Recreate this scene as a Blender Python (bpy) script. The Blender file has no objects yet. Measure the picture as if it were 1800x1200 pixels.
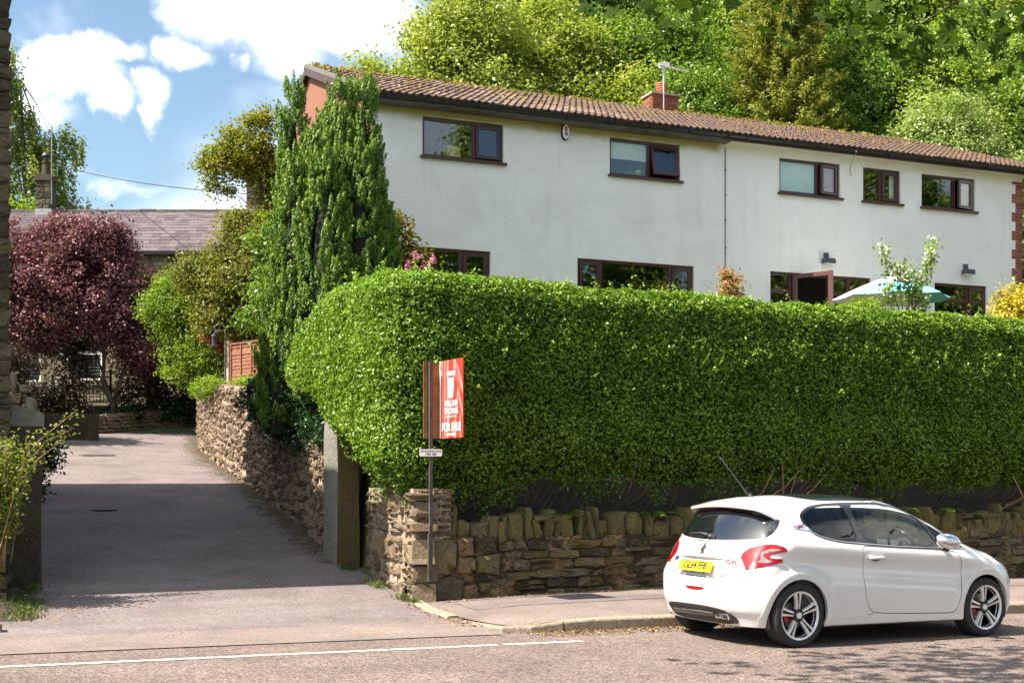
import bpy, math, random
import numpy as np
from mathutils import Vector, Matrix, Euler
from mathutils.geometry import delaunay_2d_cdt

# ------------------------------------------------------------------ camera, sky, sun, exposure
scene = bpy.context.scene
R = math.radians
cam = bpy.data.objects.new('camera', bpy.data.cameras.new('camera'))
scene.collection.objects.link(cam)
cam.location = (0, 0, 1.57)
cam.rotation_euler = (R(90), 0, R(-25.5))
cam.data.lens = 44.0; cam.data.sensor_width = 36.0
cam.data.shift_y = 0.1333
cam.data.clip_start = 0.1; cam.data.clip_end = 3000
scene.camera = cam

SUN_EL, SUN_TO = 55.0, -3.5        # light travels along +X, a little towards -Y
sun = bpy.data.objects.new('sun', bpy.data.lights.new('sun', 'SUN'))
scene.collection.objects.link(sun)
_d = Vector((math.cos(R(SUN_TO)) * math.cos(R(SUN_EL)), math.sin(R(SUN_TO)) * math.cos(R(SUN_EL)), -math.sin(R(SUN_EL))))
sun.rotation_euler = _d.to_track_quat('-Z', 'Y').to_euler()
sun.location = (-20, 5, 30)
sun.data.energy = 4.7; sun.data.angle = R(0.5); sun.data.color = (1.0, 0.905, 0.79)

scene.view_settings.view_transform = 'Standard'
scene.view_settings.look = 'None'
scene.view_settings.gamma = 1.0
scene.view_settings.use_curve_mapping = False
scene.view_settings.exposure = 1.52

def build_world():
    w = bpy.data.worlds.new('World'); scene.world = w; w.use_nodes = True
    nt = w.node_tree; nt.nodes.clear(); N = nt.nodes.new; L = nt.links.new
    sky = N('ShaderNodeTexSky'); sky.sky_type = 'NISHITA'; sky.sun_disc = False
    sky.sun_elevation = R(SUN_EL)
    sky.sun_rotation = R(270 + 3.5)
    sky.air_density = 1.0; sky.dust_density = 2.5; sky.ozone_density = 1.0
    tc = N('ShaderNodeTexCoord')
    def vm(op, a, b=None):
        n = N('ShaderNodeVectorMath'); n.operation = op
        for i, x in enumerate((a, b)):
            if x is None: continue
            if isinstance(x, tuple): n.inputs[i].default_value = x
            else: L(x, n.inputs[i])
        return n
    def ma(op, a, b=0.0, c=0.0, clamp=False):
        n = N('ShaderNodeMath'); n.operation = op; n.use_clamp = clamp
        for i, x in enumerate((a, b, c)):
            if isinstance(x, (int, float)): n.inputs[i].default_value = x
            else: L(x, n.inputs[i])
        return n.outputs[0]
    dirv = tc.outputs['Generated']
    n1 = N('ShaderNodeTexNoise'); n1.inputs['Scale'].default_value = 9.0; n1.inputs['Detail'].default_value = 9; n1.inputs['Roughness'].default_value = 0.58
    n1.inputs['Distortion'].default_value = 0.25; L(dirv, n1.inputs['Vector'])
    n2 = N('ShaderNodeTexNoise'); n2.inputs['Scale'].default_value = 2.1; n2.inputs['Detail'].default_value = 6; n2.inputs['Roughness'].default_value = 0.5
    L(vm('ADD', vm('MULTIPLY', dirv, (1, 1, 1.7)).outputs[0], (3.1, 0.4, 1.7)).outputs[0], n2.inputs['Vector'])
    # individual cumulus clouds: (direction, angular radius, weight)
    clouds = CLOUDS
    acc = None
    warp = vm('SCALE', vm('SUBTRACT', n1.outputs['Color'], (0.5, 0.5, 0.5)).outputs[0]); warp.inputs['Scale'].default_value = 0.10
    dw = vm('ADD', dirv, warp.outputs[0]).outputs[0]
    for (cx, cy, cz, rx, rz, wt) in clouds:
        s = vm('SUBTRACT', dw, (cx, cy, cz)).outputs[0]
        s = vm('MULTIPLY', s, (1 / rx, 1 / rx, 1 / rz)).outputs[0]
        ln = vm('LENGTH', s).outputs['Value']
        g = ma('MULTIPLY', ma('SUBTRACT', 1.0, ln, clamp=True), wt)
        acc = g if acc is None else ma('MAXIMUM', acc, g)
    v = ma('ADD', acc, ma('MULTIPLY', ma('SUBTRACT', n1.outputs['Fac'], 0.5), 1.5))
    mr = N('ShaderNodeMapRange'); mr.interpolation_type = 'SMOOTHSTEP'; L(v, mr.inputs['Value'])
    mr.inputs['From Min'].default_value = 0.08; mr.inputs['From Max'].default_value = 1.05
    # scattered fair-weather cloud over the rest of the sky, the same everywhere
    mr2 = N('ShaderNodeMapRange'); mr2.interpolation_type = 'SMOOTHSTEP'; L(n2.outputs['Fac'], mr2.inputs['Value'])
    mr2.inputs['From Min'].default_value = 0.46; mr2.inputs['From Max'].default_value = 0.66; mr2.inputs['To Max'].default_value = 0.85
    fac = ma('MAXIMUM', mr.outputs[0], mr2.outputs[0])
    sep = N('ShaderNodeSeparateXYZ'); L(dirv, sep.inputs[0])
    hz = N('ShaderNodeMapRange'); hz.interpolation_type = 'SMOOTHSTEP'; L(sep.outputs['Z'], hz.inputs['Value'])
    hz.inputs['From Min'].default_value = 0.02; hz.inputs['From Max'].default_value = 0.34; hz.inputs['To Min'].default_value = 0.75; hz.inputs['To Max'].default_value = 0.0
    cr = N('ShaderNodeMixRGB'); cr.inputs[1].default_value = (4.4, 4.6, 5.0, 1); cr.inputs[2].default_value = (10.8, 10.6, 10.5, 1)
    mrc = N('ShaderNodeMapRange'); L(n1.outputs['Fac'], mrc.inputs['Value']); mrc.inputs['From Min'].default_value = 0.35; mrc.inputs['From Max'].default_value = 0.62; L(mrc.outputs[0], cr.inputs[0])
    m0 = N('ShaderNodeMixRGB'); L(hz.outputs[0], m0.inputs[0])
    tn = N('ShaderNodeMixRGB'); tn.blend_type = 'MULTIPLY'; tn.inputs[0].default_value = 1.0; L(sky.outputs[0], tn.inputs[1]); tn.inputs[2].default_value = (0.68, 0.76, 0.75, 1); L(tn.outputs[0], m0.inputs[1]); m0.inputs[2].default_value = (2.0, 3.0, 3.5, 1)
    m1 = N('ShaderNodeMixRGB'); L(fac, m1.inputs[0]); L(m0.outputs[0], m1.inputs[1]); L(cr.outputs[0], m1.inputs[2])
    bg = N('ShaderNodeBackground'); bg.inputs['Strength'].default_value = SKY_STRENGTH
    out = N('ShaderNodeOutputWorld'); L(m1.outputs[0], bg.inputs[0]); L(bg.outputs[0], out.inputs[0])
SKY_STRENGTH = 0.10
CLOUDS = [(0.2345, 0.9108, 0.3398, 0.079, 0.053, 1.50),
          (0.2714, 0.9039, 0.3307, 0.056, 0.037, 1.30),
          (0.2025, 0.9172, 0.3431, 0.056, 0.032, 1.20),
          (0.2976, 0.8894, 0.3470, 0.074, 0.048, 1.40),
          (0.1110, 0.9487, 0.2959, 0.036, 0.028, 1.40),
          (0.1273, 0.9520, 0.2784, 0.026, 0.021, 1.30),
          (0.0921, 0.9536, 0.2865, 0.029, 0.026, 1.20),
          (0.1795, 0.9365, 0.3011, 0.024, 0.016, 1.10),
          (0.1598, 0.9480, 0.2752, 0.017, 0.018, 1.15),
          (0.2147, 0.9303, 0.2974, 0.013, 0.013, 1.00),
          (0.1420, 0.9431, 0.3007, 0.022, 0.010, 0.75),
          (0.0812, 0.9615, 0.2626, 0.036, 0.017, 0.80),
          (0.2150, 0.9544, 0.2073, 0.065, 0.014, 0.80),
          (0.1454, 0.9658, 0.2145, 0.056, 0.014, 0.60),
          (0.2579, 0.9174, 0.3031, 0.037, 0.021, 0.80)]
build_world()

# ------------------------------------------------------------------ helpers
COL = scene.collection
def rnd(seed): return np.random.default_rng(seed)
def tag(o, label=None, cat=None, group=None, kind=None):
    if label: o['label'] = label
    if cat: o['category'] = cat
    if group: o['group'] = group
    if kind: o['kind'] = kind
    return o
def empty(name, loc=(0, 0, 0), rz=0.0, label=None, cat=None, group=None, parent=None, kind=None):
    o = bpy.data.objects.new(name, None); COL.objects.link(o)
    o.location = loc; o.rotation_euler = (0, 0, rz); o.empty_display_size = 0.1
    if parent: o.parent = parent
    return tag(o, label, cat, group, kind)
def link(name, me, parent=None, loc=None, rot=None, scale=None):
    o = bpy.data.objects.new(name, me); COL.objects.link(o)
    if parent: o.parent = parent
    if loc is not None: o.location = loc
    if rot is not None: o.rotation_euler = rot
    if scale is not None: o.scale = scale
    return o
def copy_tree(o, parent=None):
    c = o.copy(); COL.objects.link(c); c.parent = parent
    for ch in list(o.children): copy_tree(ch, c)
    return c

class MB:
    """collects shapes and links them as one mesh object"""
    def __init__(s): s.v = []; s.f = []; s.m = []; s.n = 0
    def add(s, vs, fs, mi=0):
        b = s.n; s.v.extend([tuple(map(float, p)) for p in vs]); s.f.extend([tuple(i + b for i in f) for f in fs]); s.m.extend([mi] * len(fs)); s.n += len(vs)
        return s
    def box(s, lo, hi, mi=0, M=None):
        x0, y0, z0 = lo; x1, y1, z1 = hi
        vs = [(x0, y0, z0), (x1, y0, z0), (x1, y1, z0), (x0, y1, z0), (x0, y0, z1), (x1, y0, z1), (x1, y1, z1), (x0, y1, z1)]
        if M is not None: vs = [tuple(M @ Vector(p)) for p in vs]
        return s.add(vs, [(0, 3, 2, 1), (4, 5, 6, 7), (0, 1, 5, 4), (1, 2, 6, 5), (2, 3, 7, 6), (3, 0, 4, 7)], mi)
    def bar(s, a, b, w, d, up=(0, 0, 1), mi=0):
        a = Vector(a); b = Vector(b); t = (b - a); L = t.length; t.normalize(); u = Vector(up); x = t.cross(u)
        if x.length < 1e-4: x = t.cross(Vector((1, 0, 0)))
        x.normalize(); y = x.cross(t)
        vs = []
        for p in (a, b):
            for (i, j) in ((-1, -1), (1, -1), (1, 1), (-1, 1)): vs.append(p + x * (i * w / 2) + y * (j * d / 2))
        return s.add(vs, [(0, 1, 2, 3), (7, 6, 5, 4), (0, 4, 5, 1), (1, 5, 6, 2), (2, 6, 7, 3), (3, 7, 4, 0)], mi)
    def tube(s, pts, rad, n=8, mi=0, cap=True):
        P = [Vector(p) for p in pts]; k = len(P)
        rs = rad if hasattr(rad, '__len__') else [rad] * k
        vs = []; prev = None
        for i in range(k):
            t = (P[min(i + 1, k - 1)] - P[max(i - 1, 0)]).normalized()
            if prev is None: x = t.orthogonal().normalized()
            else:
                x = prev - t * prev.dot(t); x = x.normalized() if x.length > 1e-5 else t.orthogonal().normalized()
            prev = x; y = t.cross(x)
            for j in range(n):
                a = 2 * math.pi * j / n; vs.append(P[i] + (x * math.cos(a) + y * math.sin(a)) * rs[i])
        fs = [(i * n + j, i * n + (j + 1) % n, (i + 1) * n + (j + 1) % n, (i + 1) * n + j) for i in range(k - 1) for j in range(n)]
        if cap: fs += [tuple(range(n - 1, -1, -1)), tuple((k - 1) * n + j for j in range(n))]
        return s.add(vs, fs, mi)
    def lathe(s, prof, n=24, axis='z', c=(0, 0, 0), mi=0, sweep=2 * math.pi):
        """prof: list of (r, h)"""
        vs = []
        for j in range(n):
            a = sweep * j / n; ca, sa = math.cos(a), math.sin(a)
            for r, h in prof:
                p = (r * ca, r * sa, h) if axis == 'z' else ((r * ca, h, r * sa) if axis == 'y' else (h, r * ca, r * sa))
                vs.append((p[0] + c[0], p[1] + c[1], p[2] + c[2]))
        k = len(prof); fs = []
        for j in range(n):
            jj = (j + 1) % n
            for i in range(k - 1): fs.append((j * k + i, jj * k + i, jj * k + i + 1, j * k + i + 1))
        return s.add(vs, fs, mi)
    def prism(s, poly, d0, d1, axis='y', mi=0):
        n = len(poly)
        def p3(p, d): return (p[0], d, p[1]) if axis == 'y' else ((p[0], p[1], d) if axis == 'z' else (d, p[0], p[1]))
        vs = [p3(p, d0) for p in poly] + [p3(p, d1) for p in poly]
        fs = [tuple(range(n)), tuple(range(2 * n - 1, n - 1, -1))] + [(i, i + n, (i + 1) % n + n, (i + 1) % n) for i in range(n)]
        return s.add(vs, fs, mi)
    def mesh(s, name, mats, smooth=False):
        me = bpy.data.meshes.new(name); me.from_pydata(s.v, [], s.f)
        for m in (mats if isinstance(mats, (list, tuple)) else [mats]): me.materials.append(m)
        if any(s.m): me.polygons.foreach_set('material_index', np.array(s.m, dtype=np.int32))
        if smooth:
            me.polygons.foreach_set('use_smooth', np.ones(len(s.f), dtype=bool))
            if smooth == 'auto': me.set_sharp_from_angle(angle=R(35))
        me.update(); return me
    def build(s, name, mats, parent=None, loc=None, rz=0, smooth=False, kind=None):
        o = link(name, s.mesh(name, mats, smooth), parent, loc, (0, 0, rz) if rz else None)
        if kind: o['kind'] = kind
        return o

def fix_normals(me):
    import bmesh
    bm = bmesh.new(); bm.from_mesh(me); bmesh.ops.recalc_face_normals(bm, faces=bm.faces); bm.to_mesh(me); bm.free()

# ------------------------------------------------------------------ materials
MATS = {}
class NG:
    def __init__(s, name):
        s.m = bpy.data.materials.new(name); s.m.use_nodes = True; s.t = s.m.node_tree; s.t.nodes.clear()
        s.out = s.t.nodes.new('ShaderNodeOutputMaterial')
    def n(s, typ, **kw):
        x = s.t.nodes.new(typ)
        for k, v in kw.items(): setattr(x, k, v)
        return x
    def l(s, a, b): s.t.links.new(a, b)
    def inp(s, node, k, v):
        if isinstance(v, bpy.types.NodeSocket): s.l(v, node.inputs[k])
        else: node.inputs[k].default_value = v
    def math(s, op, a, b=0.0, clamp=False):
        x = s.n('ShaderNodeMath', operation=op, use_clamp=clamp); s.inp(x, 0, a); s.inp(x, 1, b); return x.outputs[0]
    def noise(s, vec, scale, detail=4, rough=0.55, dist=0.0):
        x = s.n('ShaderNodeTexNoise'); s.l(vec, x.inputs['Vector']); x.inputs['Scale'].default_value = scale; x.inputs['Detail'].default_value = detail
        x.inputs['Roughness'].default_value = rough; x.inputs['Distortion'].default_value = dist; return x.outputs['Fac']
    def ramp(s, fac, cols):
        x = s.n('ShaderNodeValToRGB'); s.inp(x, 0, fac); e = x.color_ramp.elements
        while len(e) < len(cols): e.new(0.5)
        for i, (p, c) in enumerate(cols): e[i].position = p; e[i].color = (c[0], c[1], c[2], 1)
        return x.outputs[0]
    def mix(s, fac, a, b, mode='MIX'):
        x = s.n('ShaderNodeMixRGB', blend_type=mode)
        for k, v in ((0, fac), (1, a), (2, b)):
            if isinstance(v, tuple): v = (v[0], v[1], v[2], 1)
            s.inp(x, k, v)
        return x.outputs[0]
    def smooth(s, v, lo, hi, a=0.0, b=1.0):
        x = s.n('ShaderNodeMapRange', interpolation_type='SMOOTHSTEP'); s.l(v, x.inputs[0])
        for k, q in zip((1, 2, 3, 4), (lo, hi, a, b)): x.inputs[k].default_value = q
        return x.outputs[0]
    def pos(s): return s.n('ShaderNodeNewGeometry').outputs['Position']
    def obj(s): return s.n('ShaderNodeTexCoord').outputs['Object']
    def rand(s): return s.n('ShaderNodeObjectInfo').outputs['Random']
    def bump(s, h, strength=0.3, dist=0.01, normal=None):
        x = s.n('ShaderNodeBump'); x.inputs['Strength'].default_value = strength; x.inputs['Distance'].default_value = dist; s.l(h, x.inputs['Height'])
        if normal is not None: s.l(normal, x.inputs['Normal'])
        return x.outputs[0]
    def pbr(s, col, rough=0.7, metal=0.0, spec=0.5, normal=None, coat=0.0, **kw):
        p = s.n('ShaderNodeBsdfPrincipled')
        if isinstance(col, tuple): col = (col[0], col[1], col[2], 1)
        s.inp(p, 'Base Color', col); s.inp(p, 'Roughness', rough); s.inp(p, 'Metallic', metal); s.inp(p, 'Specular IOR Level', spec)
        if coat: p.inputs['Coat Weight'].default_value = coat; p.inputs['Coat Roughness'].default_value = 0.03
        if normal is not None: s.l(normal, p.inputs['Normal'])
        for k, v in kw.items(): s.inp(p, k, v)
        return p.outputs[0]
    def done(s, sh): s.l(sh, s.out.inputs['Surface']); MATS[s.m.name] = s.m; return s.m

def plain(name, col, rough=0.6, metal=0.0, var=0.12, scale=14.0, bump=0.0, bscale=60.0, spec=0.5, coat=0.0):
    g = NG(name); p = g.pos(); f = g.noise(p, scale, 5)
    c = g.mix(g.smooth(f, 0.3, 0.7), tuple(x * (1 - var) for x in col), tuple(min(1, x * (1 + var)) for x in col))
    nb = g.bump(g.noise(p, bscale, 5), bump, 0.01) if bump else None
    return g.done(g.pbr(c, rough, metal, spec, nb, coat))

def leafmat(name, cols, trans=0.35, rough=0.45, spec=0.4, tcol=1.25):
    """cols: ramp over the per-leaf tone attribute"""
    g = NG(name); a = g.n('ShaderNodeAttribute', attribute_name='tone')
    k = len(cols); c = g.ramp(a.outputs['Fac'], [(i / (k - 1), x) for i, x in enumerate(cols)])
    p = g.pbr(c, rough, 0, spec)
    t = g.n('ShaderNodeBsdfTranslucent'); tc = g.mix(1.0, c, (tcol * 1.05, tcol * 1.1, tcol * 0.6), 'MULTIPLY'); g.l(tc, t.inputs[0])
    m = g.n('ShaderNodeMixShader'); m.inputs[0].default_value = trans; g.l(p, m.inputs[1]); g.l(t.outputs[0], m.inputs[2])
    return g.done(m.outputs[0])

def stonemat(name, cols, moss=(0.10, 0.105, 0.03), mossamt=0.35, rough=0.9, rnd_amt=1.0, bscale=30):
    g = NG(name); p = g.pos(); r = g.rand()
    f = g.math('ADD', g.math('MULTIPLY', r, rnd_amt * 0.75), g.math('MULTIPLY', g.noise(p, 5.0, 6, 0.65), 0.5))
    k = len(cols); c = g.ramp(g.smooth(f, 0.15, 0.95), [(i / (k - 1), x) for i, x in enumerate(cols)])
    c = g.mix(g.smooth(g.noise(p, 26, 5, 0.7), 0.30, 0.75), g.mix(1.0, c, (0.55, 0.55, 0.55), 'MULTIPLY'), c)
    c = g.mix(g.math('MULTIPLY', g.smooth(g.noise(p, 3.1, 5, 0.65), 0.48, 0.68), mossamt), c, moss)
    c = g.mix(g.math('MULTIPLY', g.smooth(g.noise(p, 70, 3, 0.6), 0.58, 0.72), 0.25), c, (0.45, 0.43, 0.36))
    nb = g.bump(g.noise(p, bscale, 8, 0.68), 0.9, 0.02)
    return g.done(g.pbr(c, rough, 0, 0.25, nb))

# ------------------------------------------------------------------ foliage
def leaf_mesh(name, P, N, size, tone, mat, aspect=0.55, fold=0.18, rng=None, axis=None):
    """one small folded leaf (2 triangles) per point"""
    n = len(P); rng = rng or rnd(1)
    N = N / np.maximum(np.linalg.norm(N, axis=1), 1e-6)[:, None]
    A = rng.normal(size=(n, 3)) if axis is None else axis + rng.normal(size=(n, 3)) * 0.35
    A -= N * np.sum(A * N, axis=1)[:, None]; A /= np.maximum(np.linalg.norm(A, axis=1), 1e-6)[:, None]
    B = np.cross(N, A); L = (size * rng.uniform(0.7, 1.3, n))[:, None]; W = L * aspect
    V = np.empty((n, 4, 3), dtype=np.float32)
    V[:, 0] = P - A * L * 0.5; V[:, 2] = P + A * L * 0.5
    lift = N * L * fold
    V[:, 1] = P + B * W * 0.5 + lift - A * L * 0.06; V[:, 3] = P - B * W * 0.5 + lift - A * L * 0.06
    me = bpy.data.meshes.new(name)
    me.vertices.add(4 * n); me.vertices.foreach_set('co', V.reshape(-1))
    me.loops.add(4 * n); me.loops.foreach_set('vertex_index', np.arange(4 * n, dtype=np.int32))
    me.polygons.add(n); me.polygons.foreach_set('loop_start', np.arange(0, 4 * n, 4, dtype=np.int32))
    at = me.attributes.new('tone', 'FLOAT', 'FACE'); at.data.foreach_set('value', np.clip(tone, 0, 1).astype(np.float32))
    me.materials.append(mat); me.update(calc_edges=True)
    return me

def unit(rng, n):
    d = rng.normal(size=(n, 3)); return d / np.linalg.norm(d, axis=1)[:, None]

def crown_cloud(rng, blobs, nclump, per, cr, shell=0.55, flat=0.8, low=-0.75, up=0.5, droop=0.0, hang=0.0):
    """leaf positions in clumps spread through a union of ellipsoids (x,y,z,rx,ry,rz)"""
    B = np.array(blobs, float); w = (B[:, 3] * B[:, 4] * B[:, 5]) ** 0.67; w /= w.sum()
    bi = rng.choice(len(B), nclump, p=w); d = unit(rng, nclump)
    d[:, 2] = np.where(d[:, 2] < low, -d[:, 2], d[:, 2])
    r = (shell + (1 - shell) * rng.random(nclump) ** 0.6) * rng.uniform(0.82, 1.14, nclump)
    C = B[bi, :3] + d * B[bi, 3:6] * r[:, None]
    ct = rng.random(nclump); csz = rng.uniform(0.6, 1.4, nclump) * cr
    k = np.repeat(np.arange(nclump), per); n = len(k)
    off = rng.normal(size=(n, 3)) * csz[k][:, None] * np.array([1, 1, flat]) * 0.62
    if hang: off[:, 2] -= rng.random(n) ** 0.8 * hang; off[:, :2] *= np.where(rng.random(n) < 0.8, 0.45, 1)[:, None]
    P = C[k] + off
    Nn = d[k] * 0.55 + np.array([0, 0, up]) + rng.normal(size=(n, 3)) * 0.6
    tone = 0.55 * ct[k] + 0.45 * rng.random(n)
    return P, Nn, tone, C

def branches(mb, base, targets, r0, rng, n=6, lift=0.3):
    base = Vector(base)
    for t in targets:
        t = Vector(t); m = base.lerp(t, 0.5) + Vector((rng.normal() * 0.08, rng.normal() * 0.08, lift * (t - base).length * 0.3))
        pts = [base, base.lerp(m, 0.6), m, m.lerp(t, 0.55) + Vector((0, 0, 0.03)), t]
        mb.tube(pts, [r0, r0 * 0.8, r0 * 0.6, r0 * 0.4, r0 * 0.15], n)

def tree(name, loc, label, cat, mat, blobs, nclump, per, cr, size, trunk=None, bark=None, seed=1, group=None, twigs=14, crown_name='crown', **kw):
    """a thing with a crown and a trunk with limbs; blobs in local coordinates"""
    rng = rnd(seed); root = empty(name, loc, 0, label, cat, group)
    lk = {k: kw.pop(k) for k in ('aspect', 'fold') if k in kw}
    P, N, T, C = crown_cloud(rng, blobs, nclump, per, cr, **kw)
    o = link(crown_name, leaf_mesh(crown_name, P, N, size, T, mat, rng=rng, **lk), root); o['kind'] = 'stuff'
    if trunk:
        mb = MB(); pts, r0 = trunk
        k = len(pts); mb.tube(pts, [r0 * (1 - 0.75 * i / (k - 1)) for i in range(k)], 8)
        for i in range(twigs):
            c = C[rng.integers(len(C))]; j = rng.integers(max(1, k // 3), k)
            branches(mb, pts[j], [c], r0 * 0.35 * (1 - 0.5 * j / k), rng, 5)
        mb.build('trunk', bark or MATS['bark'], root, smooth=True)
    return root

# ------------------------------------------------------------------ material library
def asphalt(name, base, var, grit=0.35, patch=0.8, stain=None):
    g = NG(name); p = g.pos()
    c = g.ramp(g.noise(p, 0.9, 6, 0.6, 0.6), [(0.3, tuple(x * 0.80 for x in base)), (0.5, base), (0.7, tuple(min(1, x * 1.16) for x in base))])
    v = g.n('ShaderNodeTexVoronoi'); g.l(p, v.inputs['Vector']); v.inputs['Scale'].default_value = 60
    ch = g.n('ShaderNodeSeparateColor'); g.l(v.outputs['Color'], ch.inputs[0])
    gr = g.ramp(ch.outputs[0], [(0.0, (0.35, 0.34, 0.36)), (0.45, (0.8, 0.78, 0.77)), (1.0, (1.45, 1.4, 1.36))])
    c = g.mix(var, c, g.mix(1.0, c, gr, 'MULTIPLY'))
    c = g.mix(g.smooth(g.noise(p, 38, 3, 0.75), 0.58, 0.80, 0, 0.55), c, (0.05, 0.048, 0.05))
    tr = g.n('ShaderNodeMapping'); tr.inputs['Scale'].default_value = (0.10, 1.6, 1); g.l(p, tr.inputs[0])
    c = g.mix(g.smooth(g.noise(tr.outputs[0], 1.0, 5, 0.6, 0.3), 0.40, 0.66, 0, 0.30), c, g.mix(1.0, c, (0.62, 0.62, 0.64), 'MULTIPLY'))
    cv = g.n('ShaderNodeTexVoronoi', feature='DISTANCE_TO_EDGE'); cv.inputs['Scale'].default_value = 0.55
    wv = g.n('ShaderNodeVectorMath', operation='ADD'); g.l(p, wv.inputs[0]); nz_ = g.n('ShaderNodeTexNoise'); nz_.inputs['Scale'].default_value = 2.2; nz_.inputs['Detail'].default_value = 5; g.l(p, nz_.inputs['Vector']); g.l(nz_.outputs['Color'], wv.inputs[1]); g.l(wv.outputs[0], cv.inputs['Vector'])
    crk = g.math('MULTIPLY', g.smooth(cv.outputs['Distance'], 0.0, 0.008, 1.0, 0.0), g.smooth(g.noise(p, 0.45, 3, 0.5), 0.54, 0.64))
    c = g.mix(g.math('MULTIPLY', crk, 0.65), c, (0.045, 0.04, 0.04))
    if stain: c = g.mix(g.smooth(g.noise(p, stain[1], 6, 0.68, 0.4), 0.52, 0.72, 0, stain[2]), c, stain[0])
    ed = g.n('ShaderNodeAttribute', attribute_name='edge')      # moss and washed-down dirt along the wall foot
    c = g.mix(g.smooth(g.math('ADD', ed.outputs['Fac'], g.math('MULTIPLY', g.math('SUBTRACT', g.noise(p, 3.5, 6, 0.7), 0.5), 1.5)), 0.45, 0.85, 0, 0.8), c, g.mix(g.noise(p, 8, 4), (0.030, 0.036, 0.018), (0.07, 0.05, 0.032)))
    h = g.math('ADD', v.outputs['Distance'], g.math('MULTIPLY', g.noise(p, 160, 4, 0.6), 0.7))
    nb = g.bump(h, grit, 0.012)
    return g.done(g.pbr(c, 0.92, 0, 0.25, nb))
asphalt('road_asphalt', (0.215, 0.172, 0.152), 1.0, 0.9, stain=((0.16, 0.12, 0.09), 1.7, 0.4))
asphalt('drive_asphalt', (0.186, 0.157, 0.154), 0.6, 0.4, stain=((0.095, 0.080, 0.070), 0.7, 0.7))
asphalt('path_asphalt', (0.205, 0.166, 0.147), 0.45, 0.3, stain=((0.12, 0.10, 0.09), 1.3, 0.45))
asphalt('patch_asphalt', (0.17, 0.145, 0.14), 0.45, 0.3)
stonemat('kerb_stone', [(0.24, 0.185, 0.135), (0.34, 0.27, 0.19), (0.42, 0.34, 0.25)], mossamt=0.1)
stonemat('dry_stone', [(0.065, 0.052, 0.036), (0.12, 0.095, 0.055), (0.18, 0.13, 0.062), (0.24, 0.165, 0.085), (0.17, 0.14, 0.09)], moss=(0.13, 0.12, 0.022), mossamt=0.6)
stonemat('coping_stone', [(0.13, 0.105, 0.05), (0.17, 0.145, 0.06), (0.26, 0.175, 0.075), (0.21, 0.175, 0.10)], moss=(0.17, 0.14, 0.03), mossamt=0.55)
stonemat('light_stone', [(0.164, 0.117, 0.0714), (0.246, 0.1794, 0.1054), (0.3116, 0.234, 0.1496), (0.2214, 0.1677, 0.1156)], mossamt=0.12)
stonemat('drive_stone', [(0.117, 0.086, 0.06), (0.189, 0.1419, 0.096), (0.27, 0.2021, 0.136), (0.324, 0.2451, 0.168)], mossamt=0.12)
stonemat('far_stone', [(0.20, 0.16, 0.10), (0.29, 0.235, 0.155), (0.34, 0.28, 0.20)], mossamt=0.2)
stonemat('post_stone', [(0.1125, 0.075, 0.0375), (0.1425, 0.1013, 0.045)], moss=(0.10, 0.095, 0.02), mossamt=0.9, bscale=18)
stonemat('grey_stone', [(0.19, 0.19, 0.17), (0.26, 0.25, 0.22)], moss=(0.10, 0.115, 0.05), mossamt=0.5, bscale=20)
stonemat('sooty_stone', [(0.055, 0.045, 0.032), (0.10, 0.082, 0.055), (0.14, 0.115, 0.075)], mossamt=0.4)
stonemat('soot_post', [(0.060, 0.048, 0.040), (0.085, 0.068, 0.055)], mossamt=0.3, bscale=22)
stonemat('brick_red', [(0.26, 0.085, 0.05), (0.36, 0.125, 0.07), (0.42, 0.17, 0.10)], mossamt=0.05, moss=(0.12, 0.07, 0.05))
stonemat('tile_brown', [(0.0574, 0.0378, 0.0326), (0.1025, 0.0655, 0.0546), (0.1517, 0.0991, 0.081), (0.2214, 0.1554, 0.132)], moss=(0.22, 0.13, 0.03), mossamt=0.5)
stonemat('slate', [(0.0942, 0.0726, 0.0809), (0.1331, 0.1045, 0.1164), (0.1719, 0.1394, 0.152)], moss=(0.15, 0.12, 0.10), mossamt=0.2)
def wall_fill():
    g = NG('wall_fill'); q = g.pos(); c = g.mix(g.smooth(g.noise(q, 2.6, 6, 0.7), 0.46, 0.62), (0.045, 0.034, 0.024), (0.34, 0.215, 0.115))
    return g.done(g.pbr(c, 0.95, 0, 0.2, g.bump(g.noise(q, 40, 6, .65), 0.7, 0.02)))
wall_fill()
plain('mortar', (0.34, 0.27, 0.21), 0.95, var=0.25, scale=20, bump=0.6, bscale=50)
plain('mortar_pink', (0.36, 0.275, 0.22), 0.95, var=0.25, scale=16, bump=0.6, bscale=50)
plain('earth', (0.032, 0.023, 0.016), 0.98, var=0.4, scale=10, bump=0.6, bscale=30)
plain('soil_grass', (0.060, 0.085, 0.025), 0.95, var=0.5, scale=3, bump=0.6, bscale=20)
plain('bark', (0.085, 0.068, 0.050), 0.95, var=0.35, scale=8, bump=0.6, bscale=25)
plain('bark_grey', (0.13, 0.115, 0.09), 0.95, var=0.35, scale=8, bump=0.6, bscale=25)
plain('twig', (0.15, 0.105, 0.065), 0.9, var=0.4, scale=6)
plain('twig_tan', (0.26, 0.17, 0.085), 0.9, var=0.35, scale=6)
plain('upvc_brown', (0.060, 0.019, 0.016), 0.38, var=0.1, coat=0.2)
plain('upvc_edge', (0.105, 0.042, 0.036), 0.38, var=0.1, coat=0.2)
plain('gutter_black', (0.012, 0.012, 0.013), 0.32, var=0.2)
plain('fascia_grey', (0.10, 0.092, 0.085), 0.6, var=0.25, scale=4)
plain('fascia_brown', (0.065, 0.028, 0.026), 0.5, var=0.15)
plain('soffit_cream', (0.60, 0.55, 0.46), 0.6, var=0.08)
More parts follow.
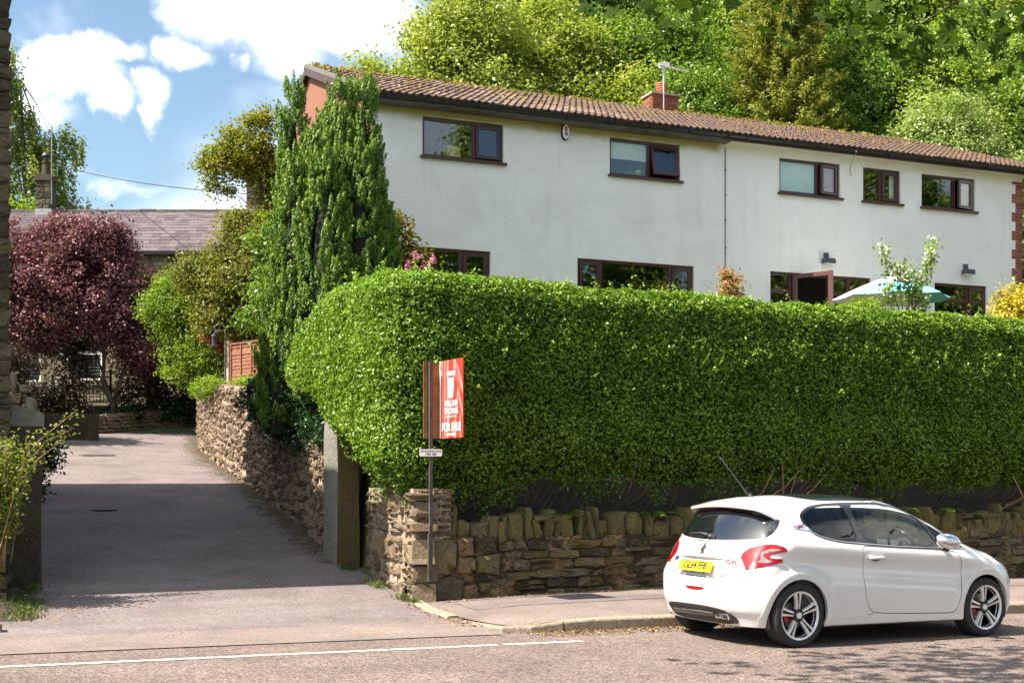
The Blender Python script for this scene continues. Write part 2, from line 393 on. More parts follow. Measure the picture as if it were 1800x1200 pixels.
plain('lead', (0.30, 0.31, 0.32), 0.55, var=0.2)
plain('aerial_metal', (0.62, 0.60, 0.56), 0.4, metal=0.3, var=0.1)
plain('terracotta', (0.42, 0.14, 0.065), 0.8, var=0.2)
plain('dark_room', (0.035, 0.032, 0.028), 0.9, var=0.3, scale=1.5)
plain('blind_cream', (0.78, 0.78, 0.70), 0.8, var=0.05)
plain('inner_shade', (0.012, 0.018, 0.007), 0.95, var=0.4, scale=6)  # near-black core colour; deep shade between leaves painted in
plain('blind_green', (0.66, 0.80, 0.72), 0.8, var=0.05)
plain('card', (0.50, 0.36, 0.20), 0.8, var=0.1)
plain('white_paint', (0.78, 0.76, 0.73), 0.5, var=0.05)
plain('white_plastic', (0.75, 0.75, 0.73), 0.4, var=0.04)
plain('navy_plastic', (0.01, 0.012, 0.035), 0.3, var=0.1)
plain('iron_black', (0.015, 0.014, 0.014), 0.45, var=0.3)
plain('lamp_grey', (0.055, 0.060, 0.075), 0.4, var=0.1)
plain('cable_grey', (0.22, 0.22, 0.21), 0.5, var=0.1)
plain('fence_brown', (0.23, 0.088, 0.050), 0.8, var=0.25, scale=9, bump=0.3, bscale=40)
plain('concrete', (0.42, 0.35, 0.28), 0.9, var=0.15, scale=8, bump=0.3)
plain('post_wood', (0.055, 0.047, 0.045), 0.7, var=0.3, scale=12)
plain('ply_back', (0.23, 0.115, 0.035), 0.7, var=0.25, scale=9)
plain('sign_red', (0.72, 0.045, 0.028), 0.35, var=0.03)
plain('sign_pink', (0.82, 0.22, 0.20), 0.35, var=0.03)
plain('sign_white', (0.84, 0.82, 0.80), 0.4, var=0.03)
plain('sign_plate', (0.50, 0.47, 0.45), 0.45, var=0.06)
plain('print_black', (0.015, 0.014, 0.016), 0.5, var=0.05)
plain('red_print', (0.60, 0.06, 0.05), 0.5, var=0.05)
plain('violet_print', (0.20, 0.08, 0.32), 0.5, var=0.05)
plain('parasol_lit', (0.86, 0.86, 0.84), 0.7, var=0.03)
plain('parasol_shade', (0.16, 0.54, 0.70), 0.7, var=0.04)
plain('grate_rust', (0.22, 0.13, 0.075), 0.85, var=0.35, scale=20)
plain('litter', (0.30, 0.17, 0.075), 0.9, var=0.5, scale=30)
plain('blossom', (0.85, 0.83, 0.78), 0.7, var=0.05)
plain('yellow_fruit', (0.75, 0.62, 0.05), 0.5, var=0.1)

def render_mat():
    g = NG('white_render'); p = g.obj(); s = g.n('ShaderNodeSeparateXYZ'); g.l(p, s.inputs[0])
    c = g.mix(g.smooth(g.noise(p, 1.1, 6, 0.62, 0.5), 0.35, 0.72), (0.85, 0.825, 0.80), (0.89, 0.875, 0.86))
    # weathering blotches, mostly low on the left-hand house
    st = g.math('MULTIPLY', g.smooth(g.noise(p, 0.75, 8, 0.70, 0.8), 0.44, 0.66), g.math('MULTIPLY', g.smooth(s.outputs[0], 7.2, 9.0, 1.0, 0.25), g.smooth(s.outputs[2], 7.9, 7.2, 0.15, 1.0)))
    c = g.mix(g.math('MULTIPLY', st, 0.18), c, (0.45, 0.42, 0.415))
    # algae band below the eaves of the left-hand house
    al = g.math('MULTIPLY', g.smooth(g.math('ADD', s.outputs[2], g.math('MULTIPLY', g.noise(p, 2.5, 6, 0.7), 0.22)), 8.70, 8.92), g.smooth(s.outputs[0], 7.7, 7.95, 1.0, 0.12))
    c = g.mix(g.math('MULTIPLY', al, 0.92), c, (0.36, 0.29, 0.055))
    sk = g.n('ShaderNodeMapping'); sk.inputs['Scale'].default_value = (5.5, 5.5, 0.45); g.l(p, sk.inputs[0])
    c = g.mix(g.smooth(g.noise(sk.outputs[0], 1.0, 5, 0.7), 0.52, 0.75, 0, 0.22), c, (0.42, 0.40, 0.38))
    pv = g.n('ShaderNodeMapping'); pv.inputs['Scale'].default_value = (1, 1, 2.2); g.l(p, pv.inputs[0])
    comb = g.n('ShaderNodeTexWave', wave_type='BANDS', bands_direction='Z'); g.l(p, comb.inputs[0]); comb.inputs['Scale'].default_value = 7.0; comb.inputs['Distortion'].default_value = 9.0; comb.inputs['Detail'].default_value = 3; comb.inputs['Detail Scale'].default_value = 1.4
    h = g.math('ADD', g.noise(pv.outputs[0], 16, 6, 0.65, 1.0), g.math('MULTIPLY', comb.outputs['Fac'], 0.12))
    c = g.mix(g.smooth(h, 0.32, 0.48, 0.18, 0.0), c, (0.40, 0.375, 0.35))
    return g.done(g.pbr(c, 0.92, 0, 0.2, g.bump(h, 0.8, 0.03)))
render_mat()
def gable_mat():
    g = NG('gable_brick'); p = g.obj()
    mp = g.n('ShaderNodeMapping'); mp.inputs['Rotation'].default_value = (R(90), 0, R(90)); g.l(p, mp.inputs[0])
    b = g.n('ShaderNodeTexBrick'); g.l(mp.outputs[0], b.inputs['Vector']); b.inputs['Scale'].default_value = 1.0
    b.inputs['Brick Width'].default_value = 0.225; b.inputs['Row Height'].default_value = 0.075; b.inputs['Mortar Size'].default_value = 0.006
    b.inputs['Color1'].default_value = (0.34, 0.082, 0.042, 1); b.inputs['Color2'].default_value = (0.28, 0.066, 0.035, 1); b.inputs['Mortar'].default_value = (0.25, 0.115, 0.08, 1)
    return g.done(g.pbr(b.outputs[0], 0.9, 0, 0.2))
gable_mat()
def glassmat(name, tint=(0.75, 0.8, 0.78), ior=1.9, rough=0.01):
    g = NG(name); p = g.pos(); nb = g.bump(g.noise(p, 1.3, 2, 0.5), 0.06, 0.03)
    ge = g.n('ShaderNodeNewGeometry'); dt = g.n('ShaderNodeVectorMath', operation='DOT_PRODUCT'); g.l(nb, dt.inputs[0]); g.l(ge.outputs['Incoming'], dt.inputs[1])
    f0 = ((ior - 1) / (ior + 1)) ** 2; cs = g.math('ABSOLUTE', dt.outputs['Value']); sch = g.math('POWER', g.math('SUBTRACT', 1.0, cs, clamp=True), 5.0)
    fac = g.math('ADD', g.math('MULTIPLY', sch, 1 - f0), f0)      # same from both faces of the pane
    t = g.n('ShaderNodeBsdfTransparent'); t.inputs[0].default_value = (*tint, 1)
    gl = g.n('ShaderNodeBsdfGlossy'); gl.inputs['Roughness'].default_value = rough; g.l(nb, gl.inputs['Normal'])
    m = g.n('ShaderNodeMixShader'); g.l(fac, m.inputs[0]); g.l(t.outputs[0], m.inputs[1]); g.l(gl.outputs[0], m.inputs[2])
    return g.done(m.outputs[0])
glassmat('window_glass', (0.93, 0.96, 0.94), 1.95)
glassmat('cottage_glass', (0.6, 0.62, 0.62), 1.6)
def road_line():
    g = NG('road_paint'); p = g.pos()
    w = g.smooth(g.noise(p, 11, 7, 0.8), 0.43, 0.60)
    c = g.mix(w, (0.27, 0.22, 0.195), (0.58, 0.54, 0.50))
    return g.done(g.pbr(c, 0.8, 0, 0.3, g.bump(g.noise(p, 120, 4), 0.3, 0.01)))
road_line()

leafmat('leaf_hedge', [(0.0384, 0.0811, 0.0071), (0.0767, 0.1561, 0.0101), (0.1261, 0.2311, 0.0151), (0.1863, 0.3122, 0.0242), (0.2959, 0.4246, 0.0706)], 0.30, 0.42, 0.32)
leafmat('leaf_yew', [(0.0194, 0.0554, 0.0072), (0.0486, 0.1122, 0.0108), (0.1004, 0.198, 0.0144), (0.1863, 0.2904, 0.0216), (0.3078, 0.3828, 0.042)], 0.25, 0.5, 0.35)
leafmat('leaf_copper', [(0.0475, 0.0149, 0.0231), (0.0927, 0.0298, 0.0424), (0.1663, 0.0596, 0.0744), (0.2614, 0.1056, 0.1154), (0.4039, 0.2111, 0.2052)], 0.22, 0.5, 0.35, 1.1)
leafmat('leaf_copper_shade', [(0.018, 0.010, 0.008), (0.030, 0.018, 0.010), (0.045, 0.030, 0.014), (0.04, 0.045, 0.014)], 0.2, 0.5, 0.4)  # copper leaf darkened for plants in shade; the shade is in the colour
leafmat('leaf_lime', [(0.0862, 0.1552, 0.0115), (0.138, 0.2242, 0.0161), (0.2012, 0.2932, 0.0253), (0.276, 0.3565, 0.046)], 0.4, 0.5, 0.35)
leafmat('leaf_olive', [(0.0747, 0.0978, 0.0138), (0.1265, 0.1495, 0.0207), (0.1898, 0.1955, 0.0299), (0.322, 0.276, 0.0345)], 0.35, 0.5, 0.35)
leafmat('leaf_gold', [(0.10, 0.085, 0.012), (0.16, 0.130, 0.015), (0.24, 0.185, 0.020), (0.32, 0.24, 0.03)], 0.4, 0.5, 0.35)
leafmat('leaf_mid', [(0.051, 0.106, 0.0117), (0.0893, 0.1684, 0.0157), (0.1404, 0.2369, 0.0235), (0.2105, 0.3056, 0.0391)], 0.35, 0.42, 0.45)
leafmat('leaf_fresh', [(0.0966, 0.1613, 0.0171), (0.1518, 0.2387, 0.0242), (0.2277, 0.316, 0.037), (0.345, 0.4128, 0.0855)], 0.38, 0.42, 0.45)
leafmat('leaf_willow', [(0.1575, 0.21, 0.03), (0.2325, 0.285, 0.042), (0.3075, 0.36, 0.06), (0.42, 0.45, 0.105)], 0.4, 0.45, 0.4)
leafmat('leaf_pale', [(0.1377, 0.2102, 0.0508), (0.2102, 0.29, 0.0754), (0.29, 0.3697, 0.1087), (0.406, 0.464, 0.174)], 0.35, 0.42, 0.45)
leafmat('leaf_birch', [(0.1216, 0.1702, 0.0406), (0.1782, 0.2268, 0.0486), (0.2592, 0.2834, 0.0648), (0.3402, 0.3402, 0.081)], 0.4, 0.5, 0.35)
leafmat('leaf_red', [(0.10, 0.020, 0.014), (0.20, 0.040, 0.024), (0.30, 0.075, 0.035), (0.36, 0.13, 0.05)], 0.35, 0.5, 0.35)
leafmat('leaf_pieris', [(0.16, 0.20, 0.03), (0.28, 0.24, 0.06), (0.45, 0.22, 0.12), (0.60, 0.20, 0.16)], 0.3, 0.5, 0.35)
leafmat('leaf_pink', [(0.42, 0.11, 0.28), (0.55, 0.18, 0.38), (0.62, 0.28, 0.46)], 0.3, 0.6, 0.3)
leafmat('leaf_yellow', [(0.30, 0.24, 0.02), (0.44, 0.35, 0.025), (0.55, 0.45, 0.05)], 0.35, 0.5, 0.35)
leafmat('leaf_ivy', [(0.008, 0.030, 0.010), (0.014, 0.048, 0.013), (0.026, 0.075, 0.018), (0.05, 0.11, 0.02)], 0.2, 0.3, 0.6)
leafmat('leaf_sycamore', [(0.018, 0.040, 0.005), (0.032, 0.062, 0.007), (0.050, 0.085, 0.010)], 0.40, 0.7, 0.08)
leafmat('leaf_rose', [(0.10, 0.15, 0.018), (0.16, 0.22, 0.026), (0.23, 0.26, 0.035), (0.30, 0.20, 0.035)], 0.4, 0.45, 0.45)
leafmat('leaf_bronze', [(0.08, 0.075, 0.02), (0.13, 0.11, 0.026), (0.19, 0.15, 0.03), (0.12, 0.15, 0.03)], 0.35, 0.5, 0.35)
leafmat('leaf_dead', [(0.10, 0.05, 0.02), (0.22, 0.12, 0.05), (0.34, 0.24, 0.11)], 0.1, 0.8, 0.2)
leafmat('leaf_grass', [(0.05, 0.085, 0.015), (0.085, 0.12, 0.025), (0.14, 0.15, 0.05)], 0.3, 0.6, 0.3)
leafmat('leaf_white', [(0.78, 0.77, 0.70), (0.86, 0.84, 0.80)], 0.3, 0.6, 0.3)

# ------------------------------------------------------------------ the ground and the road
def zr(u): return -0.017 * (u - 5.0)
DRV = ([11.45, 12.2, 13.2, 14.5, 16, 18, 20, 24, 30, 37, 40, 46], [0.0, 0.015, 0.045, 0.10, 0.28, 0.52, 0.76, 1.24, 1.96, 2.80, 3.10, 3.5])
def zdrive(u, v):
    k = np.clip((v - 11.45) / 3.0, 0, 1)
    return np.interp(v, *DRV) + zr(u) * (1 - k)
BASEV = [13.9, 14.2, 17.0, 21.4, 25.8, 29.5, 32.9, 37.2, 44]; BASEU = [5.38, 5.40, 5.44, 5.81, 6.16, 6.39, 6.68, 7.5, 9.2]
def ubase(v): return np.interp(v, BASEV, BASEU)      # foot of the retaining wall along the drive

def sheet(name, us, vs, zf, mat, uv2xy=None, parent=None, kind='structure'):
    U, V = np.meshgrid(np.array(us, float), np.array(vs, float)); X, Y = (U, V) if uv2xy is None else uv2xy(U, V)
    Z = zf(X, Y); n, m = U.shape
    vs_ = np.stack([X, Y, Z], -1).reshape(-1, 3)
    fs = [(j * m + i, j * m + i + 1, (j + 1) * m + i + 1, (j + 1) * m + i) for j in range(n - 1) for i in range(m - 1)]
    b = MB(); b.add(vs_, fs); o = b.build(name, MATS[mat], parent, smooth=True)
    if kind: o['kind'] = kind
    return o
LN = lambda a, b, n: list(np.linspace(a, b, n))
sheet('ground', LN(-700, 700, 15), LN(-700, 900, 17), lambda x, y: zr(x) * 0.9 - 0.35 + 0 * y, 'soil_grass')
sheet('road', LN(-60, 70, 40), [-3, 0, 3, 6, 9, 11.46], lambda x, y: zr(x) + 0 * y, 'road_asphalt')
sheet('far_pavement', LN(-60, 70, 40), [-9, -6, -3.2, -1.5], lambda x, y: zr(x) + 0.004 + 0.1 * (y < -1), 'path_asphalt')
# worn edge line: short lengths with gaps where the paint has gone
for a, b in ((-8, 3.85), (3.86, 4.95), (5.0, 5.86)):
    sheet('edge_line', LN(a, b, 6), [10.63, 10.735], lambda x, y: zr(x) + 0.004 + 0 * y, 'road_paint')
_du = LN(-7, -1.2, 26) + LN(-1.05, 0.0, 10); _dv = LN(11.46, 46, 90)
_dr = sheet('driveway', _du, _dv, lambda x, y: zdrive(x, y) + 0.004, 'drive_asphalt', lambda U, V: (ubase(V) + U + 0.03, V))
_U, _V = np.meshgrid(_du, _dv); _at = _dr.data.attributes.new('edge', 'FLOAT', 'POINT'); _at.data.foreach_set('value', (np.clip(1 + _U / 1.0, 0, 1) * np.clip((_V - 14.5) / 3, 0, 1)).ravel().astype(np.float32))
sheet('drive_apron', LN(0.2, 5.32, 20), LN(11.40, 12.55, 4), lambda x, y: zdrive(x, y) + 0.009, 'path_asphalt')

# raised garden, hill behind, land beyond the drive
def zgarden(u, v):
    g = np.interp(v, [14.9, 15.2, 17.5, 20, 22.4, 34, 60, 120, 400], [-0.3, 1.3, 2.2, 3.3, 4.08, 4.3, 11.0, 17, 40])
    return g
def zland(u, v):
    s = u - ubase(v); d = zdrive(u, v) - 0.06
    far = np.interp(v, [38, 45, 70, 400], [2.95, 3.9, 5.5, 14])
    d = np.where(v > 38, np.maximum(d * 0 + far, 0), d)
    k = np.clip((s - 0.30) / 0.12, 0, 1)
    k2 = np.clip((s - 2.0) / 9, 0, 1); g = zgarden(u, v); g = np.where(v > 38, far + (g - far) * k2, g)
    topw = np.interp(v, [14.9, 15.2, 17, 21.4, 25.8, 30, 34, 38], [-.3, 1.3, 2.1, 2.6, 3.2, 3.6, 3.8, 3.3])
    edge = np.clip((s - 0.3) / 2.2, 0, 1); gg = topw + (g - topw) * edge; gg = np.where(v > 38, g, gg)
    return d + (gg - d) * k
sheet('hillside', [-300, -120, -60, -30, -15, -9, -7, -5, -3, -1, -0.1, 0.05, 0.28, 0.45, 0.9, 1.6, 2.5, 4, 6, 9, 13, 18, 25, 35, 50, 80, 140, 300],
      [14.0, 14.9, 15.2] + LN(15.6, 46, 62) + [50, 56, 64, 75, 90, 120, 180, 300, 600], zland, 'soil_grass', lambda U, V: (ubase(V) + U, V))
# pavement with kerb stones
KC = [(5.34, 14.02), (5.25, 13.3), (5.27, 12.7), (5.36, 12.1), (5.50, 11.74), (5.72, 11.52), (6.05, 11.45)]
def kdrop(u, v):   # height of the kerb above the road: flush at the drive, rising to 0.115
    return np.interp(u + np.maximum(0, 11.6 - v) * 0, [5.2, 5.55, 5.95, 6.3], [0.025, 0.035, 0.095, 0.115])
def zpave(u, v):
    w = np.clip((v - 11.6) / 2.5, 0, 1); zk = zr(u) * (1 - 0.75 * w) + kdrop(u, v)
    return zk * (1 - w) + w * np.interp(u, [5.2, 6.1, 7.5, 9, 15.4, 40], [0.06, 0.095, 0.12, 0.13, 0.03, -0.3])
def pave_xy(U, V):
    left = np.interp(V, [11.45, 11.5, 11.74, 12.1, 12.7, 13.3, 14.02, 14.4], [6.1, 5.9, 5.62, 5.47, 5.39, 5.38, 5.42, 5.42]); t = (U - 5) / 40.0
    return left + t * (60 - left), V
sheet('pavement', [5 + 40 * (i / 60) ** 1.8 for i in range(61)], [11.58, 11.75, 12.0, 12.4, 12.9, 13.4, 13.9, 14.3], zpave, 'path_asphalt', pave_xy)
sheet('trench_patch', LN(5.75, 24, 40), [12.98, 13.40], lambda x, y: zpave(x, y) + 0.005, 'patch_asphalt')
def kerb():
    root = empty('kerb', (0, 0, 0), 0, kind='structure')
    path = [Vector((p[0], p[1])) for p in KC] + [Vector((x, 11.45)) for x in (6.9,)]
    # straight stones
    x = 6.07; rng = rnd(5)
    segs = [[path[0], path[1], path[2]], [path[2], path[3], path[4]], [path[4], path[5], path[6] + Vector((0.0, 0))]]
    while x < 40:
        L = 0.914 if x > 6.5 else 0.62; segs.append([Vector((x, 11.45)), Vector((x + L / 2, 11.45)), Vector((x + L, 11.45))]); x += L
    for sgi, sg in enumerate(segs):
        b = MB(); vs = []; k = len(sg); g = 0.006 / max(0.1, (sg[-1] - sg[0]).length)
        pts = [sg[0].lerp(sg[1], g), sg[1], sg[2].lerp(sg[1], g)]
        jz = rng.normal() * 0.004
        for i, p in enumerate(pts):
            t = (pts[min(i + 1, k - 1)] - pts[max(i - 1, 0)]).normalized(); nrm = Vector((-t.y, t.x))
            if sgi < 3: nrm = Vector((abs(nrm.x), nrm.y)) if sgi < 1 else nrm
            out = -nrm if sgi >= 3 else None
            inn = Vector((0, 1)) if sgi >= 3 else (Vector((1, 0.15)) if sgi == 0 else (Vector((0.9, 0.5)).normalized() if sgi == 1 else Vector((0.45, 0.9)).normalized()))
            zt = zr(p.x) + float(kdrop(p.x, p.y)) + 0.006 + jz
            if sgi == 0: zt = float(zdrive(p.x, p.y)) + 0.03
            zb = zr(p.x) - 0.08
            q = p + inn * 0.145
            for (w, z) in ((p, zb), (p, zt - 0.022), (p + inn * 0.008, zt - 0.007), (p + inn * 0.024, zt), (q, zt), (q, zb)): vs.append((w.x, w.y, z))
        fs = [(i * 6 + j, (i + 1) * 6 + j, (i + 1) * 6 + j + 1, i * 6 + j + 1) for i in range(2) for j in range(5)] + [tuple(range(5, -1, -1)), tuple(12 + j for j in range(6))]
        b.add(vs, fs); b.build('kerb_stone', MATS['kerb_stone'], root)
kerb()

# ------------------------------------------------------------------ stones
def stone_proto(seed, rough=0.075, edge=0.09, n=12, sq=5.5):
    """unit stone: face at y=0 looking to -y, body back to y=1, x and z in 0..1"""
    rng = rnd(seed); vs = []; rings = []
    ang = np.arange(n) / n * 2 * np.pi + np.pi / n
    j = 1 + rng.normal(size=n) * rough
    cx = np.sign(np.cos(ang)) * np.abs(np.cos(ang)) ** (2 / sq); cz = np.sign(np.sin(ang)) * np.abs(np.sin(ang)) ** (2 / sq)
    for sc, y in ((1.0, 1.0), (1.0, 0.12), (1 - edge, 0.015), (0.55, -0.02)):
        yy = y + (rng.normal(size=n) * 0.06 if y < 0.5 else 0)
        rings.append(np.stack([0.5 + 0.5 * cx * j * sc, np.zeros(n) + yy, 0.5 + 0.5 * cz * j * sc], 1))
    V = np.concatenate(rings + [np.array([[0.5, -0.03, 0.5]])])
    fs = [(k * n + i, k * n + (i + 1) % n, (k + 1) * n + (i + 1) % n, (k + 1) * n + i) for k in range(3) for i in range(n)] + [(3 * n + i, 3 * n + (i + 1) % n, 4 * n) for i in range(n)]
    return V, fs
PROTO = [stone_proto(100 + i) for i in range(14)]
ROUNDP = [stone_proto(200 + i, 0.10, 0.2, 11, 3.0) for i in range(12)]
_stone_me = {}
def stone_mesh(kind, i, mat):
    key = (kind, i, mat)
    if key not in _stone_me:
        V, fs = (PROTO if kind == 'sq' else ROUNDP)[i]; b = MB(); b.add(V, fs); me = b.mesh('stone', MATS[mat]); fix_normals(me); _stone_me[key] = me
    return _stone_me[key]

class StonePlacer:
    """puts stones one by one as children of a wall; past the limit they join one 'stuff' part"""
    def __init__(s, parent, limit=290, name='stone', seed=3):
        s.parent = parent; s.limit = limit; s.n = 0; s.name = name; s.rng = rnd(seed); s.rest = MB(); s.restmat = None
    def put(s, pos, ang, w, h, d, mat, kind='sq', tilt=0.0, yaw=0.0):
        protos = PROTO if kind == 'sq' else ROUNDP; i = int(s.rng.integers(len(protos)))
        M = Matrix.Translation(pos) @ Matrix.Rotation(ang + yaw, 4, 'Z') @ Matrix.Rotation(tilt, 4, 'Y') @ Matrix.Diagonal((w, d, h, 1)) @ Matrix.Translation((-0.5, 0, 0))
        if s.n < s.limit:
            o = bpy.data.objects.new(s.name, stone_mesh(kind, i, mat)); COL.objects.link(o); o.parent = s.parent; o.matrix_local = M; s.n += 1
        else:
            V, fs = protos[i]; s.rest.add([tuple(M @ Vector(p)) for p in V], [tuple(reversed(f)) for f in fs]); s.restmat = mat
    def finish(s, name='small_stones'):
        if s.rest.n:
            me = s.rest.mesh(name, MATS[s.restmat], 'auto'); fix_normals(me); o = link(name, me, s.parent); o['kind'] = 'stuff'

def courses(rng, L, z0, z1, hmin, hmax, wmin, wmax, split=0.2):
    """list of stones (s0, s1, za, zb) filling [0,L] x [z0,z1]"""
    out = []; z = z0
    while z < z1 - hmin * 0.5:
        h = min(rng.uniform(hmin, hmax), z1 - z)
        if z1 - z - h < hmin * 0.6: h = z1 - z
        s = -rng.uniform(0, wmin)
        while s < L:
            w = rng.uniform(wmin, wmax) if rng.random() > 0.15 else wmax * rng.uniform(1.0, 1.4)
            a, b = max(0, s), min(L, s + w)
            if b - a > 0.3 * wmin:
                if rng.random() < split and h > 0.12:
                    k = rng.uniform(0.35, 0.65); out += [(a, b, z, z + h * k), (a, b, z + h * k, z + h)]
                else: out.append((a, b, z, z + h))
            s += w
        z += h
    return out

# ------------------------------------------------------------------ dry-stone garden wall along the pavement
def front_wall():
    root = empty('garden_wall', (5.42, 14.13, 0), 0, 'long low dry stone garden wall with upright coping stones under the big hedge', 'wall')
    rng = rnd(11); SP = StonePlacer(root, 300, seed=12)
    g0 = lambda s: float(np.interp(s + 5.42, [5.2, 6.1, 7.5, 9, 15.4, 40], [0.06, 0.095, 0.12, 0.13, 0.03, -0.3]))
    L = 13.5; zc = lambda s: 0.80 - 0.008 * s
    # corner block: bigger squared stones
    big = [(0.0, 0.62, -0.02, 0.36), (0.62, 0.86, 0.0, 0.26), (0.10, 0.56, 0.37, 0.83), (0.57, 0.80, 0.38, 0.60), (0.57, 0.80, 0.61, 0.84), (0.82, 1.15, 0.37, 0.62), (0.82, 1.12, 0.63, 0.83)]
    for a, b, z0, z1 in big:
        SP.put((( a + b) / 2, -0.05 + rng.normal() * 0.012, z0 + 0.02), 0, b - a - 0.02, z1 - z0 - 0.015, 0.3, 'dry_stone')
    for i, z in enumerate(np.arange(0.86, 1.40, 0.085)):     # thin rubble packed in mortar at the pier
        s = 0.06 + 0.05 * rng.random()
        while s < 0.50:
            w = min(rng.uniform(0.10, 0.24), 0.545 - s)
            SP.put((s + w / 2, -0.015 + rng.normal() * 0.012, z), 0, w - 0.015, rng.uniform(0.045, 0.085), 0.25, 'light_stone' if rng.random() < 0.25 else 'dry_stone', 'round' if rng.random() < .5 else 'sq', rng.normal() * .06); s += w
    for a, b, z0, z1 in courses(rng, L, 0.0, 0.80, 0.085, 0.21, 0.15, 0.46, 0.22):
        zz0 = g0(a) - 0.03 + (z0) * (0.80 - g0(a) + 0.03) / 0.80; zz1 = g0(a) - 0.03 + (z1) * (0.80 - g0(a) + 0.03) / 0.80
        lim = 1.15 if zz1 > 0.40 else 0.87
        if a < lim:
            if b < lim + 0.10: continue
            a = lim
        if b - a < 0.06: continue
        SP.put(((a + b) / 2, 0.0 + rng.normal() * 0.022, zz0 + rng.normal() * 0.004), 0, b - a - rng.uniform(0.004, 0.018), zz1 - zz0 - rng.uniform(0.004, 0.014), 0.3, 'dry_stone', 'sq', rng.normal() * 0.025, rng.normal() * 0.04)
    # upright coping stones, all heights and leans
    s = 0.50
    while s < L - 0.1:
        w = rng.uniform(0.055, 0.13) if rng.random() < 0.62 else rng.uniform(0.14, 0.26); h = rng.uniform(0.22, 0.42) + (0.16 if rng.random() < 0.12 else 0)
        if rng.random() < 0.08:
            SP.put((s + 0.15, -0.02, zc(s) + 0.24), 0, 0.34, 0.07, 0.28, 'coping_stone')
        SP.put((s + w / 2, 0.02 + rng.normal() * 0.03, zc(s) - 0.01), 0, w * 0.97, h, rng.uniform(0.2, 0.32), 'coping_stone', 'sq' if rng.random() < .7 else 'round', rng.normal() * 0.10, rng.normal() * 0.15)
        s += w * 1.0 + (0.02 if rng.random() < .3 else 0)
    SP.finish()
    b = MB(); b.box((0.05, 0.035, -0.3), (26, 0.42, 0.83)); b.box((0.05, 0.05, 0.0), (0.52, 0.42, 1.42)); b.build('core', MATS['wall_fill'], root)
    b = MB(); b.box((0.07, 0.022, 0.84), (0.50, 0.05, 1.42)); b.build('mortar_bed', MATS['mortar'], root)
    # beyond the parked car the same wall goes on, too small and hidden to pick stones apart
    b = MB()
    for a, c, z0, z1 in courses(rng, 10.0, -0.1, 0.72, 0.10, 0.2, 0.2, 0.5, 0.1):
        V, fs = PROTO[int(rng.integers(len(PROTO)))]; M = Matrix.Translation(((a + c) / 2 + L, rng.normal() * 0.02, z0)) @ Matrix.Diagonal((c - a - 0.012, 0.3, z1 - z0 - 0.01, 1)) @ Matrix.Translation((-0.5, 0, 0))
        b.add([tuple(M @ Vector(p)) for p in V], [tuple(reversed(f)) for f in fs])
    me = b.mesh('far_stones', MATS['dry_stone']); fix_normals(me); o = link('far_stones', me, root); o['kind'] = 'stuff'
front_wall()

def side_wall():
    root = empty('wall_return', (5.40, 14.05, 0), R(-5.6), 'short sunlit mortared stone wall end facing the driveway beside the gatepost', 'wall')
    rng = rnd(21); SP = StonePlacer(root, 120, seed=22)
    L = 2.45; A = R(-90)     # face looks to -x; x of the stone runs along -y
    for a, b, z0, z1 in courses(rng, L, 0.02, 1.42, 0.13, 0.34, 0.22, 0.62, 0.15):
        zg = float(zdrive(5.4, 14.05 + a)) - 0.05
        if z1 < zg: continue
        SP.put((0.0 + rng.normal() * 0.015, (a + b) / 2, z0), A, b - a - 0.035, z1 - z0 - 0.03, 0.3, 'light_stone', 'round' if rng.random() < 0.5 else 'sq', rng.normal() * 0.04, rng.normal() * 0.05)
    SP.finish()
    b = MB(); b.box((0.030, 0.13, -0.1), (0.40, L, 1.44)); b.build('mortar_bed', MATS['mortar'], root)
side_wall()

def gatepost_right():
    root = empty('gatepost', (5.29, 16.80, 0.30), 0, 'tall mossy squared stone gatepost standing against the hedge right of the driveway', 'gatepost')
    b = MB(); rng = rnd(31)
    prof = [(0.0, 0.0), (0.36, 0.0), (0.36, 0.62), (0.0, 0.62)]
    vs = []; zs = [-0.15, 0.2, 0.6, 1.0, 1.4, 1.85, 2.04, 2.08]; cnt = 0
    ring = []
    for i in range(4):
        p, q = prof[i], prof[(i + 1) % 4]
        for t in (0.06, 0.35, 0.65, 0.94): ring.append((p[0] + (q[0] - p[0]) * t, p[1] + (q[1] - p[1]) * t))
    for k, z in enumerate(zs):
        sc = 1 - (0.03 if k == 6 else 0.12 if k == 7 else 0) - 0.02 * k / 8
        for (x, y) in ring: vs.append((0.18 + (x - 0.18) * sc + rng.normal() * 0.006, 0.31 + (y - 0.31) * sc + rng.normal() * 0.006, z))
    n = len(ring); fs = [(k * n + i, k * n + (i + 1) % n, (k + 1) * n + (i + 1) % n, (k + 1) * n + i) for k in range(len(zs) - 1) for i in range(n)] + [tuple(range((len(zs) - 1) * n, len(zs) * n))]
    b.add(vs, fs, 0)
    me = b.mesh('shaft', [MATS['post_stone'], MATS['grey_stone']], 'auto')
    mi = np.zeros(len(fs), dtype=np.int32)
    for i, f in enumerate(fs):
        if len(f) == 4 and (f[0] % n) >= 12: mi[i] = 1
    me.polygons.foreach_set('material_index', mi); fix_normals(me); link('shaft', me, root)
gatepost_right()

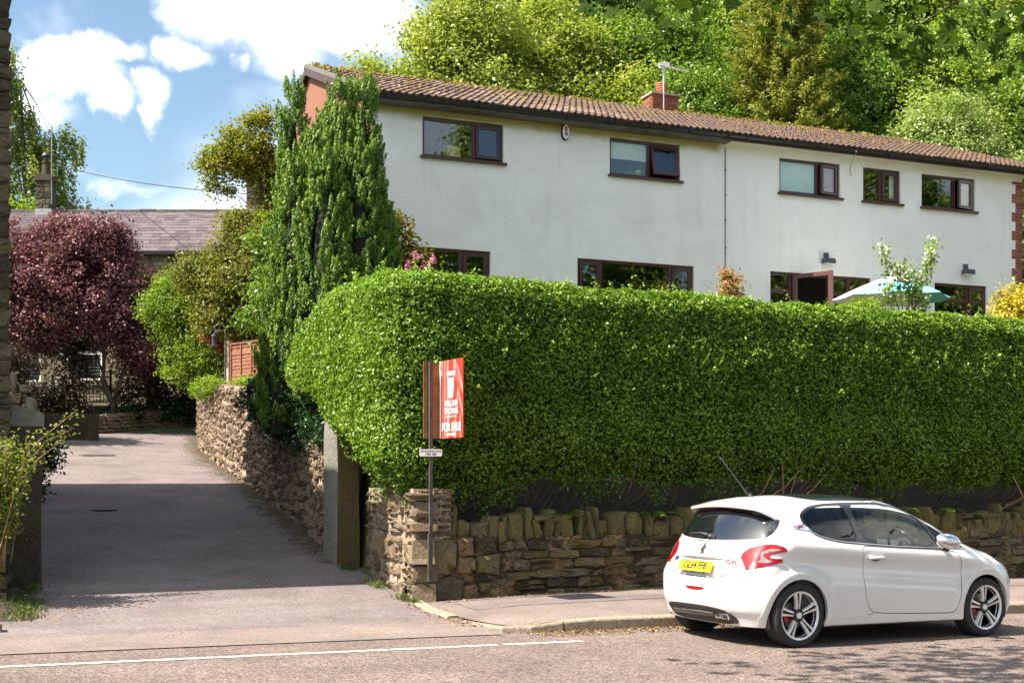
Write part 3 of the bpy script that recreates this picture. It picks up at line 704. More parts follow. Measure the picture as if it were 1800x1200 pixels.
def retaining_wall():
    root = empty('retaining_wall', (0, 0, 0), 0, 'tall rubble stone retaining wall curving up along the right side of the driveway', 'wall')
    root.location = (5.44, 17.4, 0.4)
    O = Vector(root.location); rng = rnd(41); SP = StonePlacer(root, 300, seed=42)
    tops = ([17.4, 21.4, 25.8, 30, 33, 37.5], [2.15, 2.75, 3.45, 3.78, 3.95, 4.05])
    vs = np.linspace(17.4, 37.6, 60); P = np.stack([ubase(vs), vs], 1)
    ds = np.concatenate([[0], np.cumsum(np.linalg.norm(np.diff(P, axis=0), axis=1))]); L = ds[-1]
    at = lambda s: (float(np.interp(s, ds, P[:, 0])), float(np.interp(s, ds, P[:, 1])))
    # core with mortar face
    b = MB(); vv = []; m = len(vs)
    for (u, v) in P:
        zt = float(np.interp(v, *tops)); zg = float(zdrive(u, v)) - 0.2
        for (du, z) in ((0.03, zg), (0.05, zt), (0.42, zt), (0.42, zg)): vv.append((u + du - O.x, v - O.y, z - O.z))
    fs = [(i * 4 + j, (i + 1) * 4 + j, (i + 1) * 4 + j + 1, i * 4 + j + 1) for i in range(m - 1) for j in range(3)] + [(0, 1, 2, 3), tuple((m - 1) * 4 + j for j in (3, 2, 1, 0))]
    b.add(vv, fs); b.build('mortar_bed', MATS['mortar_pink'], root)
    # rubble, nearest courses first so they are the ones built singly
    st = []
    for row in range(22):
        s = rng.uniform(0, 0.2)
        while s < L:
            w = rng.uniform(0.11, 0.30) if s < 14 else rng.uniform(0.14, 0.32); st.append((s, w, row)); s += w
    st.sort()
    for s, w, row in st:
        u, v = at(s + w / 2); zg = float(zdrive(u, v)) - 0.05; zt = float(np.interp(v, *tops)); H = zt - zg; rows = max(6, int(H / 0.155)); h = H / rows
        if row >= rows: continue
        u2, v2 = at(s + w / 2 + 0.1); a = math.atan2(v2 - v, u2 - u) - math.pi
        hh = h * rng.uniform(0.62, 1.18)
        SP.put((u - O.x + rng.normal() * 0.012 - 0.008, v - O.y, zg + row * h + rng.normal() * 0.032 - O.z), a, w - rng.uniform(0.015, 0.06), hh - 0.03, 0.2, 'drive_stone', 'round', rng.normal() * 0.10, rng.normal() * 0.05)
    SP.finish('upper_stones')
retaining_wall()

def far_wall():
    root = empty('low_wall', (4.6, 37.3, 2.75), math.atan2(39.95 - 37.3, 8.15 - 4.6), 'low stone wall across the far end of the driveway under the dark hedge', 'wall')
    rng = rnd(51); SP = StonePlacer(root, 150, seed=52); L = 4.9
    for a, b, z0, z1 in courses(rng, L, -0.05, 0.66, 0.09, 0.17, 0.2, 0.5, 0.15):
        SP.put(((a + b) / 2, rng.normal() * 0.015, z0 + 0.09 * a * 0.9), 0, b - a - 0.02, z1 - z0 - 0.012, 0.25, 'far_stone')
    SP.finish(); b = MB(); b.box((0.02, 0.05, -0.5), (L, 0.4, 0.60)); b.box((2.2, 0.05, 0.5), (L, 0.4, 0.9)); b.build('core', MATS['earth'], root)
far_wall()

def stone_pier():
    root = empty('stone_pier', (1.35, 35.4, 2.55), R(-10), 'rough stone pier with one tall upright capping stone at the far left of the driveway', 'pier')
    rng = rnd(61); SP = StonePlacer(root, 80, seed=62)
    for a, b, z0, z1 in courses(rng, 1.35, 0.0, 1.25, 0.13, 0.22, 0.25, 0.5, 0.1): SP.put(((a + b) / 2, rng.normal() * 0.02, z0), 0, b - a - 0.02, z1 - z0 - 0.015, 0.3, 'far_stone')
    for (x, w, z0, h) in ((0.98, 0.16, 1.26, 0.52), (0.45, 0.5, 1.26, 0.2), (1.28, 0.3, 1.27, 0.22), (1.42, 0.26, 0.55, 0.62)): SP.put((x, -0.03, z0), 0, w, h, 0.3, 'far_stone', 'round')
    SP.finish(); b = MB(); b.box((0.02, 0.06, -0.4), (1.4, 0.45, 1.22)); b.box((1.4, 0.2, -0.4), (3.1, 0.5, 0.75)); b.build('core', MATS['sooty_stone'], root)
stone_pier()

def left_post():
    root = empty('gatepost', (0.93, 16.02, 0.24), 0, 'big dark sooty gatepost with a sloping grey cap stone at the left of the driveway', 'gatepost')
    b = MB(); rng = rnd(71); vs = []; zs = [-0.2, 0.5, 1.1, 1.5, 1.53, 1.95]; ring = []
    pr = [(0, 0), (0.45, 0), (0.45, 0.5), (0, 0.5)]
    for i in range(4):
        p, q = pr[i], pr[(i + 1) % 4]
        for t in (0.05, 0.5, 0.95): ring.append((p[0] + (q[0] - p[0]) * t, p[1] + (q[1] - p[1]) * t))
    for k, z in enumerate(zs):
        for (x, y) in ring: vs.append((x + rng.normal() * 0.006 + (0.02 if k >= 4 and x > 0.3 else 0), y + rng.normal() * 0.006 - (0.015 if k >= 4 and y < 0.2 else 0), z))
    n = len(ring); b.add(vs, [(k * n + i, k * n + (i + 1) % n, (k + 1) * n + (i + 1) % n, (k + 1) * n + i) for k in range(len(zs) - 1) for i in range(n)] + [tuple(range((len(zs) - 1) * n, len(zs) * n))])
    me = b.mesh('shaft', MATS['soot_post'], 'auto'); fix_normals(me); link('shaft', me, root)
    b = MB(); b.prism([(-0.01, 1.95), (0.47, 1.95), (0.47, 2.10), (0.35, 2.16), (0.02, 2.19), (-0.01, 2.16)], -0.03, 0.53); me = b.mesh('cap_stone', MATS['grey_stone']); fix_normals(me); link('cap_stone', me, root)
left_post()

# ------------------------------------------------------------------ the dark stone building at the left edge
def left_building():
    root = empty('stone_building', (1.02, 15.75, 0.2), 0, 'dark old stone building of coursed blocks at the left edge shading the driveway', 'building')
    b = MB()
    D = 10.15; pts = [(0, 0), (0, 7.3), (3.4, 7.45), (5.0, 9.6), (D, 9.4), (D, 0)]      # (y, z) of the gable facing the drive; unseen top shaped for its shadow
    vs = [(-0.03, y + 0.03 if y < 1 else y, z) for y, z in pts] + [(-9, y, z) for y, z in pts]
    b.add(vs, [(0, 1, 2, 3, 4, 5), (11, 10, 9, 8, 7, 6), (0, 6, 7, 1), (5, 4, 10, 11)]); me = b.mesh('wall', MATS['sooty_stone']); fix_normals(me); link('wall', me, root)
    b = MB()
    for (y0, z0), (y1, z1) in (((-0.1, 7.33), (3.4, 7.48)), ((3.4, 7.48), (5.0, 9.63)), ((5.0, 9.63), (D + 0.25, 9.43))):
        b.add([(0.08, y0, z0), (-9, y0, z0), (-9, y1, z1), (0.08, y1, z1), (0.08, y0, z0 + 0.12), (-9, y0, z0 + 0.12), (-9, y1, z1 + 0.12), (0.08, y1, z1 + 0.12)], [(0, 1, 2, 3), (7, 6, 5, 4), (0, 4, 5, 1), (1, 5, 6, 2), (2, 6, 7, 3), (3, 7, 4, 0)])
    b.build('roof', MATS['slate'], root)
    rng = rnd(81); SP = StonePlacer(root, 290, 'block', 82)
    z = -0.1; k = 0
    while z < 7.15:
        h = rng.uniform(0.17, 0.24); s = 0.0; first = rng.uniform(0.28, 0.6)
        while s < 1.5:
            w = first if s == 0 else rng.uniform(0.3, 0.55)
            SP.put((-s - w / 2, rng.normal() * 0.012 - 0.0, z), 0, w - 0.012, h - 0.012, 0.22, 'sooty_stone', 'sq'); s += w
        z += h; k += 1
    SP.finish()
left_building()

def left_stub():
    root = empty('boundary_wall', (0.50, 15.2, 0.1), 0, 'end of a mossy stone boundary wall with rounded top at the left edge below the rose', 'wall')
    rng = rnd(91); SP = StonePlacer(root, 40, seed=92)
    for a, b, z0, z1 in courses(rng, 0.44, 0.0, 0.72, 0.18, 0.26, 0.25, 0.5, 0.0): SP.put(((a + b) / 2, 0, z0), 0, b - a - 0.015, z1 - z0 - 0.012, 0.35, 'coping_stone')
    SP.put((0.20, -0.03, 0.72), 0, 0.50, 0.22, 0.42, 'coping_stone', 'round'); SP.finish()
    b = MB(); b.box((-3, 0.05, -0.3), (0.42, 0.4, 0.74)); b.build('core', MATS['earth'], root)
left_stub()
sheet('verge', LN(-3, 1.32, 20), LN(13.6, 16.0, 14), lambda x, y: zdrive(x, y) + 0.03 - 0.06 * np.clip((x - 1.15) / 0.2, 0, 1) - 0.05 * np.clip((14.1 - y) / 0.4, 0, 1), 'earth')
b = MB(); b.box((-4, 13.05, -0.1), (0.76, 13.25, 0.16)); b.build('left_kerb', MATS['kerb_stone'])['kind'] = 'structure'

# ironwork in the drive
def irons():
    root = empty('drain_grate', (3.9, 31.2, float(zdrive(3.9, 31.2)) + 0.012), R(12), 'rusty rectangular drain grate in the sunlit upper driveway', 'drain')
    b = MB(); b.box((-0.38, -0.22, 0), (0.38, -0.18, 0.012)); b.box((-0.38, 0.18, 0), (0.38, 0.22, 0.012)); b.box((-0.38, -0.18, 0), (-0.34, 0.18, 0.012)); b.box((0.34, -0.18, 0), (0.38, 0.18, 0.012)); b.build('frame', MATS['grate_rust'], root)
    me = MB().box((-0.017, -0.18, 0), (0.017, 0.18, 0.010)).mesh('bar', MATS['grate_rust'])
    for i in range(9): link('bar', me, root, (-0.28 + i * 0.07, 0, 0))
    root = empty('gully_cover', (2.9, 22.25, float(zdrive(2.9, 22.25)) + 0.006), R(5), 'sunken dark gully slot in the shaded part of the driveway', 'drain')
    b = MB(); b.lathe([(0.005, 0.004), (0.17, 0.004), (0.20, 0.012), (0.23, 0.0)], 20); b.build('cover', MATS['iron_black'], root)
    b = MB()
    for i in range(5): b.box((-0.12, -0.1 + i * 0.05, 0.005), (0.12, -0.085 + i * 0.05, 0.014))
    b.build('rib', MATS['iron_black'], root)
irons()

# ------------------------------------------------------------------ the white house
def wall_holes(L0, L1, Z0, Z1, holes, depth, mat, name, parent, y=0.0, thick=0.28):
    xs = sorted({L0, L1} | {h[0] for h in holes} | {h[1] for h in holes}); zs = sorted({Z0, Z1} | {h[2] for h in holes} | {h[3] for h in holes})
    b = MB()
    inside = lambda x, z: any(h[0] < x < h[1] and h[2] < z < h[3] for h in holes)
    for i in range(len(xs) - 1):
        for j in range(len(zs) - 1):
            if inside((xs[i] + xs[i + 1]) / 2, (zs[j] + zs[j + 1]) / 2): continue
            b.add([(xs[i], y, zs[j]), (xs[i + 1], y, zs[j]), (xs[i + 1], y, zs[j + 1]), (xs[i], y, zs[j + 1])], [(0, 1, 2, 3)])
    for a, c, z0, z1 in holes:
        b.add([(a, y, z0), (c, y, z0), (c, y, z1), (a, y, z1), (a, y + depth, z0), (c, y + depth, z0), (c, y + depth, z1), (a, y + depth, z1)],
              [(0, 4, 5, 1), (1, 5, 6, 2), (2, 6, 7, 3), (3, 7, 4, 0)])
    return b.build(name, mat, parent)

def frame_bm(b, x0, x1, z0, z1, y0, y1, t=0.06):
    b.box((x0, y0, z0), (x1, y1, z0 + t)); b.box((x0, y0, z1 - t), (x1, y1, z1)); b.box((x0, y0, z0 + t), (x0 + t, y1, z1 - t)); b.box((x1 - t, y0, z0 + t), (x1, y1, z1 - t))

def house_window(house, x0, x1, z0, z1, cells, sill=True, blind=None, extra=None):
    """cells: list of (a, b, kind, open) ; kind 'fix', 'sash' (casement in its own frame), 'vent' """
    F = MB(); frame_bm(F, x0, x1, z0, z1, 0.05, 0.12, 0.055)
    for (a, b_, kind, op) in cells[1:]: F.box((a - 0.035, 0.052, z0 + 0.055), (a + 0.035, 0.118, z1 - 0.055))
    w = F.build('window', MATS['upvc_brown'], house)
    if sill:
        S = MB(); S.box((x0 - 0.05, -0.075, z0 - 0.045), (x1 + 0.06, 0.06, z0 + 0.002)); S.build('sill', MATS['upvc_brown'], w)
    for i, (a, b_, kind, op) in enumerate(cells):
        a0 = a + (0.06 if i == 0 else 0.037); b0 = b_ - (0.06 if i == len(cells) - 1 else 0.037); za, zb = z0 + 0.058, z1 - 0.058
        if kind == 'fix':
            P = MB(); P.box((a0 - 0.01, 0.080, za - 0.01), (b0 + 0.01, 0.094, zb + 0.01)); P.build('pane', MATS['window_glass'], w)
        else:
            # casement: origin on the hinge; op = (axis, angle)
            S = MB(); hw = b0 - a0; hh = zb - za; f = 0.062
            ox, oz = (b0, 0) if not op or op[0] == 'z' else (a0, zb)
            X = lambda x: x - ox; Z = lambda z: z - oz
            frame_bm(S, X(a0 + 0.003), X(b0 - 0.003), Z(za + 0.003), Z(zb - 0.003), -0.035, 0.025, f)
            so = S.build('sash', MATS['upvc_brown'], w, (ox, 0.06, oz))
            P = MB(); P.box((X(a0 + f - 0.006), -0.012, Z(za + f - 0.006)), (X(b0 - f + 0.006), 0.004, Z(zb - f + 0.006))); po = P.build('pane', MATS['window_glass'], w, (ox, 0.06, oz))
            if op:
                for q in (so, po): q.rotation_euler = (0, 0, op[1]) if op[0] == 'z' else (op[1], 0, 0)
    if blind:
        a, b_, za, zb, m = blind; B = MB(); n = 8
        for k in range(n):
            xx0 = a + (b_ - a) * k / n; xx1 = a + (b_ - a) * (k + 1) / n
            B.add([(xx0, 0.125 + 0.008 * (k % 2), za), (xx1, 0.125 + 0.008 * ((k + 1) % 2), za), (xx1, 0.125 + 0.008 * ((k + 1) % 2), zb), (xx0, 0.125 + 0.008 * (k % 2), zb)], [(0, 1, 2, 3)])
        B.build('blind', MATS[m], w)
    return w

def house():
    H = empty('house', (8.05, 23.19, 0), R(-3.5), 'long white rendered house pair with brown windows and tiled roof above the hedge', 'house')
    UZ0, UZ1, GZ1 = 7.95, 8.735, 6.15
    wins = [(1.02, 2.74, UZ0, UZ1), (5.15, 6.83, UZ0, UZ1), (9.36, 10.99, UZ0 - 0.02, UZ1 - 0.02), (11.63, 12.69, UZ0 - 0.02, UZ1 - 0.02), (13.30, 14.89, UZ0 - 0.02, UZ1 - 0.02),
            (-0.0 + 0.55, 2.46, 5.05, GZ1), (4.40, 7.18, 5.05, GZ1), (9.12, 11.85, 4.15, GZ1 + 0.02), (13.68, 15.25, 5.0, GZ1 + 0.03)]
    W, E, D = 0.0, 16.35, 10.8; EZ = 8.93; RD, RZ = 5.42, 11.16
    wall_holes(W, E, 3.6, EZ, wins, 0.10, MATS['white_render'], 'wall', H)
    b = MB(); sl = (RZ - EZ - 0.02) / RD
    b.add([(W, 0, 3.6), (W, 0, EZ), (W, RD, RZ - 0.06), (W, D, EZ), (W, D, 3.6)], [(4, 3, 2, 1, 0)]); b.build('gable_wall', MATS['gable_brick'], H)
    b = MB(); b.add([(E, 0, 3.6), (E, 0, EZ), (E, RD, RZ - 0.06), (E, D, EZ), (E, D, 3.6)], [(0, 1, 2, 3, 4)]); b.add([(W, D, 3.6), (E, D, 3.6), (E, D, EZ), (W, D, EZ)], [(1, 0, 3, 2)]); b.build('rear_wall', MATS['gable_brick'], H)
    # rooms behind the glass
    b = MB()
    for (z0, z1) in ((4.1, 6.35), (6.6, 8.9)):
        for (x0, x1) in ((0.15, 3.6), (3.7, 8.0), (8.1, 11.3), (11.4, 13.0), (13.1, 16.2)):
            b.add([(x0, 0.14, z0), (x1, 0.14, z0), (x1, 3.2, z0), (x0, 3.2, z0), (x0, 0.14, z1), (x1, 0.14, z1), (x1, 3.2, z1), (x0, 3.2, z1)], [(0, 1, 2, 3), (7, 6, 5, 4), (3, 2, 6, 7), (0, 3, 7, 4), (1, 5, 6, 2)])
    b.build('rooms', MATS['dark_room'], H)
    # windows
    w = house_window(H, *wins[0], [(1.02, 2.12, 'fix', None), (2.12, 2.74, 'sash', ('x', R(-2.5)))])
    C = MB(); C.box((1.58, 0.135, UZ0 + 0.055), (1.86, 0.155, UZ0 + 0.29)); C.build('card', MATS['card'], w)
    w = house_window(H, *wins[1], [(5.15, 6.10, 'fix', None), (6.10, 6.83, 'sash', ('x', R(-13)))], blind=(5.2, 6.1, 8.33, 8.72, 'blind_cream'))
    b = MB(); b.lathe([(0.0, -0.06), (0.05, -0.035), (0.062, 0), (0.05, 0.035), (0, 0.06)], 12, c=(5.93, 0.2, 8.11)); b.build('ornament', MATS['yellow_fruit'], w, smooth=True)
    rng = rnd(5); P = rng.normal(size=(160, 3)) * np.array([0.16, 0.05, 0.09]) + np.array([5.85, 0.24, 8.08]); ind = link('houseplant', leaf_mesh('houseplant', P, unit(rng, 160), 0.06, rng.random(160), MATS['leaf_lime'], rng=rng), w); ind['kind'] = 'stuff'
    house_window(H, *wins[2], [(9.36, 10.40, 'fix', None), (10.40, 10.99, 'sash', ('z', R(9)))], blind=(9.4, 10.4, 8.02, 8.7, 'blind_green'))
    house_window(H, *wins[3], [(11.63, 12.15, 'fix', None), (12.15, 12.69, 'sash', None)], blind=(12.46, 12.62, 8.0, 8.66, 'blind_cream'))
    house_window(H, *wins[4], [(13.30, 14.30, 'fix', None), (14.30, 14.89, 'sash', ('z', R(11)))])
    house_window(H, *wins[5], [(0.55, 1.85, 'fix', None), (1.85, 2.46, 'sash', None)])
    house_window(H, *wins[6], [(4.40, 4.96, 'sash', None), (4.96, 6.62, 'fix', None), (6.62, 7.18, 'sash', None)])
    house_window(H, *wins[8], [(13.68, 14.70, 'fix', None), (14.70, 15.25, 'sash', None)])
    T = MB(); T.box((13.735, 0.045, 5.76), (15.195, 0.125, 5.83)); T.build('transom', MATS['upvc_brown'], H)
    # french doors with side lights
    F = MB(); x0, x1, z0, z1 = wins[7]; frame_bm(F, x0, x1, z0, z1, 0.05, 0.12, 0.06)
    for x in (9.69, 10.72, 11.25): F.box((x - 0.04, 0.052, z0 + 0.06), (x + 0.04, 0.118, z1 - 0.06))
    F.box((x0 + 0.06, 0.053, 5.72), (9.65, 0.117, 5.79)); F.box((10.76, 0.053, 5.72), (x1 - 0.06, 0.117, 5.79))
    dw = F.build('door_frame', MATS['upvc_brown'], H)
    for (a, c, za, zb) in ((x0 + 0.06, 9.65, z0 + .06, 5.72), (x0 + 0.06, 9.65, 5.79, z1 - .06), (10.76, 11.21, z0 + .06, 5.72), (10.76, 11.21, 5.79, z1 - .06), (11.29, x1 - .06, z0 + .06, 5.72), (11.29, x1 - .06, 5.79, z1 - .06)):
        MB().box((a - .01, 0.078, za - .01), (c + .01, 0.092, zb + .01)).build('pane', MATS['window_glass'], dw)
    S = MB(); frame_bm(S, 0, 0.95, z0 + 0.06, z1 - 0.05, -0.035, 0.03, 0.09); S.box((0.09, -0.03, 4.6), (0.86, 0.025, 4.7)); so = S.build('door', MATS['upvc_edge'], H, (9.74, 0.02, 0)); so.rotation_euler = (0, 0, R(-62))
    po = MB().box((0.085, -0.008, z0 + 0.15), (0.865, 0.006, z1 - 0.14)).build('pane', MATS['window_glass'], so)
    # roof: deck, tiles, ridge, verges
    x0r, x1r = -0.12, 17.6; ye, ze = -0.34, 8.99; sl = (11.20 - ze) / (RD - ye); nslope = math.hypot(RD - ye, 11.20 - ze); pitch = math.atan2(11.20 - ze, RD - ye)
    b = MB()
    b.add([(x0r, ye, ze), (x1r, ye, ze), (x1r, RD, 11.20), (x0r, RD, 11.20), (x0r, D + 0.34, ze), (x1r, D + 0.34, ze)], [(0, 1, 2, 3), (3, 2, 5, 4)])
    roof = b.build('roof', MATS['tile_brown'], H)
    # one double-roll tile
    tw, tl = 0.30, 0.345; n = 12; prof = []
    for i in range(n + 1):
        t = i / n; prof.append((t * tw, 0.036 * max(0, math.cos(2 * math.pi * (t * 2 - 0.5))) ** 1.0 if True else 0))
    def tile_mesh():
        T = MB(); vs = []
        for (s, lift) in ((-0.03, 0.045), (tl + 0.05, 0.006)):
            for (x, h) in prof: vs.append((x, s, h + lift))
        for (x, h) in prof: vs.append((x, -0.03, h + 0.010))
        m = n + 1
        T.add(vs, [(i, i + 1, m + i + 1, m + i) for i in range(n)] + [(2 * m + i, 2 * m + i + 1, i + 1, i) for i in range(n)])
        return T
    tm = tile_mesh(); me = tm.mesh('tile', MATS['tile_brown'], 'auto'); rng = rnd(7)
    cols = int((x1r - x0r) / tw); rows = int(nslope / tl) + 1; cnt = 0; rest = MB()
    cells = sorted([(c * 1.0 + r * 0.55, c, r) for c in range(cols) for r in range(rows)])
    Rm = Matrix.Rotation(pitch, 4, 'X')
    for _, c, r in cells:
        if r * tl > nslope - 0.12: continue
        M = Matrix.Translation((x0r + c * tw + rng.normal() * 0.004, ye, ze)) @ Rm @ Matrix.Translation((0, r * tl + rng.normal() * 0.006 - 0.05, 0.012 + rng.normal() * 0.003)) @ Matrix.Rotation(rng.normal() * 0.020, 4, 'Z') @ Matrix.Rotation(rng.normal() * 0.014, 4, 'Y')
        if cnt < 300:
            o = bpy.data.objects.new('tile', me); COL.objects.link(o); o.parent = roof; o.matrix_local = M; cnt += 1
        else: rest.add([tuple(M @ Vector(p)) for p in tm.v], tm.f)
    o = link('farther_tiles', rest.mesh('farther_tiles', MATS['tile_brown'], 'auto'), roof); o['kind'] = 'stuff'
    rt = MB(); rt.lathe([(0.13, 0.0), (0.13, 0.44), (0.14, 0.44), (0.14, 0.46)], 14, 'x'); rme = rt.mesh('ridge_tile', MATS['tile_brown'], 'auto'); x = x0r
    while x < x1r - 0.2: link('ridge_tile', rme, roof, (x, RD, 11.15 + rng.normal() * 0.005)); x += 0.45
    # moss cushions along the ridge and in the channels
    Pm = np.stack([rng.uniform(x0r, x1r, 2600), np.zeros(2600), np.zeros(2600)], 1); dd = np.abs(rng.normal(size=2600)) ** 1.5 * 0.6; dd = np.where(rng.random(2600) < .22, rng.random(2600) * 4.5, np.minimum(dd, 4.5)); Pm[:, 1] = RD - dd; Pm[:, 2] = 11.30 - dd * sl + rng.normal(size=2600) * 0.02
    clump = np.sin(Pm[:, 0] * 2.1) + np.sin(Pm[:, 0] * 5.3 + 1) + rng.normal(size=2600) * 0.8 > 0.3; Pm = Pm[clump]
    o = link('moss', leaf_mesh('moss', Pm, unit(rng, len(Pm)) + np.array([0, -0.3, 1]), 0.075, rng.random(len(Pm)), MATS['leaf_gold'], 0.9, rng=rng), roof); o['kind'] = 'stuff'
    for (xx, w_) in ((x0r, 1), (x1r, -1)):                       # mortared verges and barge boards
        b = MB()
        b.add([(xx - 0.01, ye - .03, ze - 0.02), (xx + 0.05 * w_, ye - .03, ze - 0.02), (xx + 0.05 * w_, RD, 11.19), (xx - 0.01, RD, 11.19), (xx - 0.01, ye - .03, ze + 0.07), (xx + 0.05 * w_, ye - .03, ze + 0.07), (xx + 0.05 * w_, RD, 11.28), (xx - 0.01, RD, 11.28)], [(0, 1, 2, 3), (7, 6, 5, 4), (0, 4, 5, 1), (1, 5, 6, 2), (3, 7, 4, 0)])
        b.build('verge', MATS['grey_stone'], roof)
        b = MB(); b.add([(xx - .005, ye, ze - 0.18), (xx - .005, RD, 11.02), (xx - .005, RD, 11.19), (xx - .005, ye, ze - 0.02), (xx + .02, ye, ze - 0.18), (xx + .02, RD, 11.02), (xx + .02, RD, 11.19), (xx + .02, ye, ze - 0.02),
                         (xx - .005, D + .3, ze - 0.18), (xx - .005, D + .3, ze - 0.02), (xx + .02, D + .3, ze - 0.18), (xx + .02, D + .3, ze - 0.02)],
                        [(3, 2, 1, 0), (4, 5, 6, 7), (0, 1, 5, 4), (2, 9, 8, 1), (5, 10, 11, 6), (1, 8, 10, 5)]); me2 = b.mesh('barge_board', MATS['fascia_brown']); fix_normals(me2); link('barge_board', me2, roof)
    # eaves: fascia, soffit, gutter with brackets
    for (a, c, m, sm) in ((W - 0.1, 7.96, 'fascia_grey', 'fascia_grey'), (7.965, x1r - .02, 'fascia_brown', 'soffit_cream')):
        MB().box((a, ye + 0.03, 8.865), (c, ye + 0.055, 8.985)).build('fascia', MATS[m], H)
        MB().box((a, ye + 0.055, 8.862), (c, 0.02, 8.88)).build('soffit', MATS[sm], H)
        g = MB(); vs = []; k = 9
        for x in (a, c):
            for i in range(k): t = math.pi * i / (k - 1); vs.append((x, ye - 0.03 - 0.058 * math.cos(t), 8.985 - 0.075 * math.sin(t)))
            for i in range(k): t = math.pi * (k - 1 - i) / (k - 1); vs.append((x, ye - 0.03 - 0.052 * math.cos(t), 8.985 - 0.069 * math.sin(t)))
        n2 = 2 * k; g.add(vs, [(i, (i + 1) % n2, n2 + (i + 1) % n2, n2 + i) for i in range(n2)]); me2 = g.mesh('gutter', MATS['gutter_black'], 'auto'); fix_normals(me2); gu = link('gutter', me2, H)
        x = a + 0.3; bm_ = MB().box((-0.018, ye - 0.092, 8.905), (0.018, ye + 0.03, 8.925)).box((-0.018, ye - 0.096, 8.905), (0.018, ye - 0.086, 8.99)).mesh('bracket', MATS['gutter_black'])
        while x < c: link('bracket', bm_, gu, (x, 0, 0)); x += 0.95
    b = MB(); b.tube([(16.42, -0.32, 8.93), (16.42, -0.30, 8.80), (16.40, -0.09, 8.62), (16.40, -0.07, 3.8)], 0.036, 10); b.build('downpipe', MATS['gutter_black'], H, smooth=True)
    b = MB(); b.box((7.945, -0.012, 4.0), (7.975, 0.0, 8.79)); jt = b.build('joint_strip', MATS['cable_grey'], H)
    clip = MB().box((-0.022, -0.022, -0.015), (0.022, -0.012, 0.015)).mesh('clip', MATS['lamp_grey'])
    for z in (8.3, 7.75, 7.2, 6.6): link('clip', clip, jt, (7.96, 0, z))
    b = MB(); b.tube([(11.05, ye - 0.02, 8.98), (11.1, ye - 0.12, 8.90), (11.16, -0.2, 8.72), (11.24, -0.03, 8.55), (11.3, -0.012, 8.48)], 0.008, 6); b.build('loose_cable', MATS['cable_grey'], H)
    # toothed brick quoin at the right-hand corner
    qn = rnd(9); bk = MB().box((0, -0.014, 0), (1, 0.03, 1)).mesh('brick', MATS['brick_red']); z = 4.2; r = 0
    while z < 8.76:
        wd = 0.33 if (r // 3) % 2 == 0 else 0.215; x = 16.35 - wd
        parts = [0.215, wd - 0.215] if wd > 0.3 else [0.215]
        if r % 2: parts = parts[::-1]
        for p in parts:
            if p > 0.02:
                o = bpy.data.objects.new('brick', bk); COL.objects.link(o); o.parent = H; o.location = (x + 0.005, 0, z); o.scale = (p - 0.01, 1, 0.065)
            x += p
        z += 0.075; r += 1
    # chimney
    cx, cy = 8.86, 4.98; ch = MB(); ch.box((cx, cy, 10.5), (cx + 0.76, cy + 0.52, 11.49)); chm = ch.build('chimney', MATS['mortar'], H)
    z = 10.98
    for row in range(7):
        off = 0 if row % 2 else 0.11; x = cx - off
        while x < cx + 0.76 - 0.02:
            a, c = max(cx, x), min(cx + 0.76, x + 0.225)
            if c - a > 0.04:
                o = bpy.data.objects.new('brick', bk); COL.objects.link(o); o.parent = chm; o.location = (a + 0.004, cy, z); o.scale = (c - a - 0.008, 1, 0.065)
            x += 0.225
        y = cy - (0.11 - off)
        while y < cy + 0.50:
            a, c = max(cy, y), min(cy + 0.52, y + 0.225)
            if c - a > 0.04:
                o = bpy.data.objects.new('brick', bk); COL.objects.link(o); o.parent = chm; o.rotation_euler = (0, 0, R(-90)); o.location = (cx, c - 0.004, z); o.scale = (c - a - 0.008, 1, 0.065)
            y += 0.225
        z += 0.0735
    b = MB(); b.box((cx - .02, cy - .02, 10.62), (cx + .78, cy + .54, 11.06)); b.build('lead_flashing', MATS['lead'], chm)
    b = MB(); b.box((cx - .05, cy - .05, 11.49), (cx + .81, cy + .57, 11.545)); b.build('cap_slab', MATS['mortar'], chm)
    p = MB(); p.lathe([(0.125, 0), (0.125, 0.05), (0.135, 0.06)] + sum([[(0.145, 0.075 + i * 0.055), (0.145, 0.105 + i * 0.055), (0.115, 0.107 + i * 0.055), (0.115, 0.128 + i * 0.055)] for i in range(4)], []) + [(0.145, 0.30), (0.13, 0.33), (0.0, 0.35)], 16, c=(cx + .40, cy + .26, 11.545)); p.build('chimney_pot', MATS['terracotta'], chm, smooth='auto')
    # burglar alarm box: an oval on a dark back plate
    b = MB(); N_ = 20; ov = [(4.10 + 0.085 * math.cos(2 * math.pi * i / N_), 8.715 + 0.165 * math.sin(2 * math.pi * i / N_)) for i in range(N_)]
    b.prism(ov, -0.075, 0.0); al = b.build('alarm_box', MATS['navy_plastic'], H)
    b = MB(); b.prism([(4.10 + (x - 4.10) * 0.86, 8.715 + (z - 8.715) * 0.90) for x, z in ov], -0.092, -0.072); b.build('cover', MATS['white_plastic'], al)
    b = MB(); b.prism([(4.075, 8.72), (4.125, 8.72), (4.13, 8.79), (4.10, 8.82), (4.07, 8.79)], -0.096, -0.092); b.build('red_emblem', MATS['red_print'], al)
    b = MB(); b.prism([(4.07, 8.65), (4.135, 8.625), (4.135, 8.70), (4.115, 8.716), (4.085, 8.716)], -0.096, -0.092); b.build('violet_emblem', MATS['violet_print'], al)
    b = MB(); b.prism([(4.068, 8.80), (4.088, 8.80), (4.088, 8.815), (4.068, 8.815)], -0.097, -0.092); b.prism([(4.112, 8.80), (4.132, 8.80), (4.132, 8.815), (4.112, 8.815)], -0.097, -0.092); b.build('dark_marks', MATS['print_black'], al)
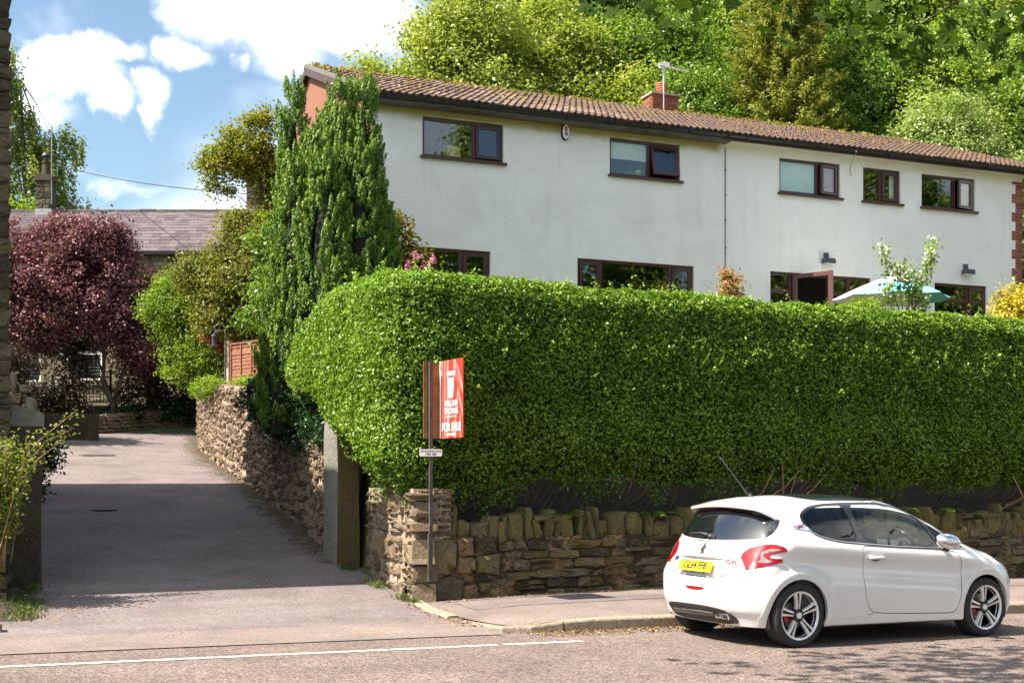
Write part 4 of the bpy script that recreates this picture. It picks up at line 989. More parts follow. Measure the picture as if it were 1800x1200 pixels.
    # two wall lights
    for x in (10.59, 14.58):
        b = MB(); b.prism([(x - 0.13, 6.52), (x + 0.13, 6.52), (x + 0.15, 6.41), (x - 0.15, 6.41)], -0.20, -0.05); b.prism([(x - 0.05, 6.66), (x + 0.05, 6.66), (x + 0.05, 6.50), (x - 0.05, 6.50)], -0.06, 0.0); wl = b.build('wall_light', MATS['lamp_grey'], H)
        MB().box((x - 0.12, -0.19, 6.395), (x + 0.12, -0.06, 6.412)).build('diffuser', MATS['white_plastic'], wl)
    b = MB(); b.box((-0.5, -0.6, 3.9), (17, 0.0, 4.10)); b.build('plinth', MATS['concrete'], H)
    return H
HOUSE = house()
def aerial():
    # stands on the chimney corner: a thing of its own
    M = HOUSE.matrix_basis
    p = M @ Vector((9.16, 4.94, 11.02)); root = empty('tv_aerial', p, R(-3.5), 'thin pole with a television aerial and white reflector panel strapped to the brick chimney', 'aerial')
    b = MB(); b.tube([(0, 0, 0), (0, 0, 1.30)], 0.02, 8); b.build('pole', MATS['aerial_metal'], root)
    b = MB(); b.tube([(-0.10, -0.03, 1.22), (0.62, -0.22, 1.06)], 0.012, 6); bo = b.build('boom', MATS['aerial_metal'], root)
    for i in range(7):
        t = 0.25 + 0.11 * i; c = Vector((-0.10, -0.03, 1.22)).lerp(Vector((0.62, -0.22, 1.06)), t); b = MB(); b.tube([c + Vector((0.03, 0.11, 0)), c - Vector((0.03, 0.11, 0))], 0.006, 5); b.build('element', MATS['aerial_metal'], root)
    b = MB(); b.box((-0.14, -0.02, 1.13), (-0.01, 0.0, 1.28)); b.box((0.02, -0.02, 1.17), (0.17, 0.0, 1.32)); b.build('reflector', MATS['white_plastic'], root)
aerial()

# ------------------------------------------------------------------ stone cottage at the end of the drive
def cottage():
    a = R(-25.5); H = empty('cottage', (2.0, 45.55, 3.9), a, 'old stone cottage with a long slate roof and two chimneys behind the copper tree', 'cottage')
    L = 10.2; EZ = 5.25; D = 5.2; RZ = 7.05
    ws = [(3.15, 4.05, 0.95, 2.35), (1.3, 2.0, 0.9, 2.3), (6.8, 7.6, 1.0, 2.3), (3.2, 4.0, 3.3, 4.6)]
    wall_holes(0, L, -0.6, EZ, ws, 0.14, MATS['far_stone'], 'wall', H)
    b = MB(); b.add([(0, 0, -0.6), (0, 0, EZ), (0, D / 2, RZ), (0, D, EZ), (0, D, -0.6)], [(4, 3, 2, 1, 0)]); b.add([(L, 0, -0.6), (L, 0, EZ), (L, D / 2, RZ), (L, D, EZ), (L, D, -0.6)], [(0, 1, 2, 3, 4)]); b.build('end_wall', MATS['far_stone'], H)
    b = MB(); b.add([(0.3, 0.25, -0.5), (L - .3, 0.25, -0.5), (L - .3, 0.25, EZ), (0.3, 0.25, EZ)], [(0, 1, 2, 3)]); b.build('rooms', MATS['dark_room'], H)  # dark sheet behind the windows, painted in place of unlit rooms
    rng = rnd(15); sp = StonePlacer(H, 260, 'stone', 16)
    for s0, s1, z0, z1 in courses(rng, 5.6, -0.4, 2.7, 0.14, 0.24, 0.25, 0.5, 0.1):
        if any(w[0] - 0.12 < s1 and s0 < w[1] + 0.12 and w[2] - 0.1 < z1 and z0 < w[3] + 0.1 for w in ws): continue
        sp.put(((s0 + s1) / 2, -0.03, z0), 0, s1 - s0 - 0.015, z1 - z0 - 0.012, 0.1, 'far_stone')
    for s0, s1, z0, z1 in courses(rng, 4.4, 4.35, EZ - 0.05, 0.16, 0.24, 0.3, 0.6, 0.0): sp.put((5.6 + (s0 + s1) / 2, -0.03, z0), 0, s1 - s0 - 0.015, z1 - z0 - 0.012, 0.1, 'far_stone')
    sp.finish()
    for (x0, x1, z0, z1) in ws:
        F = MB(); frame_bm(F, x0, x1, z0, z1, 0.06, 0.13, 0.07); F.box((x0 + .07, 0.062, z0 + (z1 - z0) * 0.62), (x1 - .07, 0.128, z0 + (z1 - z0) * 0.62 + 0.09)); w = F.build('window', MATS['white_paint'], H)
        MB().box((x0 + .06, 0.09, z0 + .06), (x1 - .06, 0.10, z1 - .06)).build('pane', MATS['cottage_glass'], w)
        Bl = MB(); z = z0 + 0.1
        while z < z1 - 0.12: Bl.box((x0 + .08, 0.16, z), (x1 - .08, 0.185, z + 0.035)); z += 0.11
        Bl.build('blind', MATS['blind_cream'], w)
        MB().box((x0 - .12, -0.10, z0 - 0.17), (x1 + .12, 0.06, z0)).build('sill', MATS['light_stone'], w); MB().box((x0 - .15, -0.07, z1), (x1 + .15, 0.05, z1 + 0.2)).build('lintel', MATS['light_stone'], w)
    b = MB(); ov = 0.18
    b.add([(-.1, -ov, EZ - .02), (L + .1, -ov, EZ - .02), (L + .1, D / 2, RZ + .1), (-.1, D / 2, RZ + .1), (L + .1, D + ov, EZ - .02), (-.1, D + ov, EZ - .02)], [(0, 1, 2, 3), (3, 2, 4, 5)]); roof = b.build('roof', MATS['slate'], H)
    # slates: rows with diminishing gauge, each its own little slab
    nsl = math.hypot(D / 2 + ov, RZ - EZ + .12); pit = math.atan2(RZ - EZ + .12, D / 2 + ov); Rm = Matrix.Translation((0, -ov, EZ - .02)) @ Matrix.Rotation(pit, 4, 'X')
    sl_me = MB().box((0, 0, 0), (1, 1, 0.013)).mesh('slate', MATS['slate']); s = 0.0; rest = MB(); cnt = 0; cells = []
    r = 0
    while s < nsl - 0.05:
        g = 0.30 - 0.12 * s / nsl; x = -0.1 - (0.18 if r % 2 else 0)
        while x < L + .1:
            w = rng.uniform(0.26, 0.42); a_, c_ = max(-.1, x), min(L + .1, x + w)
            if c_ - a_ > .05: cells.append((abs((a_ + c_) / 2 - 6.2), a_, c_, s, g))
            x += w
        s += g; r += 1
    cells.sort()
    for _, a_, c_, s, g in cells:
        M = Rm @ Matrix.Translation((a_ + .004, s - .02 + rng.normal() * .006, 0.012 + rng.random() * .006)) @ Matrix.Rotation(R(-2.4), 4, 'X') @ Matrix.Diagonal((c_ - a_ - .008, g + .07, 1, 1)) @ Matrix.Translation((0, 0, 0.012))
        if cnt < 300: o = bpy.data.objects.new('slate', sl_me); COL.objects.link(o); o.parent = roof; o.matrix_local = M; cnt += 1
        else: rest.add([tuple(M @ Vector(p)) for p in [(0, 0, 0), (1, 0, 0), (1, 1, 0), (0, 1, 0), (0, 0, .013), (1, 0, .013), (1, 1, .013), (0, 1, .013)]], [(0, 3, 2, 1), (4, 5, 6, 7), (0, 1, 5, 4), (1, 2, 6, 5), (2, 3, 7, 6), (3, 0, 4, 7)])
    o = rest.build('farther_slates', MATS['slate'], roof); o['kind'] = 'stuff'
    rg = MB().box((0, -.11, -.03), (0.57, .11, .03)).mesh('ridge_slab', MATS['grey_stone']); x = -.1
    while x < L - .3: link('ridge_slab', rg, roof, (x, D / 2, RZ + .13 + rng.normal() * .006)); x += .585
    MB().box((-.1, -ov - .10, EZ - .13), (L + .1, -ov + .01, EZ - .02)).build('gutter', MATS['gutter_black'], H)
    for i, x in enumerate((1.22, 8.66)):
        c = MB(); c.box((x - .26, D / 2 - .26, RZ - .5), (x + .26, D / 2 + .26, RZ + 1.15)); c.box((x - .32, D / 2 - .32, RZ + 1.15), (x + .32, D / 2 + .32, RZ + 1.27)); c.box((x - .28, D / 2 - .28, RZ + 1.27), (x + .28, D / 2 + .28, RZ + 1.37))
        ch = c.build('chimney', MATS['sooty_stone'], H)
        cs = rnd(30 + i); z = RZ + 0.1
        for k in range(5):
            xx = x - .26
            while xx < x + .24:
                w = min(cs.uniform(.2, .36), x + .26 - xx); o = bpy.data.objects.new('stone', stone_mesh('sq', int(cs.integers(14)), 'sooty_stone')); COL.objects.link(o); o.parent = ch; o.matrix_local = Matrix.Translation((xx + w / 2, D / 2 - .28, z)) @ Matrix.Diagonal((w - .012, .1, .19, 1)) @ Matrix.Translation((-.5, 0, 0)); xx += w
            z += .205
        MB().box((x - .29, D / 2 - .31, RZ - .1), (x + .29, D / 2 + .30, RZ + .14)).build('flashing', MATS['lead'], ch)
        pt = MB(); pt.lathe([(.17, 0), (.15, .12), (.13, .42), (.16, .45), (.16, .5), (.11, .5), (.11, .1)], 14, c=(x, D / 2, RZ + 1.37)); pt.build('chimney_pot', MATS['terracotta' if i else 'sooty_stone'], ch, smooth='auto')
        if i == 0:
            cw = MB(); cw.lathe([(.0, .32), (.10, .28), (.17, .18), (.17, .15), (.09, .15), (.09, -.08)], 14, c=(x, D / 2, RZ + 1.90)); cw.build('cowl', MATS['iron_black'], ch, smooth='auto')
            po = MB(); po.tube([(x + .30, D / 2 - .30, RZ + .3), (x + .30, D / 2 - .30, RZ + 3.1)], .022, 6); po.tube([(x + .1, D / 2 - .30, RZ + 3.0), (x + .52, D / 2 - .30, RZ + 3.0)], .012, 5); po.build('aerial_pole', MATS['cable_grey'], ch)
cottage()
def railings():
    root = empty('iron_gate', (4.35, 40.25, 3.85), R(-25.5), 'black iron railing gate in front of the cottage window', 'gate')
    b = MB(); b.box((0, -.02, .02), (1.15, .02, .06)); b.box((0, -.02, .78), (1.15, .02, .82)); b.box((0, -.02, .95), (1.15, .02, .98)); b.box((1.12, -.03, -.2), (1.18, .03, 1.05)); b.box((-.03, -.03, -.2), (.03, .03, 1.05)); b.build('frame', MATS['iron_black'], root)
    me = MB().box((-.009, -.009, .05), (.009, .009, .95)).mesh('bar', MATS['iron_black'])
    for i in range(10): link('bar', me, root, (.1 + i * .105, 0, 0))
    b = MB(); b.box((-1.5, .3, -1.4), (1.2, .5, -.05)); b.build('step_wall', MATS['sooty_stone'], root)
railings()

# ------------------------------------------------------------------ fence, feeder, wire
def fence():
    root = empty('fence', (6.83, 30.1, 3.45), math.atan2(26.6 - 30.1, 8.05 - 6.83), 'reddish brown slatted garden fence panels between concrete posts above the retaining wall', 'fence')
    rng = rnd(17)
    for k in range(2):
        x = k * 1.9; drop = -0.22 * k
        MB().box((x - .06, -.05, -.6), (x + .05, .05, 1.42 + drop)).build('post', MATS['concrete'], root)
        MB().box((x + .05, -.025, -.1 + drop), (x + 1.84, .025, .2 + drop)).build('gravel_board', MATS['concrete'], root)
        me = MB().box((0, -.006, 0), (1.79, .006, .098)).mesh('slat', MATS['fence_brown'])
        for i in range(13): link('slat', me, root, (x + .05, -0.005 + rng.normal() * .003, .205 + drop + i * .085), (R(-7), 0, 0))
        vb = MB().box((-.02, -.035, 0), (.02, -.012, 1.13)).mesh('batten', MATS['fence_brown'])
        for q in (.05, .48, .92, 1.36, 1.77): link('batten', vb, root, (x + .05 + q, 0, .2 + drop))
        MB().box((x + .04, -.04, 1.31 + drop), (x + 1.85, .04, 1.345 + drop)).build('cap_rail', MATS['fence_brown'], root)
    MB().box((3.74, -.05, -.8), (3.85, .05, 1.2)).build('post', MATS['concrete'], root)
fence()
def feeder():
    root = empty('bird_feeder', (6.71, 30.05, 3.7), R(-25), 'slim pole with a hooked arm and a hanging seed feeder', 'bird feeder')
    b = MB(); b.tube([(0, 0, 0), (0, 0, 1.42)], .012, 6); b.tube([(0, 0, 1.4)] + [(-.13 - .13 * math.cos(t), 0, 1.42 + .15 * math.sin(t)) for t in np.linspace(0, math.pi, 9)] + [(-.26, 0, 1.36)], .009, 6); b.build('pole', MATS['cable_grey'], root)
    b = MB(); b.lathe([(.0, .30), (.06, .27), (.075, .22), (.055, .215), (.055, .03), (.08, .02), (.08, 0), (0, 0)], 12, c=(-.26, 0, 1.04)); b.tube([(-.26, 0, 1.33), (-.26, 0, 1.38)], .006, 5); b.build('seed_tube', MATS['lamp_grey'], root, smooth='auto')
feeder()
b = MB(); A_, B_ = Vector((5.0, 61.9, 16.4)), HOUSE.matrix_basis @ Vector((-0.02, 3.5, 7.75))
b.tube([A_.lerp(B_, t) - Vector((0, 0, 0.35 * 4 * t * (1 - t))) for t in np.linspace(0, 1, 30)], .014, 5); wire = b.build('telephone_wire', MATS['iron_black']); tag(wire, 'single black telephone wire sagging across the sky to the brick gable', 'wire')

# ------------------------------------------------------------------ the big clipped hedge
def hedge():
    root = empty('privet_hedge', (5.3, 14.2, 1.2), 0, 'huge clipped green hedge rounding the corner above the stone garden wall', 'hedge')
    O = np.array([5.3, 14.2, 1.2]); rng = rnd(101)
    path = [(5.42, 19.5), (5.26, 18.4), (5.15, 16.5), (5.13, 15.1)]
    for t in np.linspace(0, math.pi / 2, 7): path.append((5.75 - 0.62 * math.cos(t), 14.72 - 0.62 * math.sin(t)))
    path += [(8, 14.12), (12, 14.16), (17, 14.2), (30, 14.4)]
    path = np.array(path); ds = np.concatenate([[0], np.cumsum(np.linalg.norm(np.diff(path, axis=0), axis=1))]); L = ds[-1]
    def at(s):
        u = np.interp(s, ds, path[:, 0]); v = np.interp(s, ds, path[:, 1]); e = 0.12
        du = np.interp(s + e, ds, path[:, 0]) - np.interp(s - e, ds, path[:, 0]); dv = np.interp(s + e, ds, path[:, 1]) - np.interp(s - e, ds, path[:, 1]); l = np.hypot(du, dv)
        return u, v, dv / l, -du / l      # outward normal (left side run: -x ; front run: -y)
    SC = ds[7]
    def nz(a, b, c):   # smooth pseudo-noise
        return (np.sin(a * 1.7 + 1.3 * np.sin(b * 1.1)) + np.sin(b * 2.3 + c * 1.9 + np.sin(a * 0.9)) + 0.6 * np.sin(a * 4.1 + b * 3.7) + 0.5 * np.sin(a * 7.3 - b * 6.1 + 2)) / 3.1
    def top(s): return np.interp(s, [0, 2, 4, SC, SC + 3, L], [3.80, 4.22, 4.22, 4.12, 4.08, 4.10]) + 0.035 * nz(s * 1.3, s * .4, 0)
    def bot(s): return np.interp(s, [0, 1.5, 2.8, 4.2, SC, SC + 1.5, SC + 3, SC + 8, SC + 11, L], [2.9, 2.75, 2.15, 1.60, 1.44, 1.47, 1.55, 1.50, 1.48, 1.55]) + 0.10 * nz(s * 2.2, s * .7, 1)
    def surf(s, q):
        """q 0..1 up the face, 1..1.5 round the shoulder, 1.5..2 across the top"""
        u, v, nx, ny = at(s); zt = top(s); zb = bot(s); r = 0.30
        z = np.where(q < 1, zb + (zt - r - zb) * q, np.where(q < 1.5, zt - r + r * np.sin((np.clip(q, 1, 1.5) - 1) * math.pi), zt))
        o = np.where(q < 1, 0.06 * np.sin(np.clip(q, 0, 1) * 3.1) - 0.42 * np.clip(0.16 - q, 0, 1) / 0.16 * 0.5, np.where(q < 1.5, -r + r * np.cos((np.clip(q, 1, 1.5) - 1) * math.pi), -r - 1.25 * (np.clip(q, 1.5, 2) - 1.5) / 0.5))
        bump = 0.045 * nz(s * 1.6, z * 1.8, 0.3) + 0.03 * nz(s * 5, z * 5.5, 2)
        P = np.stack([u + nx * (o + bump), v + ny * (o + bump), z + np.where(q > 1.2, bump * .7, 0)], 1)
        an = np.where(q < 1, 0, np.where(q < 1.5, (np.clip(q, 1, 1.5) - 1) * math.pi, math.pi / 2))
        N = np.stack([nx * np.cos(an), ny * np.cos(an), np.sin(an)], 1)
        return P, N
    Ps, Ns, Ts = [], [], []
    def scatter(n, s0, s1, q0, q1, depth, tshift=0.0, up=0.25):
        s = rng.uniform(s0, s1, n); q = rng.uniform(q0, q1, n)
        keep = (q > .30) | (rng.random(n) < .42 + .58 * np.clip(q, 0, .3) / .3 * np.clip(.8 + .6 * nz(s * 1.9, q * 6, 1), 0, 1)); s, q = s[keep], q[keep]; n = len(s); P, N = surf(s, q)
        d = rng.random(n) ** 1.5 * depth; P = P - N * d[:, None] + rng.normal(size=(n, 3)) * 0.012 + N * (0.03 * nz(s * 17, P[:, 2] * 19, 1) + 0.028 * (rng.random(n) < .07) * rng.random(n))[:, None]
        t = 0.75 * rng.random(n) ** 1.3 + 0.14 + 0.20 * nz(s * 3.1, P[:, 2] * 2.7, 0) - d * 1.6 + tshift  # inner leaves darker, sunlit side and top lighter: shade put into the tone
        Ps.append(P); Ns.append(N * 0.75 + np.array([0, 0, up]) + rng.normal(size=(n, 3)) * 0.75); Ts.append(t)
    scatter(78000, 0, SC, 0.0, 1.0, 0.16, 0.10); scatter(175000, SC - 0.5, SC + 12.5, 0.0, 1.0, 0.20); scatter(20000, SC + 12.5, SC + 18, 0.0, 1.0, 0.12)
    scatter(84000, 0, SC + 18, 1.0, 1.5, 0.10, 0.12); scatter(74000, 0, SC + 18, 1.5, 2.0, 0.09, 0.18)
    # ragged lower fringe with drooping sprays
    n = 16000; s = rng.uniform(2.5, SC + 15, n); P, N = surf(s, np.full(n, 0.03)); dz = rng.random(n) ** 1.8 * 0.42 * np.clip(0.4 + nz(s * 2.9, s * 1.3, 1), 0.05, 1); P[:, 2] -= dz; P -= N * (rng.random(n) * 0.35)[:, None]
    Ps.append(P); Ns.append(N * .6 + rng.normal(size=(n, 3)) * .7 + np.array([0, 0, .3])); Ts.append(rng.random(n) * .6)
    # stray shoots the shears missed
    for k in range(260):
        s_ = np.array([rng.uniform(.5, SC + 15)]); q_ = np.array([rng.uniform(.5, 2.0)]); P0, N0 = surf(s_, q_); L_ = rng.uniform(.05, .16); n = int(5 + L_ * 60); t = rng.random(n)[:, None]; dr = N0 * .5 + np.array([[0, 0, .8]]) + rng.normal(size=(1, 3)) * .3
        Ps.append(P0 + dr * t * L_ + rng.normal(size=(n, 3)) * .018); Ns.append(N0 + rng.normal(size=(n, 3)) * .8 + np.array([0, 0, .3])); Ts.append(.55 + .45 * rng.random(n))
    P = np.concatenate(Ps) - O; N = np.concatenate(Ns); T = np.concatenate(Ts)
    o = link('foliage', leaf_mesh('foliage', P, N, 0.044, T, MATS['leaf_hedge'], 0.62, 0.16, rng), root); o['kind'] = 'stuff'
    # solid dark core of the hedge; shade between leaves is in its colour
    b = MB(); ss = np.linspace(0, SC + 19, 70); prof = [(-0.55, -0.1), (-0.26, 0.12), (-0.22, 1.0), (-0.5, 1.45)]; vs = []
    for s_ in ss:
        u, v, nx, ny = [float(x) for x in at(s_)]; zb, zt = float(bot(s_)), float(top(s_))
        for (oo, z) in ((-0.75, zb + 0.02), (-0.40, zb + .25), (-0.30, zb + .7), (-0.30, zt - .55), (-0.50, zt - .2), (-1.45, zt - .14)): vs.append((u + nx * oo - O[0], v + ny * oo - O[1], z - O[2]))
    k = 6; b.add(vs, [(i * k + j, (i + 1) * k + j, (i + 1) * k + j + 1, i * k + j + 1) for i in range(len(ss) - 1) for j in range(k - 1)]); b.build('heart', MATS['inner_shade'], root)
    # bare twigs and stems in the shade below the clipped face
    b = MB(); 
    for i in range(210):
        s_ = rng.uniform(3.5, SC + 15); u, v, nx, ny = [float(x) for x in at(s_)]; zb = float(bot(s_)); o0 = -0.75 - rng.random() * .3
        p0 = Vector((u + nx * o0, v + ny * o0, 0.95 + rng.random() * .2)); sp = rng.normal() * .35; o1 = -0.12 - rng.random() * .25; p2 = Vector((u + nx * o1 - ny * sp, v + ny * o1 + nx * sp, zb + rng.uniform(0.0, .5))); p1 = p0.lerp(p2, .5) + Vector((rng.normal() * .06, rng.normal() * .06, rng.normal() * .05))
        r = rng.uniform(.004, .014); b.tube([p0 - Vector(O), p1 - Vector(O), p2 - Vector(O)], [r, r * .8, r * .5], 5)
    b.build('twigs', MATS['twig'], root, kind='stuff')
    b = MB()
    for (cu, n_) in ((10.9, 5), (15.9, 14), (16.6, 8)):
        for i in range(n_):
            a = rng.normal() * .4 + .35; p0 = Vector((cu + rng.normal() * .3, 14.5, 1.05 + rng.random() * .1)); p2 = Vector((cu + a * 1.0, 14.18 + rng.random() * .15, 1.60 + rng.random() * .25)); p1 = p0.lerp(p2, .5) + Vector((.03, -.08, -.05)); r = rng.uniform(.008, .017); b.tube([p0 - Vector(O), p1 - Vector(O), p2 - Vector(O)], [r, r * .9, r * .6], 6)
    b.build('stems', MATS['twig_tan'], root, smooth=True, kind='stuff')
hedge()
# dark soil bank behind the coping
sheet('soil_bank', LN(5.6, 32, 60), [14.28, 14.5, 14.8, 15.2, 15.6], lambda x, y: 0.86 + (y - 14.28) * 0.55 + 0.03 * np.sin(x * 3) + 0 * y, 'earth')
def ferns():
    rng = rnd(33)
    for i, u in enumerate((7.6, 8.9, 10.2, 11.5, 12.3, 13.2, 14.1)):
        root = empty('fern', (u, 14.25, 1.02), rng.random() * 6, ['small fern behind the coping nearest the sale sign', 'second fern from the sale sign behind the coping', 'fern behind the coping left of the car aerial', 'fern above the rear window of the white car', 'fern above the front seat of the white car', 'fern above the windscreen of the white car', 'fern above the bonnet of the white car'][i], 'fern', 'ferns behind the wall coping')
        Ps, Ns, Ax = [], [], []
        for k in range(9):
            a = 2 * math.pi * k / 9 + rng.normal() * .2; Lf = rng.uniform(.25, .42)
            for t in np.linspace(.1, 1, 14):
                c = np.array([math.cos(a) * Lf * t, math.sin(a) * Lf * t, Lf * (.9 * t - .75 * t * t)])
                for sd in (-1, 1):
                    w = .07 * (1 - t * .8); q = np.array([-math.sin(a), math.cos(a), 0]) * sd
                    Ps.append(c + q * w * .5); Ns.append([0, 0, 1]); Ax.append(q * 3)
        P = np.array(Ps); o = link('fronds', leaf_mesh('fronds', P, np.array(Ns, float) + rng.normal(size=P.shape) * .15, .065, rng.random(len(P)) * .8, MATS['leaf_mid'], .35, .1, rng, np.array(Ax)), root)
ferns()

# ------------------------------------------------------------------ estate agent's board
def text_mesh(body, size, mat, name, extrude=0.0, align='CENTER', sx=1.0, bold=0.0):
    cu = bpy.data.curves.new(name, 'FONT'); cu.body = body; cu.size = size; cu.align_x = align; cu.align_y = 'CENTER'; cu.extrude = extrude; cu.offset = bold
    o = bpy.data.objects.new(name, cu); COL.objects.link(o)
    me = bpy.data.meshes.new_from_object(o.evaluated_get(bpy.context.evaluated_depsgraph_get())); bpy.data.objects.remove(o); bpy.data.curves.remove(cu)
    me.materials.clear(); me.materials.append(mat)
    if sx != 1.0: me.transform(Matrix.Diagonal((sx, 1, 1, 1)))
    me.name = name; return me
def sale_board():
    root = empty('sale_sign', (5.555, 13.90, 0.36), 0, 'red FOR SALE board on a dark wooden post fixed at the wall corner', 'sign')
    O = Vector(root.location)
    b = MB(); b.box((-.019, -.019, -0.02), (.019, .019, 2.60)); b.box((-.034, -.022, -.02), (-.020, .017, .55)); b.build('post', MATS['post_wood'], root)
    W_, H_, Z0, BX = 0.60, 0.92, 1.685, 0.135
    # board faces: local frame X' runs from the post towards the road (-Y), seen from the left (-X)
    P = empty('x', (0, 0, 0)); bpy.data.objects.remove(P)
    def face(name, mat, poly, off):
        m = MB(); n = len(poly); vs = [(BX - off + .07 * x, 0.04 - x, Z0 + z) for x, z in poly]; m.add(vs, [tuple(range(n))]); o = m.build(name, MATS[mat], brd); return o
    m = MB(); k_ = .07 * W_; m.add([(BX, 0.04, Z0), (BX + k_, 0.04 - W_, Z0), (BX + k_, 0.04 - W_, Z0 + H_), (BX, 0.04, Z0 + H_), (BX + .01, 0.04, Z0), (BX + .01 + k_, 0.04 - W_, Z0), (BX + .01 + k_, 0.04 - W_, Z0 + H_), (BX + .01, 0.04, Z0 + H_)], [(3, 2, 1, 0), (4, 5, 6, 7), (0, 1, 5, 4), (1, 2, 6, 5), (2, 3, 7, 6), (3, 0, 4, 7)])
    brd = m.build('board', MATS['sign_red'], root)
    for poly in ([(0, 0), (.075, 0), (.075, H_), (0, H_)], [(.115, 0), (.15, 0), (.15, H_), (.115, H_)], [(.185, 0), (.215, 0), (.30, .42), (.30, .55), (.235, .30), (.235, H_), (.185, H_)],
                 [(.36, H_), (.42, H_), (.60, .50), (.60, .62), (.47, H_ - .06), (.40, .70), (.36, .78)], [(.36, .20), (.40, .20), (.48, .62), (.60, .33), (.60, .22), (.48, .50), (.43, .2), (.43, 0), (.36, 0)], [(.53, 0), (.56, 0), (.56, .24), (.53, .30)]):
        so_ = globals().__setitem__('_so', globals().get('_so', .0010) + .0004); face('stripe', 'sign_pink', poly, globals()['_so'])
    face('white_edge', 'sign_white', [(0, 0), (.03, 0), (.03, H_), (0, H_)], .0052)
    # emblem: a capital over a W
    for poly in ([(.20, .735), (.41, .735), (.41, .755), (.20, .755)], [(.195, .765), (.415, .765), (.415, .785), (.195, .785)], [(.225, .71), (.27, .71), (.30, .50), (.285, .47), (.25, .47), (.235, .60)], [(.34, .71), (.385, .71), (.37, .58), (.35, .47), (.315, .47), (.30, .50)], [(.285, .71), (.325, .71), (.325, .55), (.305, .49), (.285, .55)]):
        face('emblem', 'sign_white', poly, .0055)
    def txt(s, size, x, z, mat='sign_white', sx=1.0, bold=0.0):
        me = text_mesh(s, size, MATS[mat], 'lettering', 0, 'CENTER', sx, bold); o = link('lettering', me, brd)
        o.matrix_local = Matrix.Translation((BX - .0065 + .07 * x, 0.04 - x, Z0 + z)) @ Matrix.Rotation(math.atan(.07), 4, 'Z') @ Matrix(((0, 0, -1, 0), (-1, 0, 0, 0), (0, 1, 0, 0), (0, 0, 0, 1)))
    txt('WILLIAM', .105, .31, .405, sx=.80, bold=.001); txt('THOMAS', .105, .31, .315, sx=.85, bold=.001); txt('SALES & LETTINGS', .035, .31, .25)
    txt('FOR SALE', .135, .31, .125, sx=.86, bold=.004); txt('01254 398238', .045, .31, .04, bold=.001)
    b = MB(); b.add([(0.128, 0.05, Z0), (-.08, 0.03, Z0), (-.08, 0.03, Z0 + H_), (0.128, 0.05, Z0 + H_), (0.128, .062, Z0), (-.08, .042, Z0), (-.08, .042, Z0 + H_), (0.128, .062, Z0 + H_)], [(0, 3, 2, 1), (4, 5, 6, 7), (0, 1, 5, 4), (1, 2, 6, 5), (2, 3, 7, 6), (3, 0, 4, 7)]); me = b.mesh('back_board', MATS['ply_back']); fix_normals(me); link('back_board', me, root)
    b = MB(); pl = [(-.125, 1.47), (.125, 1.47), (.135, 1.48), (.135, 1.545), (.125, 1.555), (-.125, 1.555), (-.135, 1.545), (-.135, 1.48)]; b.prism(pl, -.032, -.025); pt = b.build('address_plate', MATS['sign_plate'], root)
    pt.rotation_euler = (0, 0, R(-22))
    for s, z in (('1002 BLACKBURN ROAD', 1.53), ('3 BED SEMI', 1.495)):
        me = text_mesh(s, .034, MATS['print_black'], 'lettering', sx=.66 if len(s) > 12 else .8, bold=.0006); o = link('lettering', me, pt); o.matrix_local = Matrix.Translation((0, -.0335, z)) @ Matrix.Rotation(R(90), 4, 'X')
sale_board()

leafmat('leaf_golden', [(0.10, 0.125, 0.012), (0.16, 0.185, 0.016), (0.23, 0.235, 0.02), (0.33, 0.28, 0.03)], 0.42, 0.5, 0.35)
